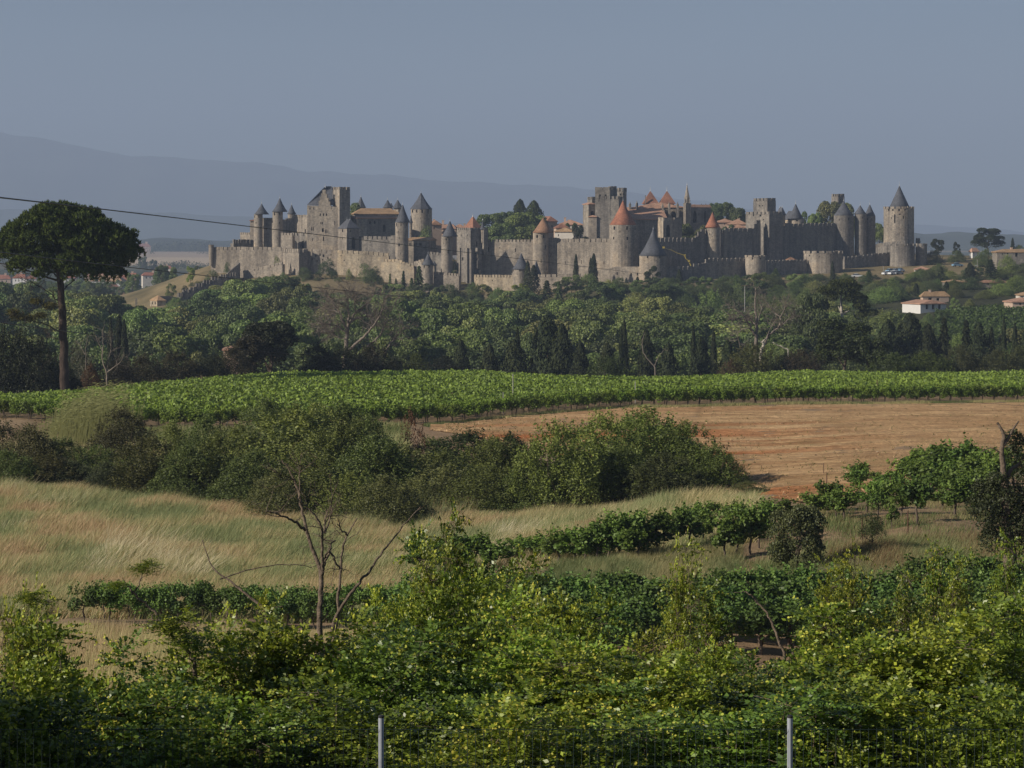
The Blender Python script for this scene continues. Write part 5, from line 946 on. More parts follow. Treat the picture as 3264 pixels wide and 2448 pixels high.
# ---------------------------------------------------------------- vineyard, ploughed field
YF = lambda px: np.interp(px, [-600, 0, 560, 900, 1380, 1700, 2000, 3300, 4200], [258, 245, 228, 232, 238, 254, 266, 272, 276])
YB = lambda px: np.interp(px, [-600, 100, 500, 900, 1500, 4200], [288, 300, 338, 368, 390, 402])
VINE = (0.17, 0.26, 0.055)
def vine_proto(seed, n, leaf, sprigs=14, sparse=0.0, L=1.25):
    """one trained vine: crooked trunk, leafy canopy, shoots sticking up"""
    r = np.random.default_rng(seed); lobes = []
    for i in range(9): lobes.append((r.uniform(-0.5, 0.5)*L*0.9, r.uniform(-0.22, 0.22), r.uniform(0.75, 1.45), r.uniform(0.2, 0.34)*(1-sparse*0.35)))
    V, F = lobes_leaves(r, lobes, n, leaf, 0.9, 0.55, (0.6, 1.15), 0.6); mb = MB(); mb.add(V, F, np.clip(r.normal(0.42, 0.26, n), 0, 1))
    for k in range(sprigs):
        b = np.array([r.uniform(-0.6, 0.6)*L, r.uniform(-0.2, 0.2), r.uniform(1.2, 1.5)]); d = np.array([r.normal(0, 0.4), r.normal(0, 0.4), 1.0]); m = 12
        t = np.linspace(0, 1, m)[:, None]; P = b+d*t*r.uniform(0.2, 0.5)+r.normal(0, 0.035, (m, 3)); mb.add(*leaf_VF(P, r.normal(size=(m, 3)), leaf*r.uniform(0.7, 1.1, m), 0.9, r), np.clip(r.normal(0.6, 0.2, m), 0, 1))
    t = MB(); P = [(0, 0, -0.2), (0.03, 0.02, 0.25), (-0.03, -0.02, 0.55), (0.04, 0.0, 0.85)]; t.add(*tube_VF(P, [0.05, 0.042, 0.04, 0.03], 6), smooth=True)
    for s in (-1, 1):
        P, R = limb(r, (0.03, 0, 0.8), (s*0.55*L, r.uniform(-.1, .1), r.uniform(0.95, 1.25)), 0.025, 0.01, 5); t.add(*tube_VF(P, R, 5), smooth=True)
    return mb, t
PVf = [proto(vine_proto, 'leaf', 'bark', seed=400+i, n=800, leaf=0.14) for i in range(6)]
PVn = [proto(vine_proto, 'leaf', 'bark', seed=420+i, n=1500, leaf=0.105, sprigs=20) for i in range(6)]
PVs = [proto(vine_proto, 'leaf', 'bark', seed=440+i, n=1100, leaf=0.12, sprigs=22, sparse=0.6, L=1.0) for i in range(5)]
def vine(pr, X, Y, h, label, group, w=1.0, col=VINE, z=None):
    p = Vector((X, Y, zg(X, Y) if z is None else z)); s = h/1.75
    e = empty('grape_vine', p, label, 'grape vine', group, random.uniform(-0.35, 0.35)+(math.pi if random.random() < 0.5 else 0), (s*w, s*w, s))
    link('foliage', pr[0], e, color=jit(col, 0.14)); link('trunk', pr[1], e); return e
random.seed(21)
def far_vines():
    for k in range(2):
        X = WX(-60, 250)
        px = -60
        while px < 3330:
            Y = float(YF(px))+2.3*k; X = WX(px, Y)
            where = 'behind the reed clump at the left' if px < 420 else 'behind the dark hedge bushes' if px < 1250 else 'where the bare red soil begins' if px < 1800 else 'along the top of the ploughed field'
            if not (k == 0 and random.random() < 0.06):
                vine(random.choice(PVf), X, Y+random.uniform(-.15, .15), random.uniform(1.65, 1.95), '%s row of the big vineyard, leafy grape vine %s' % (('front', 'second')[k], where), 'grape vines in the front rows of the big vineyard', random.uniform(1.0, 1.2))
            px += 1.2/Y*FPX*random.uniform(0.9, 1.1)
    r = np.random.default_rng(77); Vs = []; mb = MB()
    for k in range(2, 75):
        pxs = []; n = 5600 if k < 6 else 3900
        px = r.uniform(-260, 3520, n); Y = YF(px)+2.3*k; ok = Y < YB(px); px = px[ok]; Y = Y[ok]
        if not len(px): break
        X = WX(px, Y); clump = vnoise(X*1.3, Y*0+k*7.7, 3); Yj = Y+r.normal(0, 0.28, len(px)); zb = zt(X, Yj)
        hz = zb+np.where(r.random(len(px)) < 0.72, r.uniform(1.15, 1.75, len(px))+clump*0.7-0.4, r.uniform(0.5, 1.3, len(px)))
        P = np.stack([X, Yj, hz], 1); Nn = r.normal(size=(len(px), 3))+np.array([-0.2, -0.5, 0.7])
        mb.add(*leaf_VF(P, Nn, r.uniform(0.2, 0.4, len(px)), 0.9, r), np.clip(r.normal(0.42, 0.3, len(px))+(clump-0.5)*0.5, 0, 1))
    o = mb.obj('grape_vines', M['leaf'], kind='stuff'); o.color = (*VINE, 1); tag(o, 'sea of grape vine leaves filling the big vineyard behind its front rows', 'vineyard')
far_vines()
def stake(px, pt, pb, mat, label, r=0.03, lean=0.0, Y=None, name='vine_stake'):
    Y = Y or ray_ground(px, pb); p = ground_at(px, Y); zt1 = WZ(pt, Y)
    mb = MB(); mb.add(*tube_VF([(p.x, p.y, p.z-0.4), (p.x+lean*0.5, p.y, (p.z+zt1)/2), (p.x+lean, p.y, zt1)], [r, r, r*0.9], 6)); o = mb.obj(name, M[mat], None, p); o.location = p
    return tag(o, label, 'stake', 'stakes among the vines')
for px, pt, pb, m, lb, ln in ((573, 1308, 1366, 'wood_post', 'weathered wooden post at the left end of the big vineyard', 0), (715, 1342, 1368, 'concrete', 'pale leaning stake at the edge of the big vineyard', 0.35), (628, 1312, 1364, 'wood_post', 'leaning wooden post right of the weathered one', -0.25), (1223, 1282, 1330, 'concrete', 'pale stake rising from the vines behind the reddish dead shrub', 0), (1604, 1250, 1318, 'concrete', 'pale stake among the front vines left of the field centre', 0), (1635, 1192, 1300, 'concrete', 'pale stake deep in the vineyard, highest one', 0), (2025, 1216, 1290, 'concrete', 'tall grey stake at the front row above the green bush', 0), (2796, 1210, 1280, 'wood_post', 'brown stake in the front vine row towards the right', 0),
    (2634, 1506, 1583, 'rust', 'thin rusty stake at the corner of the ploughed field', 0.03), (2625, 1476, 1513, 'wood_post', 'short wooden stake standing on the bare soil', 0), (2340, 1590, 1662, 'rust', 'thin rusty stake right of the big green bush', 0), (2748, 1635, 1717, 'rust', 'reddish stake in the tan slope, left of two', 0), (2894, 1628, 1707, 'rust', 'reddish stake in the tan slope, right of two', 0), (2838, 1518, 1598, 'rust', 'dark stake between the upper straggling vines', 0), (2780, 1653, 1757, 'rust', 'dark stake through the tiny round bush', 0), (2428, 1483, 1503, 'wood_post', 'stub of a post in the shadow beside the bush', 0), (1792, 1715, 1790, 'wood_post', 'dark stake at the left end of the short vine row', 0.05)):
    stake(px, pt, pb, m, lb, 0.045 if pb < 1400 else 0.028, ln)
def ploughed():
    FB = lambda px: np.interp(px, [1200, 1380, 1500, 1700, 2000, 2250, 2400, 2550, 2700, 3000, 3264, 4300], [229, 229, 222, 205, 185, 162, 148, 138, 136, 150, 160, 165])
    pxs = np.linspace(1372, 4300, 340); ts = np.linspace(0, 1, 270); PX, T = np.meshgrid(pxs, ts)
    Y = FB(PX)+(YF(PX)-2.2-FB(PX))*T; X = WX(PX, Y); Z = zt(X, Y)
    row_y = Y-0.10*X+0.35*vnoise(X/9, Y/9, 2); fur = np.sin(row_y*2*math.pi/2.1)
    edge = np.clip(np.minimum(T, 1-T)*14, 0, 1)
    Z += 0.05+edge*(0.15*fur*(0.5+0.9*vnoise(X/6, Y/6, 8))+0.09*(fbm(X/0.5, Y/0.5, 12)-0.45)+0.1*(fbm(X/2, Y/2, 15)-0.5))
    n = fbm(X/14, Y/9, 31); red = np.clip((fbm(X/30+3, (Y-0.1*X)/4.5, 40)-0.44)*5, 0, 1)*np.clip((PX-1300)/300, 0.4, 1)*np.clip((2900-PX)/600, 0.1, 1)*np.clip(1.5-T*1.2, 0.3, 1.3)
    tan = np.array((0.58, 0.405, 0.225)); dk = np.array((0.47, 0.3, 0.155)); rd = np.array((0.46, 0.2, 0.085))
    c = tan+(dk-tan)*n[..., None]; c = c+(rd-c)*red[..., None]; g = np.clip((fbm(X/6, Y/6, 50)-0.62)*4, 0, 1)*np.clip(1.25-T*1.1, 0.1, 1)*0.5
    c = c+(np.array((0.16, 0.15, 0.06))-c)*g[..., None]
    mb = MB(); mb.add(np.stack([X, Y, Z], -1).reshape(-1, 3), grid_F(len(ts), len(pxs)), smooth=True)
    m, nt, nd, lk, bs = mat_new('ploughed_soil'); at = nd.new('ShaderNodeAttribute'); at.attribute_name = 'base_col'
    f = noise_n(nt, 2.2, 8, geo_pos(nt, (0.6, 1, 1)), 0.8); cc = mix_n(nt, 1.0, at.outputs['Color'], ramp_n(nt, f, [(0.3, (0.66, 0.64, 0.62)), (0.7, (1.25, 1.25, 1.25))]), 'MULTIPLY')
    f3 = noise_n(nt, 1.0, 6, geo_pos(nt, (0.12, 1.1, 1)), 0.7); cc = mix_n(nt, 1.0, cc, ramp_n(nt, f3, [(0.36, (0.66, 0.6, 0.55)), (0.62, (1.15, 1.14, 1.12))]), 'MULTIPLY')
    lk.new(cc, bs.inputs['Base Color']); bs.inputs['Roughness'].default_value = 0.95; bs.inputs['Specular IOR Level'].default_value = 0.08; bump_n(nt, bs, f, 0.9, 0.2)
    tag(mb.obj('ploughed_field', m, vcol=c.reshape(-1, 3)), kind='structure')
    r = np.random.default_rng(5)
    def scatter(name, n, smin, smax, col, label, mat=None):
        px = r.uniform(1380, 3500, n); t = r.random(n)**0.85; y = FB(px)+(YF(px)-2.5-FB(px))*t; x = WX(px, y)
        cl = vnoise(x/5, y/3, 61) > 0.32; x, y = x[cl], y[cl]; z = zt(x, y)+0.06; s = smin+(smax-smin)*r.random(len(x))**4
        base = np.array([(1, 0, 0), (0, 1, 0), (-1, 0, 0), (0, -1, 0), (0.25, 0.1, 0.55), (0, 0, -0.5)], float); Fo = np.array([(0, 1, 4), (1, 2, 4), (2, 3, 4), (3, 0, 4), (1, 0, 5), (2, 1, 5), (3, 2, 5), (0, 3, 5)])
        a = r.uniform(0, 6.28, len(x)); V = base[None]*(0.5+0.9*r.random((len(x), 6, 3)))+r.normal(0, 0.22, (len(x), 6, 3)); ca, sa = np.cos(a)[:, None], np.sin(a)[:, None]
        V = np.stack([V[..., 0]*ca-V[..., 1]*sa, V[..., 0]*sa+V[..., 1]*ca, V[..., 2]], -1)*s[:, None, None]+np.stack([x, y, z], -1)[:, None]
        mb = MB(); mb.add(V.reshape(-1, 3), (Fo[None]+(np.arange(len(x))*6)[:, None, None]).reshape(-1, 3))
        tag(mb.obj(name, simple_mat(name+'_mat', col, 0.95, 0.35, 0.8), kind='stuff'), label, name)
    scatter('clods', 22000, 0.03, 0.15, (0.46, 0.31, 0.17), 'clods of dry earth strewn over the ploughed field')
    scatter('stones', 1800, 0.03, 0.12, (0.5, 0.38, 0.25), 'pale stones lying on the ploughed field')
    n = 1500; px = r.uniform(1420, 3450, n); t = r.random(n); y0 = FB(px)+(YF(px)-3-FB(px))*t; y = np.round(y0/3.0)*3.0+0.1*WX(px, y0) % 3.0; x = WX(px, y); z = zt(x, y)+0.1
    ok = y > FB(px)+1; x, y, z = x[ok], y[ok], z[ok]; m_ = 6; P = np.repeat(np.stack([x, y, z], 1), m_, 0)+r.normal(0, 0.07, (len(x)*m_, 3))+np.array([0, 0, 0.1])
    mb = MB(); mb.add(*leaf_VF(P, r.normal(size=P.shape), r.uniform(0.06, 0.14, len(P)), 0.5, r), r.random(len(P))); o = mb.obj('seedlings', M['leaf'], kind='stuff'); o.color = (0.09, 0.11, 0.035, 1); tag(o, 'scattered green seedlings on the ploughed field', 'seedlings')
ploughed()
# ---------------------------------------------------------------- grasses
def grass(name, label, px0, px1, y0, y1, n, h, w, cols, seed, lean=0.45, inside=None, cscale=(3.6, 6), bend=0.3, cat='grass', patch=None):
    r = np.random.default_rng(seed); f0 = callable(y0); px = r.uniform(px0, px1, n); u = r.random(n)
    a = y0(px) if callable(y0) else y0; b = y1(px) if callable(y1) else y1; y = a+(b-a)*u; x = WX(px, y)
    x = x+r.normal(0, 0.1, n)
    if inside is not None:
        k = inside(px, y, x) > r.random(n); x, y, px = x[k], y[k], px[k]; n = len(x)
    z = zt(x, y); t1 = fbm(x/cscale[0], y/cscale[1], seed, 4); hh = h*r.uniform(0.5, 1.2, n)*(0.55+0.9*vnoise(x/2.2, y/3.5, seed+5))
    ln = lean*hh*r.normal(1, 0.75, n); ly = r.normal(0, 0.4, n)*hh; th = r.uniform(-0.9, 0.9, n); dx = np.cos(th)*w/2; dy = np.sin(th)*w/2
    B0 = np.stack([x-dx, y-dy, z-0.05], 1); B1 = np.stack([x+dx, y+dy, z-0.05], 1)
    Tp = np.stack([x+ln, y+ly, z+hh], 1); V = np.stack([B0, B1, Tp], 1).reshape(-1, 3)
    # colour classes as separate joined meshes of one kind of grass each
    edges = np.linspace(0.30, 0.70, len(cols)+1)[1:-1]; cls = np.digitize(t1+r.normal(0, 0.11, n), edges)
    root = None
    for ci, c in enumerate(cols):
        s = np.where(cls == ci)[0]
        if len(s) < 3: continue
        mb = MB(); mb.add(V.reshape(n, 3, 3)[s].reshape(-1, 3), np.arange(len(s)*3).reshape(-1, 3), r.random(len(s)))
        o = mb.obj(name, M['grass'], kind='stuff'); o.color = (*c[:3], 1)
        tag(o, '%s %s' % (c[3], label), cat)
STRAW = (0.52, 0.42, 0.25, 'straw-pale'); TANR = (0.44, 0.31, 0.185, 'reddish tan'); GGREEN = (0.255, 0.285, 0.135, 'grey-green'); OLIV = (0.39, 0.345, 0.17, 'olive-tan'); TAND = (0.27, 0.18, 0.1, 'brownish'); GRN = (0.13, 0.16, 0.06, 'fresh green'); PALE = (0.58, 0.51, 0.35, 'silvery')
HB = lambda px: np.interp(px, [-300, 0, 500, 800, 1200, 1450, 1750, 2000, 2300, 2500], [176, 172, 168, 166, 160, 155, 152, 150, 146, 140])
grass('meadow_grass', 'windblown grass of the sloping meadow on the left', -160, 1900, 101, HB, 350000, 0.66, 0.03, [GGREEN, GGREEN, OLIV, GGREEN, OLIV, STRAW, TANR], 501, 0.55, inside=lambda px, y, x: np.where(px > 1250, np.clip((y-118)/8, 0, 1), 1.0))
grass('plume_grass', 'feathery seed heads streaking the meadow', -100, 1700, 118, 165, 50000, 1.0, 0.022, [PALE, STRAW, PALE], 502, 0.75, inside=lambda px, y, x: np.clip((vnoise(x/4, y/7, 88)-0.62)*5, 0, 1))
grass('verge_grass', 'long grass on the bank between bush and short vine row', 1650, 2400, 118, HB, 60000, 0.8, 0.03, [GGREEN, STRAW, OLIV], 503, 0.5, cscale=(4, 5))
grass('hedge_grass', 'tall dry grass around the feet of the hedge bushes', -160, 1500, lambda p: HB(p)-2, lambda p: HB(p)+30, 70000, 1.2, 0.035, [OLIV, TANR, GGREEN], 504, 0.35)
grass('strip_grass', 'grass on the strip between the short vine row and the lower vines', 1750, 2350, 102, 117, 60000, 0.5, 0.022, [GRN, GGREEN, OLIV], 505, 0.4)
grass('slope_grass', 'thin weeds between the straggling vines on the right', 2100, 3320, 104, 135, 50000, 0.26, 0.025, [GRN, GRN, OLIV], 506, 0.3, inside=lambda px, y, x: np.clip((vnoise(x/2, y/4, 91)-0.35)*3, 0.05, 1))
grass('mound_grass', 'long soft grass on the mound above the lower vines at the right', 2400, 3320, 100, 111, 80000, 0.6, 0.022, [GRN, GGREEN, OLIV, TAND], 507, 0.4, inside=lambda px, y, x: np.clip((px-2350)/250, 0, 1))
grass('vine_edge_grass', 'grass fringe along the front edge of the big vineyard', 1350, 3320, lambda p: YF(p)-3.2, lambda p: YF(p)-0.4, 24000, 0.3, 0.04, [GRN, OLIV], 508, 0.2)
grass('bank_grass', 'green grass bank below the left end of the big vineyard', 380, 1300, 196, lambda p: YF(p)-1.0, 60000, 0.55, 0.04, [GGREEN, OLIV, GRN], 509, 0.4)
grass('stubble', 'dry stubble and stalks in front of the lower vine row', -120, 1200, 64, 96, 90000, 0.42, 0.014, [STRAW, TANR, OLIV], 510, 0.15)
grass('undergrowth', 'weeds under the thorn bushes', -150, 3400, 18, 62, 60000, 0.5, 0.012, [GRN, OLIV, GRN], 511, 0.2)
grass('ridge_grass', 'dry grass along the far edge of the big vineyard', -60, 1500, lambda p: YB(p)+1, lambda p: YB(p)+9, 16000, 1.6, 0.07, [TANR, OLIV, STRAW], 512, 0.3)
def reeds():
    r = np.random.default_rng(9); n = 1100; px = r.normal(265, 62, n); y = r.uniform(206, 222, n); x = WX(px, y); z = zt(x, y); top = WZ(np.interp(px, [120, 200, 300, 420], [1345, 1280, 1245, 1250])+r.normal(0, 20, n), y); hh = np.maximum(top-z, 1.0)
    mb = MB(); lean = hh*r.normal(0.17, 0.12, n); w = 0.05
    V = np.stack([np.stack([x-w/2, y, z-.1], 1), np.stack([x+w/2, y, z-.1], 1), np.stack([x+lean*.5+w/2, y, z+hh*.65], 1), np.stack([x+lean*.5-w/2, y, z+hh*.65], 1)], 1).reshape(-1, 3); mb.add(V, np.arange(n*4).reshape(n, 4), r.random(n))
    m = n*4; i = r.integers(0, n, m); t = r.uniform(0.35, 1, m); P = np.stack([x[i]+lean[i]*t**1.6, y[i]+r.normal(0, .05, m), z[i]+hh[i]*t], 1); al = np.stack([np.ones(m), r.normal(0, .4, m), r.uniform(-.3, .7, m)], 1)
    mb.add(*leaf_VF(P+al*0.2, np.stack([r.normal(0, .4, m), -np.ones(m), r.normal(0.5, .4, m)], 1), r.uniform(0.3, 0.6, m), 0.1, r, al), r.random(m))
    o = mb.obj('reeds', M['grass'], kind='stuff'); o.color = (0.27, 0.275, 0.11, 1); tag(o, 'clump of tall yellow-green reeds bent by the wind at the left of the vineyard', 'reeds')
reeds()
# ---------------------------------------------------------------- hedge between meadow and vineyard
random.seed(33)
HEDGE = 'bushes of the hedge between meadow and vineyard'
def hbush(px, pt, pb, hw, Y, col, label, name='hedge_bush', pr=None, cat='bush'):
    p = Vector((WX(px, Y), Y, zg(WX(px, Y), Y))); h = max(WZ(pt, Y)-p.z, 0.6); w = (hw*2.5/FPX*Y)/(1.05*h)
    return plant(pr or random.choice(PBu), name, cat, label, p, max(h, 0.6), w, col, HEDGE, crown='foliage', trunk='stems')
HB_ = (0.155, 0.19, 0.07); DKB = (0.108, 0.148, 0.058); BRN = (0.08, 0.08, 0.042); LGR = (0.185, 0.24, 0.075); GRY = (0.155, 0.175, 0.085)
for a in ((-30, 1340, 1560, 120, 186, BRN, 'dark brownish bush at the left edge beside the reeds'), (90, 1360, 1560, 100, 180, BRN, 'thin brown-stemmed bush left of the reeds'), (30, 1440, 1570, 110, 175, DKB, 'low very dark bush at the left edge of the meadow'), (385, 1305, 1450, 95, 192, BRN, 'large dark brown bush in front of the reeds'), (300, 1425, 1530, 95, 180, DKB, 'dark bush below the large brown one'), (230, 1470, 1560, 70, 176, (0.085, 0.105, 0.07), 'small blue-grey bush with the dry grass'), (330, 1475, 1550, 60, 173, (0.09, 0.115, 0.075), 'small pale blue-green bush beside the olive one'), (480, 1395, 1570, 130, 174, (0.07, 0.075, 0.032), 'wide olive bush in the left half of the hedge'), (590, 1420, 1590, 100, 171, DKB, 'dark bush between the olive bush and the tall dark mass'), (700, 1390, 1600, 130, 173, HB_, 'rounded olive-green bush left of the tall dark mass'), (860, 1275, 1400, 110, 200, DKB, 'dark crown rising highest at the back of the hedge'), (930, 1305, 1600, 190, 182, HB_, 'tall upright green bush in the middle of the hedge'), (1080, 1295, 1600, 150, 186, DKB, 'tall dark bush left of the reddish dead shrub'), (800, 1440, 1610, 120, 168, DKB, 'low dark green bush behind the foreground bare tree'), (1000, 1460, 1620, 140, 165, HB_, 'olive bush right behind the foreground bare tree'), (1180, 1400, 1610, 140, 170, DKB, 'dark bush in front of the tall dark one'), (1300, 1430, 1620, 130, 166, GRY, 'greyish bush beneath the reddish dead shrub'), (1480, 1378, 1520, 160, 176, (0.05, 0.078, 0.028), 'flat-topped deep green bush at the edge of the red soil'), (1620, 1385, 1520, 90, 174, (0.05, 0.075, 0.03), 'deep green bush right of the flat-topped one'), (1420, 1490, 1640, 140, 160, GRY, 'grey-olive bush in front of the flat-topped one'), (1560, 1490, 1665, 130, 157, HB_, 'olive bush at the foot of the big green bush'), (1660, 1500, 1675, 100, 156, DKB, 'low dark bush left of the light green one'), (1780, 1352, 1650, 135, 156, LGR, 'light green leafy bush at the left of the big green one'), (1920, 1325, 1630, 140, 161, LGR, 'green bush between the light green and the highest one'), (2060, 1308, 1610, 170, 165, (0.15, 0.205, 0.065), 'biggest green bush in front of the ploughed field'), (2190, 1350, 1590, 125, 162, (0.14, 0.19, 0.06), 'green bush on the right shoulder of the biggest one'), (2270, 1425, 1580, 95, 159, (0.13, 0.18, 0.06), 'last green bush at the right end of the hedge'), (2120, 1450, 1620, 120, 156, (0.07, 0.085, 0.04), 'dark lower bush under the biggest green one'), (150, 1450, 1560, 100, 176, BRN, 'brown dry bush left of the small blue-grey one'), (420, 1450, 1560, 90, 176, DKB, 'dark low bush between the small pale ones and the olive bush'), (640, 1400, 1590, 110, 178, DKB, 'dark bush behind the rounded olive-green one'), (760, 1360, 1590, 120, 184, HB_, 'olive-green bush below the highest dark crown'), (1030, 1380, 1600, 130, 176, HB_, 'green bush filling the hedge behind the foreground bare tree'), (1240, 1420, 1610, 110, 172, DKB, 'dark bush left under the reddish dead shrub'), (1380, 1400, 1560, 100, 180, DKB, 'dark bush right of the reddish dead shrub'), (1240, 1520, 1640, 120, 160, GRY, 'low grey-olive bush at the front of the hedge'), (1990, 1430, 1620, 120, 158, (0.115, 0.155, 0.055), 'green bush low in front of the highest one'), (545, 1350, 1590, 80, 182, HB_, 'upright olive bush left of the tall green mass'), (650, 1330, 1590, 90, 186, DKB, 'ragged dark bush at the back left of the tall green mass'), (1000, 1300, 1600, 110, 184, HB_, 'upright green bush at the top of the hedge, beside the tallest'), (1180, 1330, 1600, 100, 184, DKB, 'ragged dark bush just left of the reddish dead shrub'), (1400, 1440, 1640, 120, 168, HB_, 'mid-green bush joining the two halves of the hedge'), (1560, 1400, 1640, 110, 172, HB_, 'mid-green bush right of the flat-topped deep green one'), (1330, 1530, 1650, 110, 158, GRY, 'low grey-green bush at the front where the hedge narrows'), (1110, 1510, 1635, 110, 162, HB_, 'low bush at the front of the tall green mass, right side'), (900, 1500, 1630, 110, 163, GRY, 'low greyish bush behind the foreground bare tree, left side'), (200, 1400, 1560, 90, 184, DKB, 'dark bush filling the gap under the reeds'), (1710, 1415, 1660, 90, 156, (0.13, 0.17, 0.06), 'leafy bush at the left foot of the light green one'), (2010, 1330, 1600, 120, 171, (0.14, 0.19, 0.06), 'green bush behind the highest one in the hedge'), (1110, 1340, 1600, 130, 178, HB_, 'green bush left behind the reddish dead shrub'), (2390, 1535, 1600, 60, 150, GRY, 'low weedy bush in the shadow right of the hedge')):
    a = list(a); a[4] = a[4]-(9 if a[2] > 1500 and a[0] < 1300 else 0); hbush(*a)
def red_shrub():
    pr = proto(bush_proto, 'leaf', 'bark', seed=377, n=2600, leaf=0.03, sprigs=30, nl=12); hbush(1310, 1312, 1450, 55, 178, (0.16, 0.075, 0.05), 'reddish-brown dead shrub in the hedge beside the red soil', 'dead_shrub', pr, 'shrub')
red_shrub()
# shrubs and trees along the far edge of the vineyard
EDGE = 'dark shrubs along the far edge of the vineyard'
def eplant(px, pt, wpx, dY, col, label, kind='bush'):
    Y = float(YB(px))+dY; p = Vector((WX(px, Y), Y, zg(WX(px, Y), Y))); h = WZ(pt, Y)-p.z
    pr = random.choice(PBu if kind == 'bush' else PB); w = (wpx*(1.5 if kind == 'bush' else 1.0)/FPX*Y)/((1.05 if kind == 'bush' else 0.72)*h)
    plant(pr, 'edge_shrub' if kind == 'bush' else 'edge_tree', 'shrub' if kind == 'bush' else 'tree', label, p, h, w, col, EDGE, crown='foliage', trunk='stems')
BK = (0.036, 0.045, 0.026); BKB = (0.05, 0.046, 0.028)
for a in ((-20, 1040, 150, 14, BK, 'near-black tree mass at the left edge under the umbrella pine'), (60, 1060, 150, 12, BK, 'near-black shrub left of the umbrella pine trunk'), (135, 1080, 110, 16, BK, 'dark shrub touching the umbrella pine trunk'), (285, 1165, 60, 16, (0.13, 0.075, 0.045), 'rusty brown dry shrub right of the umbrella pine trunk'), (255, 1120, 110, 40, (0.12, 0.13, 0.115), 'silvery grey shrub behind the pine trunk'), (450, 1135, 160, 12, BKB, 'brownish dark shrub right of the small bare tree'), (560, 1125, 150, 14, BKB, 'dark brown shrub in the shade left of centre'), (660, 1140, 140, 10, BK, 'black-green shrub beside the tall dark tree'), (740, 1108, 120, 3, BKB, 'low brown shrub hiding the walls of the pale-roofed hut'), (215, 1170, 80, 8, BK, 'dark shrub just right of the umbrella pine trunk'), (370, 1150, 110, 10, BKB, 'dark brown shrub behind the slim pale tree'), (690, 1135, 90, 6, BK, 'dark shrub left of the pale-roofed hut'), (1010, 1100, 130, 10, BK, 'dark shrub under the left boughs of the tall bare tree'), (1100, 1110, 140, 10, BK, 'dark shrub at the foot of the tall bare tree'), (1190, 1100, 130, 12, BKB, 'brownish shrub right of the tall bare tree foot'), (1255, 1140, 110, 8, BK, 'low dark shrub right of the tall bare tree'), (1325, 1128, 66, 6, (0.085, 0.11, 0.04), 'small bright-leaved shrub at the vineyard edge'), (1420, 1140, 110, 10, BK, 'dark shrub left of the conifers'), (1940, 1140, 120, 5, (0.05, 0.075, 0.03), 'low spreading green shrub before the conifers'), (2330, 1150, 70, 5, (0.13, 0.085, 0.075), 'dry pinkish shrub left of the green one'), (2405, 1100, 150, 6, (0.09, 0.1, 0.04), 'leafy yellow-green shrub at the foot of the pale dead tree'), (2500, 1130, 90, 8, BK, 'dark shrub right of the pale dead tree'), (2560, 1118, 130, 7, (0.085, 0.07, 0.05), 'brownish shrub left of the dark leafy tree'), (2850, 1130, 150, 6, (0.07, 0.1, 0.035), 'soft green bush, left of two, at the vineyard edge'), (2950, 1124, 150, 7, (0.075, 0.105, 0.035), 'soft green bush, right of two, at the vineyard edge'), (3060, 1105, 120, 8, (0.075, 0.085, 0.05), 'grey-green shrub below the pointed conifers'), (3190, 1118, 140, 6, (0.1, 0.115, 0.065), 'pale grey-green shrub towards the right edge'), (3260, 1105, 120, 8, (0.1, 0.12, 0.06), 'pale green shrub at the right edge of the vineyard')):
    eplant(*a)
for a in ((860, 1028, 170, 12, BK, 'tall black-green tree left of the tall bare tree', 't'), (800, 1075, 110, 10, BKB, 'dark brownish tree joined to the tall black-green one', 't'), (2690, 1022, 210, 14, (0.07, 0.098, 0.036), 'large dark leafy tree at the right of the vineyard edge', 't'), (2770, 1075, 130, 12, (0.055, 0.075, 0.032), 'dark tree right of the large leafy one', 't')):
    eplant(*a)
# ---------------------------------------------------------------- single trees drawn limb by limb
def px_limb(mb, pts, Y, r0, r1, r=None, dy=0.0, k=7, wob=0.0):
    P = np.array([tuple(PT(px, py, Y)) for px, py in pts]); n = len(P)
    P[:, 1] += np.linspace(0, dy, n)
    # resample smoothly
    t = np.linspace(0, n-1, (n-1)*4+1); Q = np.stack([np.interp(t, np.arange(n), P[:, i]) for i in range(3)], 1)
    if len(Q) > 6:
        S = Q.copy()
        for _ in range(2): S[1:-1] = (S[:-2]+2*S[1:-1]+S[2:])/4
        Q = S
    if wob: Q[1:-1] += np.random.default_rng(int(abs(P[0, 0])*991+n)).normal(0, wob, (len(Q)-2, 3))
    mb.add(*tube_VF(Q, np.linspace(r0, r1, len(Q)), k), smooth=True); return Q
def twigs(mb, r, Q, n, L, rad, depth=2, up=0.35, start=0.25):
    for _ in range(n):
        i = r.integers(int(len(Q)*start), len(Q)); p = Q[i]; d = r.normal(size=3)*np.array([1, 0.8, 0.7])+np.array([0, 0, up])
        if i+1 < len(Q): d += (Q[i+1]-Q[i])/(np.linalg.norm(Q[i+1]-Q[i])+1e-6)*0.7
        d /= np.linalg.norm(d); l = L*r.uniform(0.5, 1.2); m = 5; pts = [p]
        for s in range(m):
            d = d+r.normal(0, 0.22, 3); d /= np.linalg.norm(d); pts.append(pts[-1]+d*l/m)
        P = np.array(pts); mb.add(*tube_VF(P, np.linspace(rad, rad*0.35, m+1), 4), smooth=True)
        if depth > 1: twigs(mb, r, P, 4, L*0.5, rad*0.5, depth-1, up, 0.3)
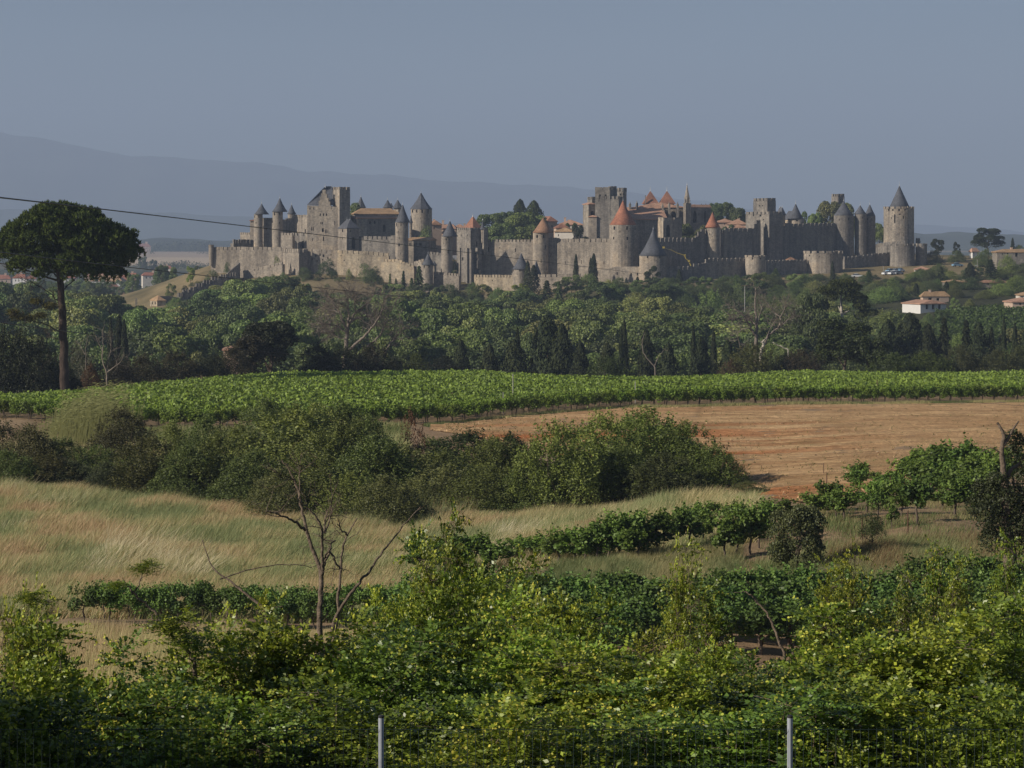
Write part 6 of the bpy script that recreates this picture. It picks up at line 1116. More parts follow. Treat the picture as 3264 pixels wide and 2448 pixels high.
def umbrella_pine():
    Y = 310; r = np.random.default_rng(3); p = ground_at(205, Y); p.z = min(p.z, WZ(1262, Y)); s = Y/FPX
    e = empty('umbrella_pine', p, 'large dark umbrella pine with bare lower branches at the left', 'pine tree')
    L0 = [(60,735,46),(110,700,46),(165,680,44),(225,676,44),(285,690,44),(335,718,44),(375,752,38),(408,768,30),(28,788,38),(80,785,46),(140,745,52),(210,735,52),(280,755,52),(330,790,48),(375,815,38),(410,795,28),(250,812,46),(180,805,42),(300,842,38),(345,846,26),(105,828,32),(50,838,28),(5,762,26),(235,858,24),(372,852,18),(150,850,22),(425,745,16)]
    lobes = []
    for (cx, cy, cr) in L0:
        c = PT(cx, cy, Y); R = cr*s
        dep = 7.5*math.sqrt(max(0.05, 1-((cx-215)/235)**2))
        for q in (-0.8, -0.25, 0.35, 0.9):
            lobes.append((c.x+r.normal(0, 0.3), Y+q*dep+r.normal(0, 0.4), c.z-abs(q)*1.0+r.normal(0, 0.3), R*0.82, R*0.92, R*0.7))
    nt, k = 13000, 7; C = np.array([l[:3] for l in lobes]); R = np.array([l[3:] for l in lobes]); pk = r.choice(len(lobes), nt, p=R[:, 0]**2/np.sum(R[:, 0]**2))
    d = r.normal(size=(nt, 3)); d /= np.linalg.norm(d, axis=1, keepdims=True); d[:, 2] = np.where((d[:, 2] < -0.1) & (r.random(nt) < 0.6), -d[:, 2], d[:, 2])
    P = C[pk]+d*R[pk]*r.uniform(0.7, 1.05, (nt, 1)); al = d*0.7+np.array([0, 0, 1.0])+r.normal(0, 0.2, (nt, 3)); tt = np.clip(r.normal(0.35, 0.25, nt), 0, 1); n = nt*k
    al = np.repeat(al, k, 0)+r.normal(0, 0.35, (n, 3)); al /= np.linalg.norm(al, axis=1, keepdims=True); P = np.repeat(P, k, 0)+al*0.25; mb = MB(); mb.add(*leaf_VF(P, r.normal(size=(n, 3)), r.uniform(0.4, 0.75, n), 0.22, r, al), np.repeat(tt, k))
    o = mb.obj('crown', M['leaf_dark'], e, p); o.color = (0.075, 0.11, 0.03, 1)
    mb = MB(); bark = mb
    T = px_limb(mb, [(207, 1275), (205, 1180), (203, 1100), (199, 1010), (195, 930), (190, 880), (186, 850), (190, 800)], Y, 0.62, 0.3, k=10, wob=0.04); o = mb.obj('trunk', M['bark_pine'], e, p)
    def br(pts, r0, r1, dy, tw=0, nm='branch'):
        mb = MB(); Q = px_limb(mb, pts, Y, r0, r1, dy=dy, k=6, wob=0.05)
        if tw: twigs(mb, r, Q, tw, 2.2, 0.03, 2, 0.1, 0.3)
        mb.obj(nm, M['bark_pine'], e, p)
    br([(188, 868), (150, 830), (110, 790), (80, 740)], 0.22, 0.06, -2); br([(190, 860), (225, 815), (260, 770)], 0.2, 0.06, 2); br([(187, 850), (180, 790), (170, 720)], 0.2, 0.06, 1); br([(195, 905), (225, 870), (248, 830), (300, 790)], 0.14, 0.05, -3)
    br([(196, 930), (235, 890), (252, 860)], 0.08, 0.03, 2, 4)
    br([(193, 900), (150, 880), (100, 862), (50, 845), (0, 830)], 0.14, 0.04, -4, 16); br([(190, 885), (140, 850), (90, 835)], 0.1, 0.04, 3, 12); br([(197, 970), (160, 930), (120, 905), (90, 895)], 0.08, 0.03, -2, 10); br([(200, 1010), (170, 960), (150, 930)], 0.07, 0.03, 3, 8)
    br([(202, 1062), (165, 1040), (110, 1018), (55, 1000)], 0.09, 0.03, -3, 10); br([(203, 1085), (160, 1078), (130, 1050)], 0.07, 0.03, 2, 6); br([(201, 1040), (230, 1000), (240, 960)], 0.05, 0.02, -1, 4); br([(206, 1150), (235, 1120), (245, 1090)], 0.05, 0.02, 1, 3); br([(205, 1170), (175, 1145), (160, 1130)], 0.05, 0.02, -1, 3)
    low = [(60, 1008, 26), (95, 1015, 22), (130, 1005, 18), (40, 995, 16), (160, 975, 22), (115, 960, 16)]; n = 3000; C = np.array([tuple(PT(a, b, Y-2)) for a, b, _ in low]); pk = r.integers(0, len(low), n); rad = np.array([c*s for *_, c in low])[pk]
    P = C[pk]+r.normal(0, 0.55, (n, 3))*np.stack([rad, rad, rad*0.5], 1); mb = MB(); mb.add(*leaf_VF(P, r.normal(size=(n, 3)), r.uniform(0.25, 0.5, n), 0.2, r), np.clip(r.normal(0.4, 0.2, n), 0, 1)); o = mb.obj('low_foliage', M['leaf_dark'], e, p); o.color = (0.075, 0.075, 0.028, 1)
umbrella_pine()
def bare_tree(label, limbs, Y, mat, seed, tw=(10, 2.0, 0.03, 3), name='bare_tree', ground_px=None, cat='dead tree'):
    """limbs: (points in photo pixels, start radius, end radius, depth drift)"""
    r = np.random.default_rng(seed); a = limbs[0][0][0]; p = ground_at(ground_px or a[0], Y); e = empty(name, p, label, cat, 'bare trees')
    for i, (pts, r0, r1, dy) in enumerate(limbs):
        mb = MB(); pts = list(pts)
        Q = px_limb(mb, pts, Y, r0, r1, dy=dy, k=7, wob=r1*1.2)
        if i == 0:
            g = Q[0].copy(); low = g.copy(); low[2] = min(p.z-0.3, g[2]-0.3); low[0] += 0.02*(g[2]-low[2]); mb.add(*tube_VF([low, (low+g)/2+0.01, g, Q[1]], [r0*1.25, r0*1.1, r0, r0*0.98], 7), smooth=True)
        if tw[0]: twigs(mb, r, Q, tw[0] if i else tw[0]//2, tw[1], tw[2], tw[3], 0.35, 0.35)
        mb.obj('trunk' if i == 0 else 'limb', M[mat], e, p)
    return e
bare_tree('tall grey bare tree with a wide fan of boughs beyond the vineyard', [
 ([(1098, 1175), (1102, 1097), (1107, 1052), (1111, 1029), (1134, 993), (1179, 961), (1190, 935)], 0.42, 0.05, 2), ([(1107, 1052), (1092, 1020), (1084, 997), (1066, 970), (1053, 948), (1046, 930)], 0.22, 0.04, -2), ([(1111, 1029), (1135, 1015), (1157, 1011), (1193, 1006), (1205, 1015)], 0.18, 0.04, 3), ([(1098, 1130), (1143, 1088), (1165, 1070), (1179, 1052), (1200, 1025), (1215, 1002), (1224, 975), (1229, 940)], 0.26, 0.04, -3), ([(1170, 1106), (1190, 1090), (1211, 1070), (1222, 1050), (1229, 1029), (1247, 984), (1262, 960)], 0.22, 0.04, 2), ([(1227, 1126), (1240, 1100), (1260, 1074), (1285, 1050)], 0.16, 0.05, 1), ([(1084, 997), (1060, 990), (1030, 985)], 0.1, 0.03, 2), ([(1105, 1060), (1075, 1040), (1045, 1030), (1015, 1030)], 0.14, 0.03, -1), ([(1111, 1029), (1112, 990), (1105, 955), (1112, 930)], 0.14, 0.03, 1), ([(1134, 993), (1130, 960), (1140, 935)], 0.1, 0.03, -1), ([(1100, 1080), (1070, 1075), (1050, 1060)], 0.1, 0.03, 2)], 415, 'bark_grey', 61, (26, 3.2, 0.05, 3))
bare_tree('pale dead tree with twisted forked limbs right of centre', [
 ([(2408, 1112), (2411, 1070), (2413, 1043), (2411, 1002), (2407, 969), (2412, 934), (2410, 915)], 0.36, 0.05, 1), ([(2411, 1075), (2402, 1058), (2390, 1040), (2380, 1025), (2374, 1015), (2361, 994), (2336, 980), (2318, 966)], 0.24, 0.05, -2), ([(2374, 1017), (2350, 1016), (2334, 1020), (2322, 1014)], 0.13, 0.04, -2), ([(2410, 1035), (2398, 1022), (2385, 1012)], 0.12, 0.04, 2), ([(2412, 1043), (2418, 1020), (2423, 1002), (2431, 980), (2424, 970), (2415, 966)], 0.16, 0.04, 1), ([(2395, 1045), (2370, 1048), (2352, 1060), (2355, 1090), (2362, 1110)], 0.1, 0.03, 1)], 412, 'bark_grey', 62, (14, 2.4, 0.045, 3))
bare_tree('dark bare tree leaning right beside the pale dead tree', [
 ([(2425, 1125), (2445, 1072), (2472, 1053), (2496, 1034), (2500, 1015)], 0.26, 0.05, 1), ([(2480, 1045), (2490, 1025), (2488, 1010), (2474, 1000), (2466, 994), (2445, 961), (2430, 945)], 0.16, 0.04, 2), ([(2488, 1010), (2500, 985), (2505, 960)], 0.1, 0.03, -1), ([(2496, 1034), (2520, 1012), (2540, 1005)], 0.1, 0.03, 1), ([(2445, 1072), (2460, 1040), (2475, 1020)], 0.1, 0.03, 1)], 418, 'bark_grey', 63, (16, 2.4, 0.04, 3))
bare_tree('broken white trunk stump beside the pale dead tree', [([(2424, 1125), (2430, 1108), (2437, 1094), (2437, 1081)], 0.3, 0.1, 0), ([(2434, 1098), (2424, 1088), (2418, 1084)], 0.12, 0.04, 0)], 408, 'bark_pale', 64, (0, 0, 0, 0), 'tree_stump', cat='stump')
bare_tree('bleached fallen branch lying right of the broken white trunk', [([(2512, 1114), (2488, 1103), (2472, 1097), (2463, 1092)], 0.1, 0.05, 0)], 409, 'bark_pale', 65, (0, 0, 0, 0), 'fallen_branch', cat='branch')
bare_tree('small forked bare tree with whitish tip in the middle of the vineyard edge', [([(2088, 1172), (2075, 1155), (2054, 1129), (2046, 1105), (2050, 1080), (2056, 1060)], 0.12, 0.04, 0), ([(2087, 1165), (2100, 1135), (2112, 1122), (2122, 1112)], 0.08, 0.03, 1)], 404, 'bark_grey', 66, (3, 1.2, 0.02, 2))
bare_tree('slim pale bare tree right of the umbrella pine', [([(341, 1218), (341, 1186), (330, 1160), (325, 1144), (329, 1100), (326, 1060), (332, 1040)], 0.13, 0.03, 0), ([(341, 1190), (344, 1148), (352, 1110), (350, 1080)], 0.08, 0.02, 1), ([(341, 1188), (365, 1170), (388, 1153), (397, 1130)], 0.09, 0.02, -1), ([(327, 1120), (310, 1090), (300, 1070)], 0.05, 0.02, 1)], 333, 'bark_grey', 67, (10, 1.8, 0.022, 2))
bare_tree('very thin bare sapling between the umbrella pine and the slim pale tree', [([(268, 1218), (274, 1160), (272, 1110), (282, 1070)], 0.07, 0.02, 0), ([(272, 1130), (255, 1105), (240, 1085)], 0.04, 0.015, 1)], 336, 'bark_grey', 68, (8, 1.5, 0.018, 2))
bare_tree('foreground bare tree with dark forked boughs left of centre', [
 ([(1021, 2060), (1018, 1930), (1022, 1870), (1024, 1836), (1000, 1772), (975, 1697), (962, 1640), (950, 1588), (932, 1540), (915, 1503), (890, 1473)], 0.033, 0.005, 0.3), ([(1025, 1836), (1032, 1800), (1030, 1762), (1032, 1687), (1019, 1647), (990, 1613), (960, 1590)], 0.022, 0.005, -0.3), ([(1032, 1700), (1036, 1660), (1037, 1628)], 0.014, 0.005, 0.2), ([(1028, 1810), (1044, 1772), (1054, 1737), (1062, 1738)], 0.018, 0.006, 0.4), ([(972, 1690), (950, 1665), (930, 1647), (895, 1630), (860, 1618)], 0.018, 0.005, -0.4), ([(1036, 1700), (1055, 1650), (1050, 1600)], 0.012, 0.004, 0.2), ([(952, 1590), (955, 1545), (950, 1510), (962, 1490)], 0.01, 0.003, 0.2), ([(1028, 1790), (1050, 1752), (1075, 1800), (1081, 1818)], 0.014, 0.01, 0.1)], 27, 'bark_dead', 69, (6, 0.36, 0.005, 2))
bare_tree('second thin trunk of dead wood right beside the foreground bare tree', [
 ([(1062, 2060), (1075, 1960), (1079, 1900), (1081, 1818), (1092, 1742), (1108, 1704), (1133, 1661)], 0.022, 0.006, 0.3), ([(1108, 1706), (1095, 1690), (1079, 1664)], 0.012, 0.005, -0.2)], 27.4, 'bark_dead', 70, (6, 0.28, 0.004, 2))
bare_tree('long bare shoot slanting up right of the foreground bare tree', [([(1050, 2040), (1072, 1965), (1115, 1895), (1150, 1855), (1179, 1824), (1217, 1764), (1260, 1715), (1304, 1661), (1336, 1628)], 0.022, 0.004, 0.4)], 27.2, 'bark_dead', 71, (3, 0.15, 0.003, 1))
bare_tree('arching bare shoot reaching up-left towards the meadow', [([(850, 1950), (827, 1931), (781, 1896), (732, 1863), (686, 1837), (656, 1802), (634, 1732)], 0.018, 0.004, 0.3), ([(700, 1846), (780, 1820), (880, 1803), (960, 1806), (990, 1820)], 0.007, 0.003, 0.2)], 25, 'bark_dead', 72, (3, 0.18, 0.003, 1))
bare_tree('crooked bare shoot with leaf tufts at the lower left', [([(620, 2110), (601, 2082), (560, 2058), (520, 1994), (475, 1945), (430, 1905), (393, 1875), (370, 1862)], 0.018, 0.006, 0.2), ([(420, 1895), (440, 1870), (450, 1830), (452, 1800)], 0.008, 0.004, 0.1)], 22, 'bark_dead', 73, (3, 0.15, 0.003, 1))
bare_tree('thin bare stick slanting at the lower right among the leaves', [([(2500, 2080), (2480, 2040), (2465, 1990), (2440, 1950), (2400, 1905), (2370, 1890)], 0.02, 0.006, 0.3)], 30, 'bark_dead', 74, (6, 0.3, 0.004, 2))
def dark_pine():
    Y = 560; r = np.random.default_rng(8); p = ground_at(2690, Y); s = Y/FPX; e = empty('spreading_pine', p, 'dark spreading pine with forked white lower trunk at the right', 'pine tree')
    L0 = [(2640, 925, 26), (2670, 912, 28), (2700, 908, 28), (2725, 918, 24), (2690, 928, 30), (2655, 938, 24), (2725, 940, 22), (2745, 955, 20), (2760, 975, 20), (2735, 975, 22), (2775, 995, 18), (2710, 950, 20), (2625, 930, 14), (2745, 1000, 20)]
    lobes = []
    for cx, cy, cr in L0:
        for q in (-3, 0, 3): c = PT(cx, cy, Y+q); lobes.append((c.x+r.normal(0, .3), c.y, c.z+r.normal(0, .3), cr*s, cr*s, cr*s*0.55))
    V, F = lobes_leaves(r, lobes, 16000, 0.5, 0.35, 0.6); mb = MB(); mb.add(V, F, np.clip(r.normal(0.4, 0.25, 16000), 0, 1)); o = mb.obj('crown', M['leaf_dark'], e, p); o.color = (0.055, 0.07, 0.028, 1)
    mb = MB(); px_limb(mb, [(2700, 1120), (2690, 1050), (2683, 1000), (2681, 965), (2681, 935)], Y, 0.5, 0.2, k=8); mb.obj('trunk', M['bark_pale'], e, p)
    for pts in ([(2684, 1003), (2705, 990), (2722, 992)], [(2683, 998), (2676, 985), (2672, 976)], [(2681, 960), (2700, 945), (2720, 935)], [(2720, 1000), (2735, 1010), (2750, 1030)]):
        mb = MB(); px_limb(mb, pts, Y, 0.2, 0.08); mb.obj('branch', M['bark_pale'], e, p)
dark_pine()
for (px, py, w, lb) in ((2590, 945, 130, 'rounded dark pine left of the spreading pine'), (2560, 985, 110, 'dark umbrella-shaped tree between the dead tree and spreading pine'), (2650, 1010, 130, 'dark tree below the spreading pine')):
    tree(px, py, 555, 'broad', DARKG, w, lb, 'dark trees around the spreading pine')
# the green vineyard slope on the right
def slope_vines():
    r = np.random.default_rng(14); mb = MB(); n = 26000; px = r.uniform(2980, 3420, n); Y = r.uniform(600, 735, n); row_ = np.round(Y/2.6)*2.6; X = WX(px, row_); z = zt(X, row_)+r.uniform(0.3, 1.7, n)
    mb.add(*leaf_VF(np.stack([X, row_+r.normal(0, .4, n), z], 1), r.normal(size=(n, 3))+np.array([0, -.4, .8]), r.uniform(0.5, 0.9, n), 0.8, r), np.clip(r.normal(0.45, 0.25, n), 0, 1)); o = mb.obj('slope_vines', M['leaf'], kind='stuff'); o.color = (0.075, 0.125, 0.03, 1); tag(o, 'green vine rows on the slope at the right edge below the houses', 'vineyard')
slope_vines()
# trees in the far plain and round the village
def plain_woods():
    r = np.random.default_rng(15); mb = MB()
    def clump(px, Y, w, h, n):
        X = WX(px, Y); z = zg(X, Y); d = r.normal(size=(n, 3)); d /= np.linalg.norm(d, axis=1, keepdims=True); d[:, 2] = np.abs(d[:, 2])
        P = np.array([X, Y, z+h*0.1])+d*np.array([w/2, w/2, h*0.9])*r.uniform(0.6, 1, (n, 1)); mb.add(*leaf_VF(P, d+r.normal(0, 0.5, (n, 3)), h*0.16*r.uniform(0.6, 1.3, n), 0.8, r), np.clip(r.normal(0.4, 0.25, n), 0, 1))
    for k in range(120): clump(r.uniform(450, 680), r.uniform(5080, 5600), r.uniform(14, 36), r.uniform(12, 24), 90)
    for k in range(260): clump(r.uniform(-200, 3500), r.uniform(4400, 7000), r.uniform(20, 60), r.uniform(10, 20), 70)
    for k in range(40): clump(r.uniform(430, 670), r.uniform(2650, 2980), r.uniform(8, 20), r.uniform(5, 9), 80)
    o = mb.obj('woods', M['leaf'], kind='stuff'); o.color = (0.055, 0.07, 0.035, 1); tag(o, 'dark woods scattered over the distant hazy plain', 'woods')
plain_woods()
random.seed(44)
for i in range(75):
    px = random.uniform(-60, 660); Y = random.uniform(1120, 1480) if i < 50 else random.uniform(1480, 2250)
    if 440 < px and Y > 1500 and random.random() < 0.3: continue
    p = ground_at(px, Y); near = Y < 1480; h = random.uniform(6, 12) if near else random.uniform(4, 7)
    plant(random.choice(PBs), 'village_tree', 'tree', '%s tree %s' % (random.choice(['rounded green', 'dark green', 'bushy', 'tall dark']), 'below the roofs, ' + ref(px).replace(' below the village', '') if near else 'among the houses of the valley village'), p, h, random.uniform(0.9, 1.5), jit(random.choice([GREEN, DARKG, BLUEG]), 0.2), 'trees around the valley village')
for (px, pt, Y, h, lb) in ((455, 818, 2500, 14, 'tall poplar-like tree before the wheat field'), (488, 828, 2500, 12, 'slanting slim tree before the wheat field'), (490, 786, 4700, 12, 'round lone tree in the upper stubble field')):
    p = ground_at(px, Y); h = WZ(pt, Y)-p.z; plant(random.choice(PBs), 'village_tree', 'tree', lb, p, h, 0.9, jit(BLUEG), 'trees around the valley village')
# ---------------------------------------------------------------- near vines
random.seed(52)
NV = (0.115, 0.2, 0.062)
for k, Yr in enumerate((98.6, 101.0)):
    px = 268 if k == 0 else 330
    while px < 1330:
        X = WX(px, Yr); vine(random.choice(PVn), X, Yr+random.uniform(-.1, .1), random.uniform(1.4, 1.6), ('front-row dark vine of the lower left row, %s' if k == 0 else 'back-row dark vine of the lower left row, %s') % ('near its open left end' if px < 560 else 'behind the bare shoots' if px < 900 else 'behind the foreground bare tree'), 'vines of the lower row on the left', 1.0, NV); px += 1.0/Yr*FPX
for k, Yr in enumerate((91.0, 93.4, 95.8, 98.2)):
    px = 1330+random.uniform(0, 60)
    while px < 3900:
        X = WX(px, Yr); vine(random.choice(PVn), X, Yr+random.uniform(-.1, .1), random.uniform(1.75, 2.1), 'dark vine of the dense lower block, row %s from back, %s' % (('four', 'three', 'two', 'one')[k], 'left of tall yellow shoots' if px < 2100 else 'in the middle' if px < 2700 else 'at the right'), 'vines of the dense lower block', 1.3, NV); px += 1.1/Yr*FPX
SV = [(2600,1570,1655,100),(2640,1548,1640,90),(2765,1528,1635,95),(2800,1560,1655,80),(3105,1525,1645,125),(3045,1545,1650,115),(3160,1560,1660,110),(2875,1560,1650,85),(2470,1600,1700,90),(2340,1610,1700,85),(2230,1620,1705,85),(2140,1640,1740,95),(1360,1735,1840,120),(1430,1730,1835,120),(1500,1728,1830,120),(1570,1725,1825,120),(1680,1720,1800,110),(1780,1700,1806,110),(1865,1688,1805,115),(1940,1675,1798,115),(2005,1665,1792,115),(2065,1655,1782,115),(2240,1640,1745,95),(2350,1650,1780,100),(2420,1632,1750,95),(2880,1480,1560,90),(2940,1480,1585,105),(3010,1470,1575,120),(3060,1450,1560,130),(3120,1460,1590,115),(3160,1500,1620,110),(2950,1440,1525,100),(1640,1725,1800,100),(1725,1728,1803,120),(1830,1690,1806,115),(1905,1690,1802,115),(1975,1658,1792,120),(2035,1700,1795,100),(2095,1640,1775,115),(2200,1635,1760,95),(2272,1608,1668,80),(2310,1655,1790,95),(2392,1640,1770,105),(2445,1620,1725,80),(2506,1588,1650,70),(2690,1560,1662,95),(2665,1590,1660,60),(2722,1470,1562,90),(2790,1500,1545,42),(2832,1500,1592,90),(2858,1530,1592,66),(2912,1440,1530,90),(2965,1450,1540,105),(3035,1430,1545,135),(3095,1430,1562,135),(3145,1450,1582,115),(2990,1500,1602,110),(3065,1500,1604,120),(2922,1540,1670,105),(2842,1610,1684,44),(3005,1560,1622,95),(3185,1480,1604,95),(3230,1440,1560,100),(2740,1500,1575,60)]
for px, pt, pb, w in SV:
    Y = ray_ground(px, pb, 95, 230); h = (pb-pt)/FPX*Y*random.uniform(0.85, 1.15)
    where = 'in the short dark row before the bank' if px < 2480 else 'on the tan slope below the bare field' if px < 2800 or pb > 1640 else 'in the leafy cluster near the gnarled trunk' if px > 2950 else 'in the thin upper row by the bare field'
    near = 'tall' if pb-pt > 110 else 'stunted' if w < 70 else 'bushy'
    vine(random.choice(PVs), WX(px, Y), Y, h*1.08, '%s straggling vine %s' % (near, where), 'straggling vines on the right', (w*1.2/FPX*Y)/(1.5*h/1.75), (0.115, 0.19, 0.05))
# small round tree, tiny bush and the gnarled trunk on the right
def small_tree():
    pr = proto(broad_proto, 'leaf', 'bark', seed=391, n=14000, leaf=0.03, nl=44, zlo=0.2, spread=0.8, squash=1.1); Y = ray_ground(2545, 1835, 95, 200); p = ground_at(2545, Y); h = WZ(1612, Y)-p.z
    e = plant(pr, 'small_tree', 'tree', 'small round grey-green tree with several stems on the right', p, h, (200/FPX*Y)/(0.75*h), (0.1, 0.12, 0.065), None, crown='crown', trunk='stems')
    p = ground_at(2780, 108); plant(random.choice(PBl), 'tiny_bush', 'bush', 'tiny round bush on a stake in the tan slope', p+Vector((0, 0, WZ(1715, 108)-p.z)), 1.1, 1.1, (0.06, 0.08, 0.035), None, crown='foliage', trunk='stems')
    Y = 96; p = ground_at(3215, Y); e = empty('gnarled_tree', p, 'gnarled broken tree with dark leafy skirt at the right edge', 'tree')
    mb = MB(); px_limb(mb, [(3222, 1800), (3215, 1740), (3208, 1640), (3206, 1560), (3204, 1530)], Y, 0.27, 0.13, k=9, wob=0.015); px_limb(mb, [(3204, 1535), (3198, 1500), (3192, 1450), (3196, 1410), (3202, 1385), (3190, 1365), (3178, 1348)], Y, 0.13, 0.045, k=8, wob=0.012); px_limb(mb, [(3200, 1420), (3220, 1390), (3235, 1365), (3252, 1345)], Y, 0.07, 0.03, dy=0.3); px_limb(mb, [(3206, 1540), (3225, 1495), (3250, 1485), (3275, 1450)], Y, 0.09, 0.04, dy=0.4); px_limb(mb, [(3194, 1450), (3170, 1430), (3150, 1425), (3120, 1440)], Y, 0.03, 0.012, dy=-0.3); mb.obj('trunk', M['bark_dead'], e, p)
    r = np.random.default_rng(41); lobes = [(*tuple(PT(cx, cy, Y+dy)), rr) for cx, cy, rr, dy in ((3210, 1600, .6, -.3), (3160, 1580, .55, .2), (3140, 1640, .6, -.4), (3190, 1680, .7, .4), (3250, 1600, .7, .5), (3240, 1690, .6, -.3), (3130, 1560, .4, .3), (3270, 1530, .5, 0), (3255, 1440, .55, .6), (3230, 1400, .4, .6), (3180, 1540, .45, -.2), (3110, 1610, .4, 0), (3160, 1720, .5, 0), (3280, 1640, .7, .2), (3275, 1720, .6, .2))]
    V, F = lobes_leaves(r, lobes, 14000, 0.1, 0.6, 0.55, (0.6, 1.1), 0.6); mb = MB(); mb.add(V, F, np.clip(r.normal(.4, .25, 14000), 0, 1)); o = mb.obj('foliage', M['leaf'], e, p); o.color = (0.055, 0.07, 0.035, 1)
small_tree()
# ---------------------------------------------------------------- thorn bushes with round yellow fruits in the foreground
def normalise3(ms, height, radius):
    V = np.concatenate(ms[0].V); rr = np.hypot(V[:, 0], V[:, 1]); kz = height/np.percentile(V[:, 2], 99.6); kr = radius/np.percentile(rr, 96)
    for m in ms: m.V = [v*np.array([kr, kr, kz]) for v in m.V]
def thorn_proto(seed, H=3.2, W=3.2, nt=4200, m=14, leaf=0.054, fruit=0.2, up=0.0):
    r = np.random.default_rng(seed); lobes = []; nl = 42
    for i in range(nl):
        a = i*2.4+r.uniform(-.4, .4); u = math.sqrt((i+0.5)/nl); zz = H*(0.25+0.75*((i*0.618) % 1)**0.6)*(1-0.38*u**2.5)*0.9
        lobes.append((W*0.42*u*math.cos(a), W*0.42*u*math.sin(a), max(0.2, zz), W*r.uniform(0.09, 0.15)))
    for i in range(2+int(up*9)):
        a = r.uniform(0, 6.28); u = r.uniform(0, 0.3); lobes.append((W*u*math.cos(a), W*u*math.sin(a), H*r.uniform(0.8, 1.0), W*0.065))
    C = np.array(lobes); pk = r.choice(len(lobes), nt, p=C[:, 3]**1.5/np.sum(C[:, 3]**1.5)); d = r.normal(size=(nt, 3)); d /= np.linalg.norm(d, axis=1, keepdims=True); d[:, 2] = np.where((d[:, 2] < -0.2) & (r.random(nt) < .5), -d[:, 2], d[:, 2])
    B = C[pk, :3]+d*C[pk, 3:4]*r.uniform(0.5, 1.0, (nt, 1)); d = d*np.array([1, 1, 0.55])+r.normal(0, 0.45, (nt, 3))*np.array([1, 1, 0.5])+np.array([0.12, 0, 0.1]); d /= np.linalg.norm(d, axis=1, keepdims=True)
    L = r.uniform(0.2, 0.42, nt); j = (np.arange(m)+0.5)/m; P = B[:, None]+d[:, None]*(L[:, None]*j)[..., None]; P[..., 2] -= (L[:, None]*j**2)*0.25
    side = np.cross(d, [0, 0, 1.0])+1e-3; side /= np.linalg.norm(side, axis=1, keepdims=True); sg = np.where(np.arange(m) % 2, 1.0, -1.0)
    lp = P+side[:, None]*(sg*leaf*0.55)[None, :, None]; Nn = np.cross(side, d); Nn *= np.sign(Nn[:, 2:3]+1e-6); Nn = Nn[:, None]+r.normal(0, 0.45, (nt, m, 3)); al = side[:, None]*sg[None, :, None]+d[:, None]*0.5
    n = nt*m; base = np.repeat(np.clip(r.normal(0.4, 0.2, nt), 0, 1), m); tint = np.clip(base+r.normal(0, 0.16, n), 0, 1)
    Pq = lp.reshape(-1, 3); Nq = Nn.reshape(-1, 3); Nq /= np.linalg.norm(Nq, axis=1, keepdims=True); t = np.broadcast_to(al, (nt, m, 3)).reshape(-1, 3); t = t-Nq*np.sum(t*Nq, 1, keepdims=True); t /= np.linalg.norm(t, axis=1, keepdims=True)+1e-9; b = np.cross(Nq, t); s = (leaf*r.uniform(0.6, 1.35, n))[:, None]*0.5
    V = np.stack([Pq-t*s, Pq+b*s*0.62-t*s*0.1, Pq+t*s, Pq-b*s*0.62-t*s*0.1], 1).reshape(-1, 3)
    f = MB(); f.add(V, np.arange(n*4).reshape(n, 4), tint)
    # fruit discs along the ends of some twigs
    score = B[:, 2]/H+r.normal(0, 0.3, nt)+0.6*vnoise(B[:, 0]*1.6+9, B[:, 2]*1.6, seed); sel = np.argsort(-score)[:int(nt*fruit)]; k = 6; fi = np.repeat(sel, k); jj = r.uniform(0.3, 1.05, len(fi)); Pf = B[fi]+d[fi]*(L[fi]*jj)[:, None]; Pf[:, 2] -= L[fi]*jj**2*0.25-r.uniform(-0.015, 0.03, len(fi))
    Nf = r.normal(size=(len(fi), 3))*0.6+np.array([-0.3, -0.5, 0.5]); Nf /= np.linalg.norm(Nf, axis=1, keepdims=True); t = np.cross(Nf, [0.3, 0.9, 0.1]); t /= np.linalg.norm(t, axis=1, keepdims=True); b = np.cross(Nf, t); rr = (r.uniform(0.010, 0.017, len(fi)))[:, None]
    V = np.stack([Pf+(t*math.cos(q)+b*math.sin(q))*rr for q in np.arange(6)*math.pi/3], 1).reshape(-1, 3); fr = MB(); fr.add(V, np.arange(len(fi)*6).reshape(-1, 6), r.random(len(fi)))
    st = MB()
    for q in range(26):
        l = lobes[r.integers(len(lobes))]; Pp, R = limb(r, (r.normal(0, .15)*W*0.3, r.normal(0, .15)*W*0.3, -0.3), l[:3], 0.016, 0.004, 8, 0.07); st.add(*tube_VF(Pp, R, 5), smooth=True)
    ts = r.choice(nt, min(420, nt//2), replace=False)
    for q in ts: st.add(*tube_VF([B[q]-d[q]*0.25, B[q], P[q, m//2], P[q, -1]], [0.004, 0.003, 0.0024, 0.0015], 3))
    normalise3((f, fr, st), H, W/2)
    return f.mesh('thorn_foliage', M['leaf_near']), fr.mesh('thorn_fruit', M['fruit']), st.mesh('thorn_stems', M['bark_dead'])
TH = [thorn_proto(600+i, fruit=(0.1, 0.17, 0.12, 0.22, 0.07)[i]) for i in range(5)]
TALL = [thorn_proto(620+i, H=3.4, W=1.5, nt=900, fruit=0.35, up=1.0) for i in range(3)]
TUFT = [thorn_proto(640+i, H=0.7, W=0.7, nt=170, fruit=0.35) for i in range(2)]
LEAFC = (0.165, 0.25, 0.045); LEAFD = (0.115, 0.195, 0.048); LEAFY = (0.225, 0.285, 0.05); FRC = (0.43, 0.46, 0.1)
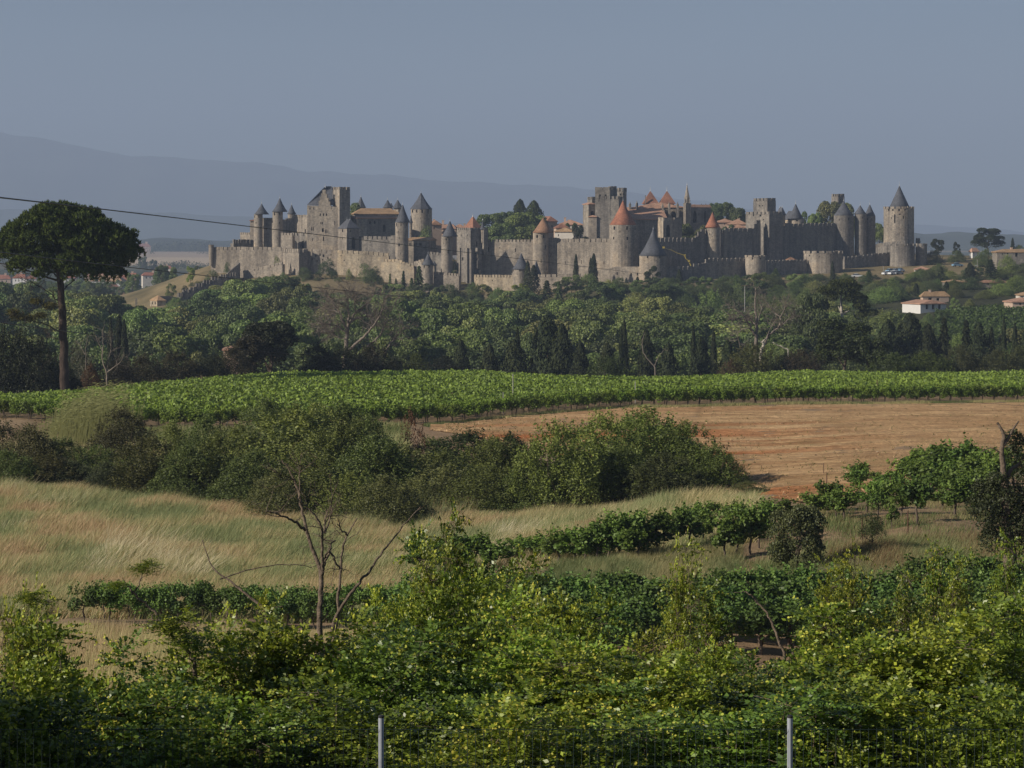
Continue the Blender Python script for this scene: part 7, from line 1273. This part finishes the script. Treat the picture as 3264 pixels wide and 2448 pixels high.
def thorn(px, pt, Y, wpx, label, kind=TH, col=LEAFC, Hn=3.2, Wn=3.2, base=None, i=None):
    p = ground_at(px, Y)
    if base: p.z = WZ(base, Y)
    h = WZ(pt, Y)-p.z; s = h/Hn; w = (wpx*((2.3 if Y < 25 else 1.7) if kind is TH else 1.25)/FPX*Y)/Wn; w = max(w, s*0.5); pr = kind[i % len(kind)] if i is not None else random.choice(kind)
    e = empty('thorn_bush', p, label, 'thorn bush', 'thorn bushes behind the wire fence', random.uniform(0, 6.28), (w, w, s))
    link('foliage', pr[0], e, color=jit(col, 0.15))
    if kind is not TUFT: link('stems', pr[2], e)
    tag(link('fruit', pr[1], e, color=jit(FRC, 0.12)), kind='stuff')
random.seed(61)
for j, (px, pt, w) in enumerate(((-40, 2235, 520), (230, 2240, 480), (520, 2260, 500), (800, 2240, 480), (1080, 2210, 500), (1400, 2250, 480), (1660, 2225, 500), (1950, 2240, 500), (2250, 2240, 480), (2560, 2215, 520), (2850, 2200, 500), (3130, 2210, 500), (3340, 2230, 420))):
    thorn(px, pt, 18.0+0.4*(j % 3), w, ['lowest thorn bush %s' % q for q in ('at the bottom left corner', 'second from the bottom left corner', 'at the bottom, third from the left', 'at the bottom just left of the left fence post', 'behind the left fence post', 'at the bottom right of the left fence post', 'at the bottom centre', 'at the bottom right of the centre', 'at the bottom just left of the right fence post', 'behind the right fence post', 'at the bottom right of the right fence post', 'at the bottom near the right corner', 'at the bottom right corner')][j], col=LEAFD if j % 2 else LEAFC, i=j)
WORDS = ('with many yellow fruits', 'with few fruits', 'thick with dark leaves', 'with fresh light leaves')
for j, (px, pt, Y, w, lb) in enumerate(((20, 2050, 21.5, 430, 'at the left edge below the dry stubble'), (330, 2140, 21, 400, 'below the crooked bare shoot'), (640, 2085, 22, 360, 'left of the foreground bare tree foot'), (860, 2000, 23, 420, 'at the foot of the foreground bare tree, left side'), (1110, 2010, 23, 430, 'at the foot of the foreground bare tree, right side'), (1380, 1990, 22.5, 460, 'in the second rank left of the centre'), (1640, 2000, 22.5, 460, 'in the second rank at the centre'), (1900, 2110, 22, 450, 'in the second rank below the dense vines'), (2150, 2120, 22, 430, 'in the second rank below the tall yellow shoots'), (2420, 2130, 22, 420, 'in the second rank right of the tall yellow shoots'), (2660, 1990, 22.5, 440, 'in the second rank above the right fence post'), (2920, 1980, 23, 460, 'in the second rank towards the right'), (3200, 1960, 23, 460, 'in the second rank at the right edge'))):
    thorn(px, pt, Y, w, 'thorn bush %s, %s' % (lb, WORDS[j % 4]), col=(LEAFC, LEAFD, LEAFC, LEAFY)[j % 4], i=j+2)
for j, (px, pt, Y, w, lb) in enumerate(((70, 1990, 26, 200, 'standing up against the dry stubble at the left'), (1210, 1930, 28, 300, 'between the foreground bare tree and the highest bush'), (1330, 1850, 30, 330, 'left flank of the highest foreground bush'), (1480, 1760, 31, 380, 'highest bulk of the foreground thicket'), (1640, 1815, 30, 340, 'right flank of the highest foreground bush'), (1790, 1920, 29, 330, 'sloping down from the highest bush to the dense vines'), (1500, 1880, 27, 420, 'in front of the highest foreground bush'), (1260, 1960, 26, 330, 'low in front of the left flank'), (1750, 1940, 26, 380, 'low in front of the right flank'), (2050, 2050, 28, 300, 'low bush before the dense vines'), (2330, 2080, 28, 300, 'low bush right of the tall yellow shoots'), (2610, 1985, 29, 300, 'left of the right-hand yellow shoots'), (2790, 1960, 30, 330, 'behind the right-hand yellow shoots'), (2960, 1985, 29, 340, 'below the grassy mound'), (3130, 1960, 30, 340, 'under the gnarled tree'), (3290, 1900, 30, 320, 'at the right edge under the gnarled tree'), (3080, 2000, 26, 380, 'in front of those under the gnarled tree'))):
    thorn(px, pt, Y, w, 'leafy thorn bush %s' % lb, col=(LEAFC, LEAFY, LEAFC, LEAFD)[j % 4], i=j)
for j, (px, pt, Y, w, lb) in enumerate(((1435, 1640, 31, 120, 'thin shoots rising highest above the thicket'), (1375, 1740, 30, 110, 'thin leafy shoots left of the highest ones'), (2185, 1735, 30, 165, 'tall yellow-fruited shoots standing before the vines'), (2240, 1880, 29, 220, 'lower yellow-fruited shoots beside the tall ones'), (2655, 1790, 29, 170, 'right-hand yellow shoots against the grassy mound'), (2720, 1770, 30, 150, 'reddish-tinged shoots behind the right-hand yellow ones'), (2885, 1830, 31, 120, 'short yellow shoots on the mound edge'), (855, 1900, 25, 150, 'yellowish shoots left of the foreground bare tree'), (110, 1890, 25, 120, 'single tall shoot at the left edge'), (3225, 1720, 32, 150, 'slim shoots in front of the gnarled trunk'), (3060, 1770, 33, 100, 'airy shoots left of the gnarled trunk'), (30, 1960, 25, 130, 'shoots at the very left edge'), (2990, 1745, 34, 90, 'small airy sapling on the tan slope'))):
    thorn(px, pt, Y, w, lb, TALL, LEAFY if j % 3 else LEAFC, 3.4, 1.5, i=j)
for px, pt, pb, Y, w, lb in ((462, 1782, 1835, 22, 90, 'leaf tuft at the tip of the crooked bare shoot'), (375, 1850, 1885, 22, 70, 'small leaf tuft on the left end of the crooked shoot'), (545, 1955, 2040, 22, 170, 'hanging leaf tuft midway along the crooked shoot'), (600, 2030, 2075, 22, 110, 'leaf tuft low on the crooked shoot'), (95, 1880, 1935, 24, 110, 'dark leaf tuft at the top of the left-hand shoots')):
    thorn(px, pt, Y, w, lb, TUFT, LEAFC, 0.7, 0.7, base=pb)
for j, (px, pt, Y, w) in enumerate(((-480, 2230, 18.2, 500), (-900, 2200, 18.6, 500), (3760, 2220, 18.3, 500), (4200, 2200, 18.7, 500), (-420, 2050, 22, 440), (-850, 2010, 23, 440), (3640, 1990, 22.5, 450), (4080, 1990, 23, 450), (-300, 1960, 26, 300), (3560, 1930, 28, 330), (3900, 1950, 28, 330))):
    thorn(px, pt, Y, w, 'thorn bush just outside the %s edge of the picture, %s' % ('left' if px < 0 else 'right', ('low by the fence', 'low farther out', 'low by the fence', 'low farther out', 'in the second rank', 'second rank farther out', 'in the second rank', 'second rank farther out', 'at the back', 'at the back', 'back farther out')[j]), col=LEAFC, i=j)
for i, (x, y, top, w) in enumerate(((-33.5, 4.5, 35.8, 1.2), (-30, 5.5, 36.8, 1.2), (-26.5, 5.0, 37.9, 1.2), (-23, 6, 38.1, 1.2))):  # unseen trees, added off-frame to throw shade on the fence and lowest bushes
    p = Vector((x, y, zg(x, y))); plant(PB[i % 6], 'added_shade_tree', 'tree', 'added unseen tree outside the picture, shading the wire fence, %s' % ('nearest', 'next one', 'middle one', 'last one')[i], p, (top-p.z), w, GREEN, 'unseen trees added to cast shade')
# ---------------------------------------------------------------- wire fence in front
def fence():
    Y = 15.35; p = Vector((WX(1215, Y), Y, zg(WX(1215, Y), Y))); e = empty('wire_fence', p, 'green welded wire fence on grey metal posts along the bottom', 'fence')
    for px in (-88, 1215, 2518, 3821):
        x = WX(px, Y); z0 = zg(x, Y)-0.4; z1 = WZ(2288, Y); mb = MB(); V, F = lathe_VF([(0.0175, z0), (0.0175, z1)], 14, (x, Y)); mb.add(V, F, smooth=False); mb.obj('post', M['galv'], e, p)
        mb = MB(); mb.add(*lathe_VF([(0.019, z1+0.001), (0.019, z1+0.012), (0.012, z1+0.017)], 14, (x, Y))); mb.obj('post_cap', M['wire'], e, p)
    for a in (-88, 1215, 2518):
        x0 = WX(a, Y)+0.03; x1 = WX(a+1303, Y)-0.03; z0 = zg((x0+x1)/2, Y)+0.03; z1 = WZ(2318, Y); mb = MB(); n = 50
        for i in range(n):
            x = x0+(x1-x0)*i/(n-1); mb.add(*tube_VF([(x, Y-0.02, z0), (x, Y-0.02, (z0+z1)/2), (x, Y-0.02, z1)], 0.0016, 4))
        for q in range(9):
            z = z0+(z1-z0)*q/8.0-0.01; mb.add(*tube_VF([(x0, Y-0.023, z), ((x0+x1)/2, Y-0.023, z), (x1, Y-0.023, z)], 0.002, 4))
        mb.obj('wire_panel', M['green_wire'], e, p)
fence()
# ---------------------------------------------------------------- power lines
def wire(name, pts, label, rad=0.011):
    """pts: (column, row, distance)"""
    P = np.array([tuple(PT(*q)) for q in pts]); n = len(P); t = np.linspace(0, n-1, 60); k = np.arange(n)
    co = [np.polyfit(k/(n-1), P[:, i], min(2, n-1)) for i in range(3)]; Q = np.stack([np.polyval(c, t/(n-1)) for c in co], 1)
    mb = MB(); mb.add(*tube_VF(Q, rad, 5), smooth=True); o = mb.obj(name, M['wire'], None, Q[30]); o.location = Q[30]; tag(o, label, 'power line', 'power lines')
wire('power_line', [(-250, 600, 70), (700, 712, 170), (1500, 806, 290), (2000, 866, 430), (2372, 912, 640)], 'uppermost thin power line crossing in front of the castle', 0.03)
wire('power_line', [(-250, 770, 70), (380, 836, 120), (1000, 918, 190), (1700, 990, 280), (2400, 1058, 400)], 'middle power line passing below the castle walls', 0.023)
wire('power_line', [(-250, 1000, 70), (400, 1062, 110), (1000, 1125, 160), (1650, 1195, 200), (2600, 1253, 225), (3500, 1305, 240)], 'lowest power line running over the vineyard', 0.016)
# ---------------------------------------------------------------- haze
def haze():
    mb = MB(); mb.add(*box_VF(-21500, 21500, -400, 19600, -60, 1000)); m = bpy.data.materials.new('haze_air'); m.use_nodes = True; nt = m.node_tree; nt.nodes.clear()
    o_ = nt.nodes.new('ShaderNodeOutputMaterial'); v = nt.nodes.new('ShaderNodeVolumePrincipled'); v.inputs['Density'].default_value = HAZE_DENSITY; v.inputs['Color'].default_value = (*HAZE_COLOR, 1); v.inputs['Anisotropy'].default_value = 0.0
    nt.links.new(v.outputs[0], o_.inputs['Volume']); tag(mb.obj('haze', m), kind='stuff')
haze()
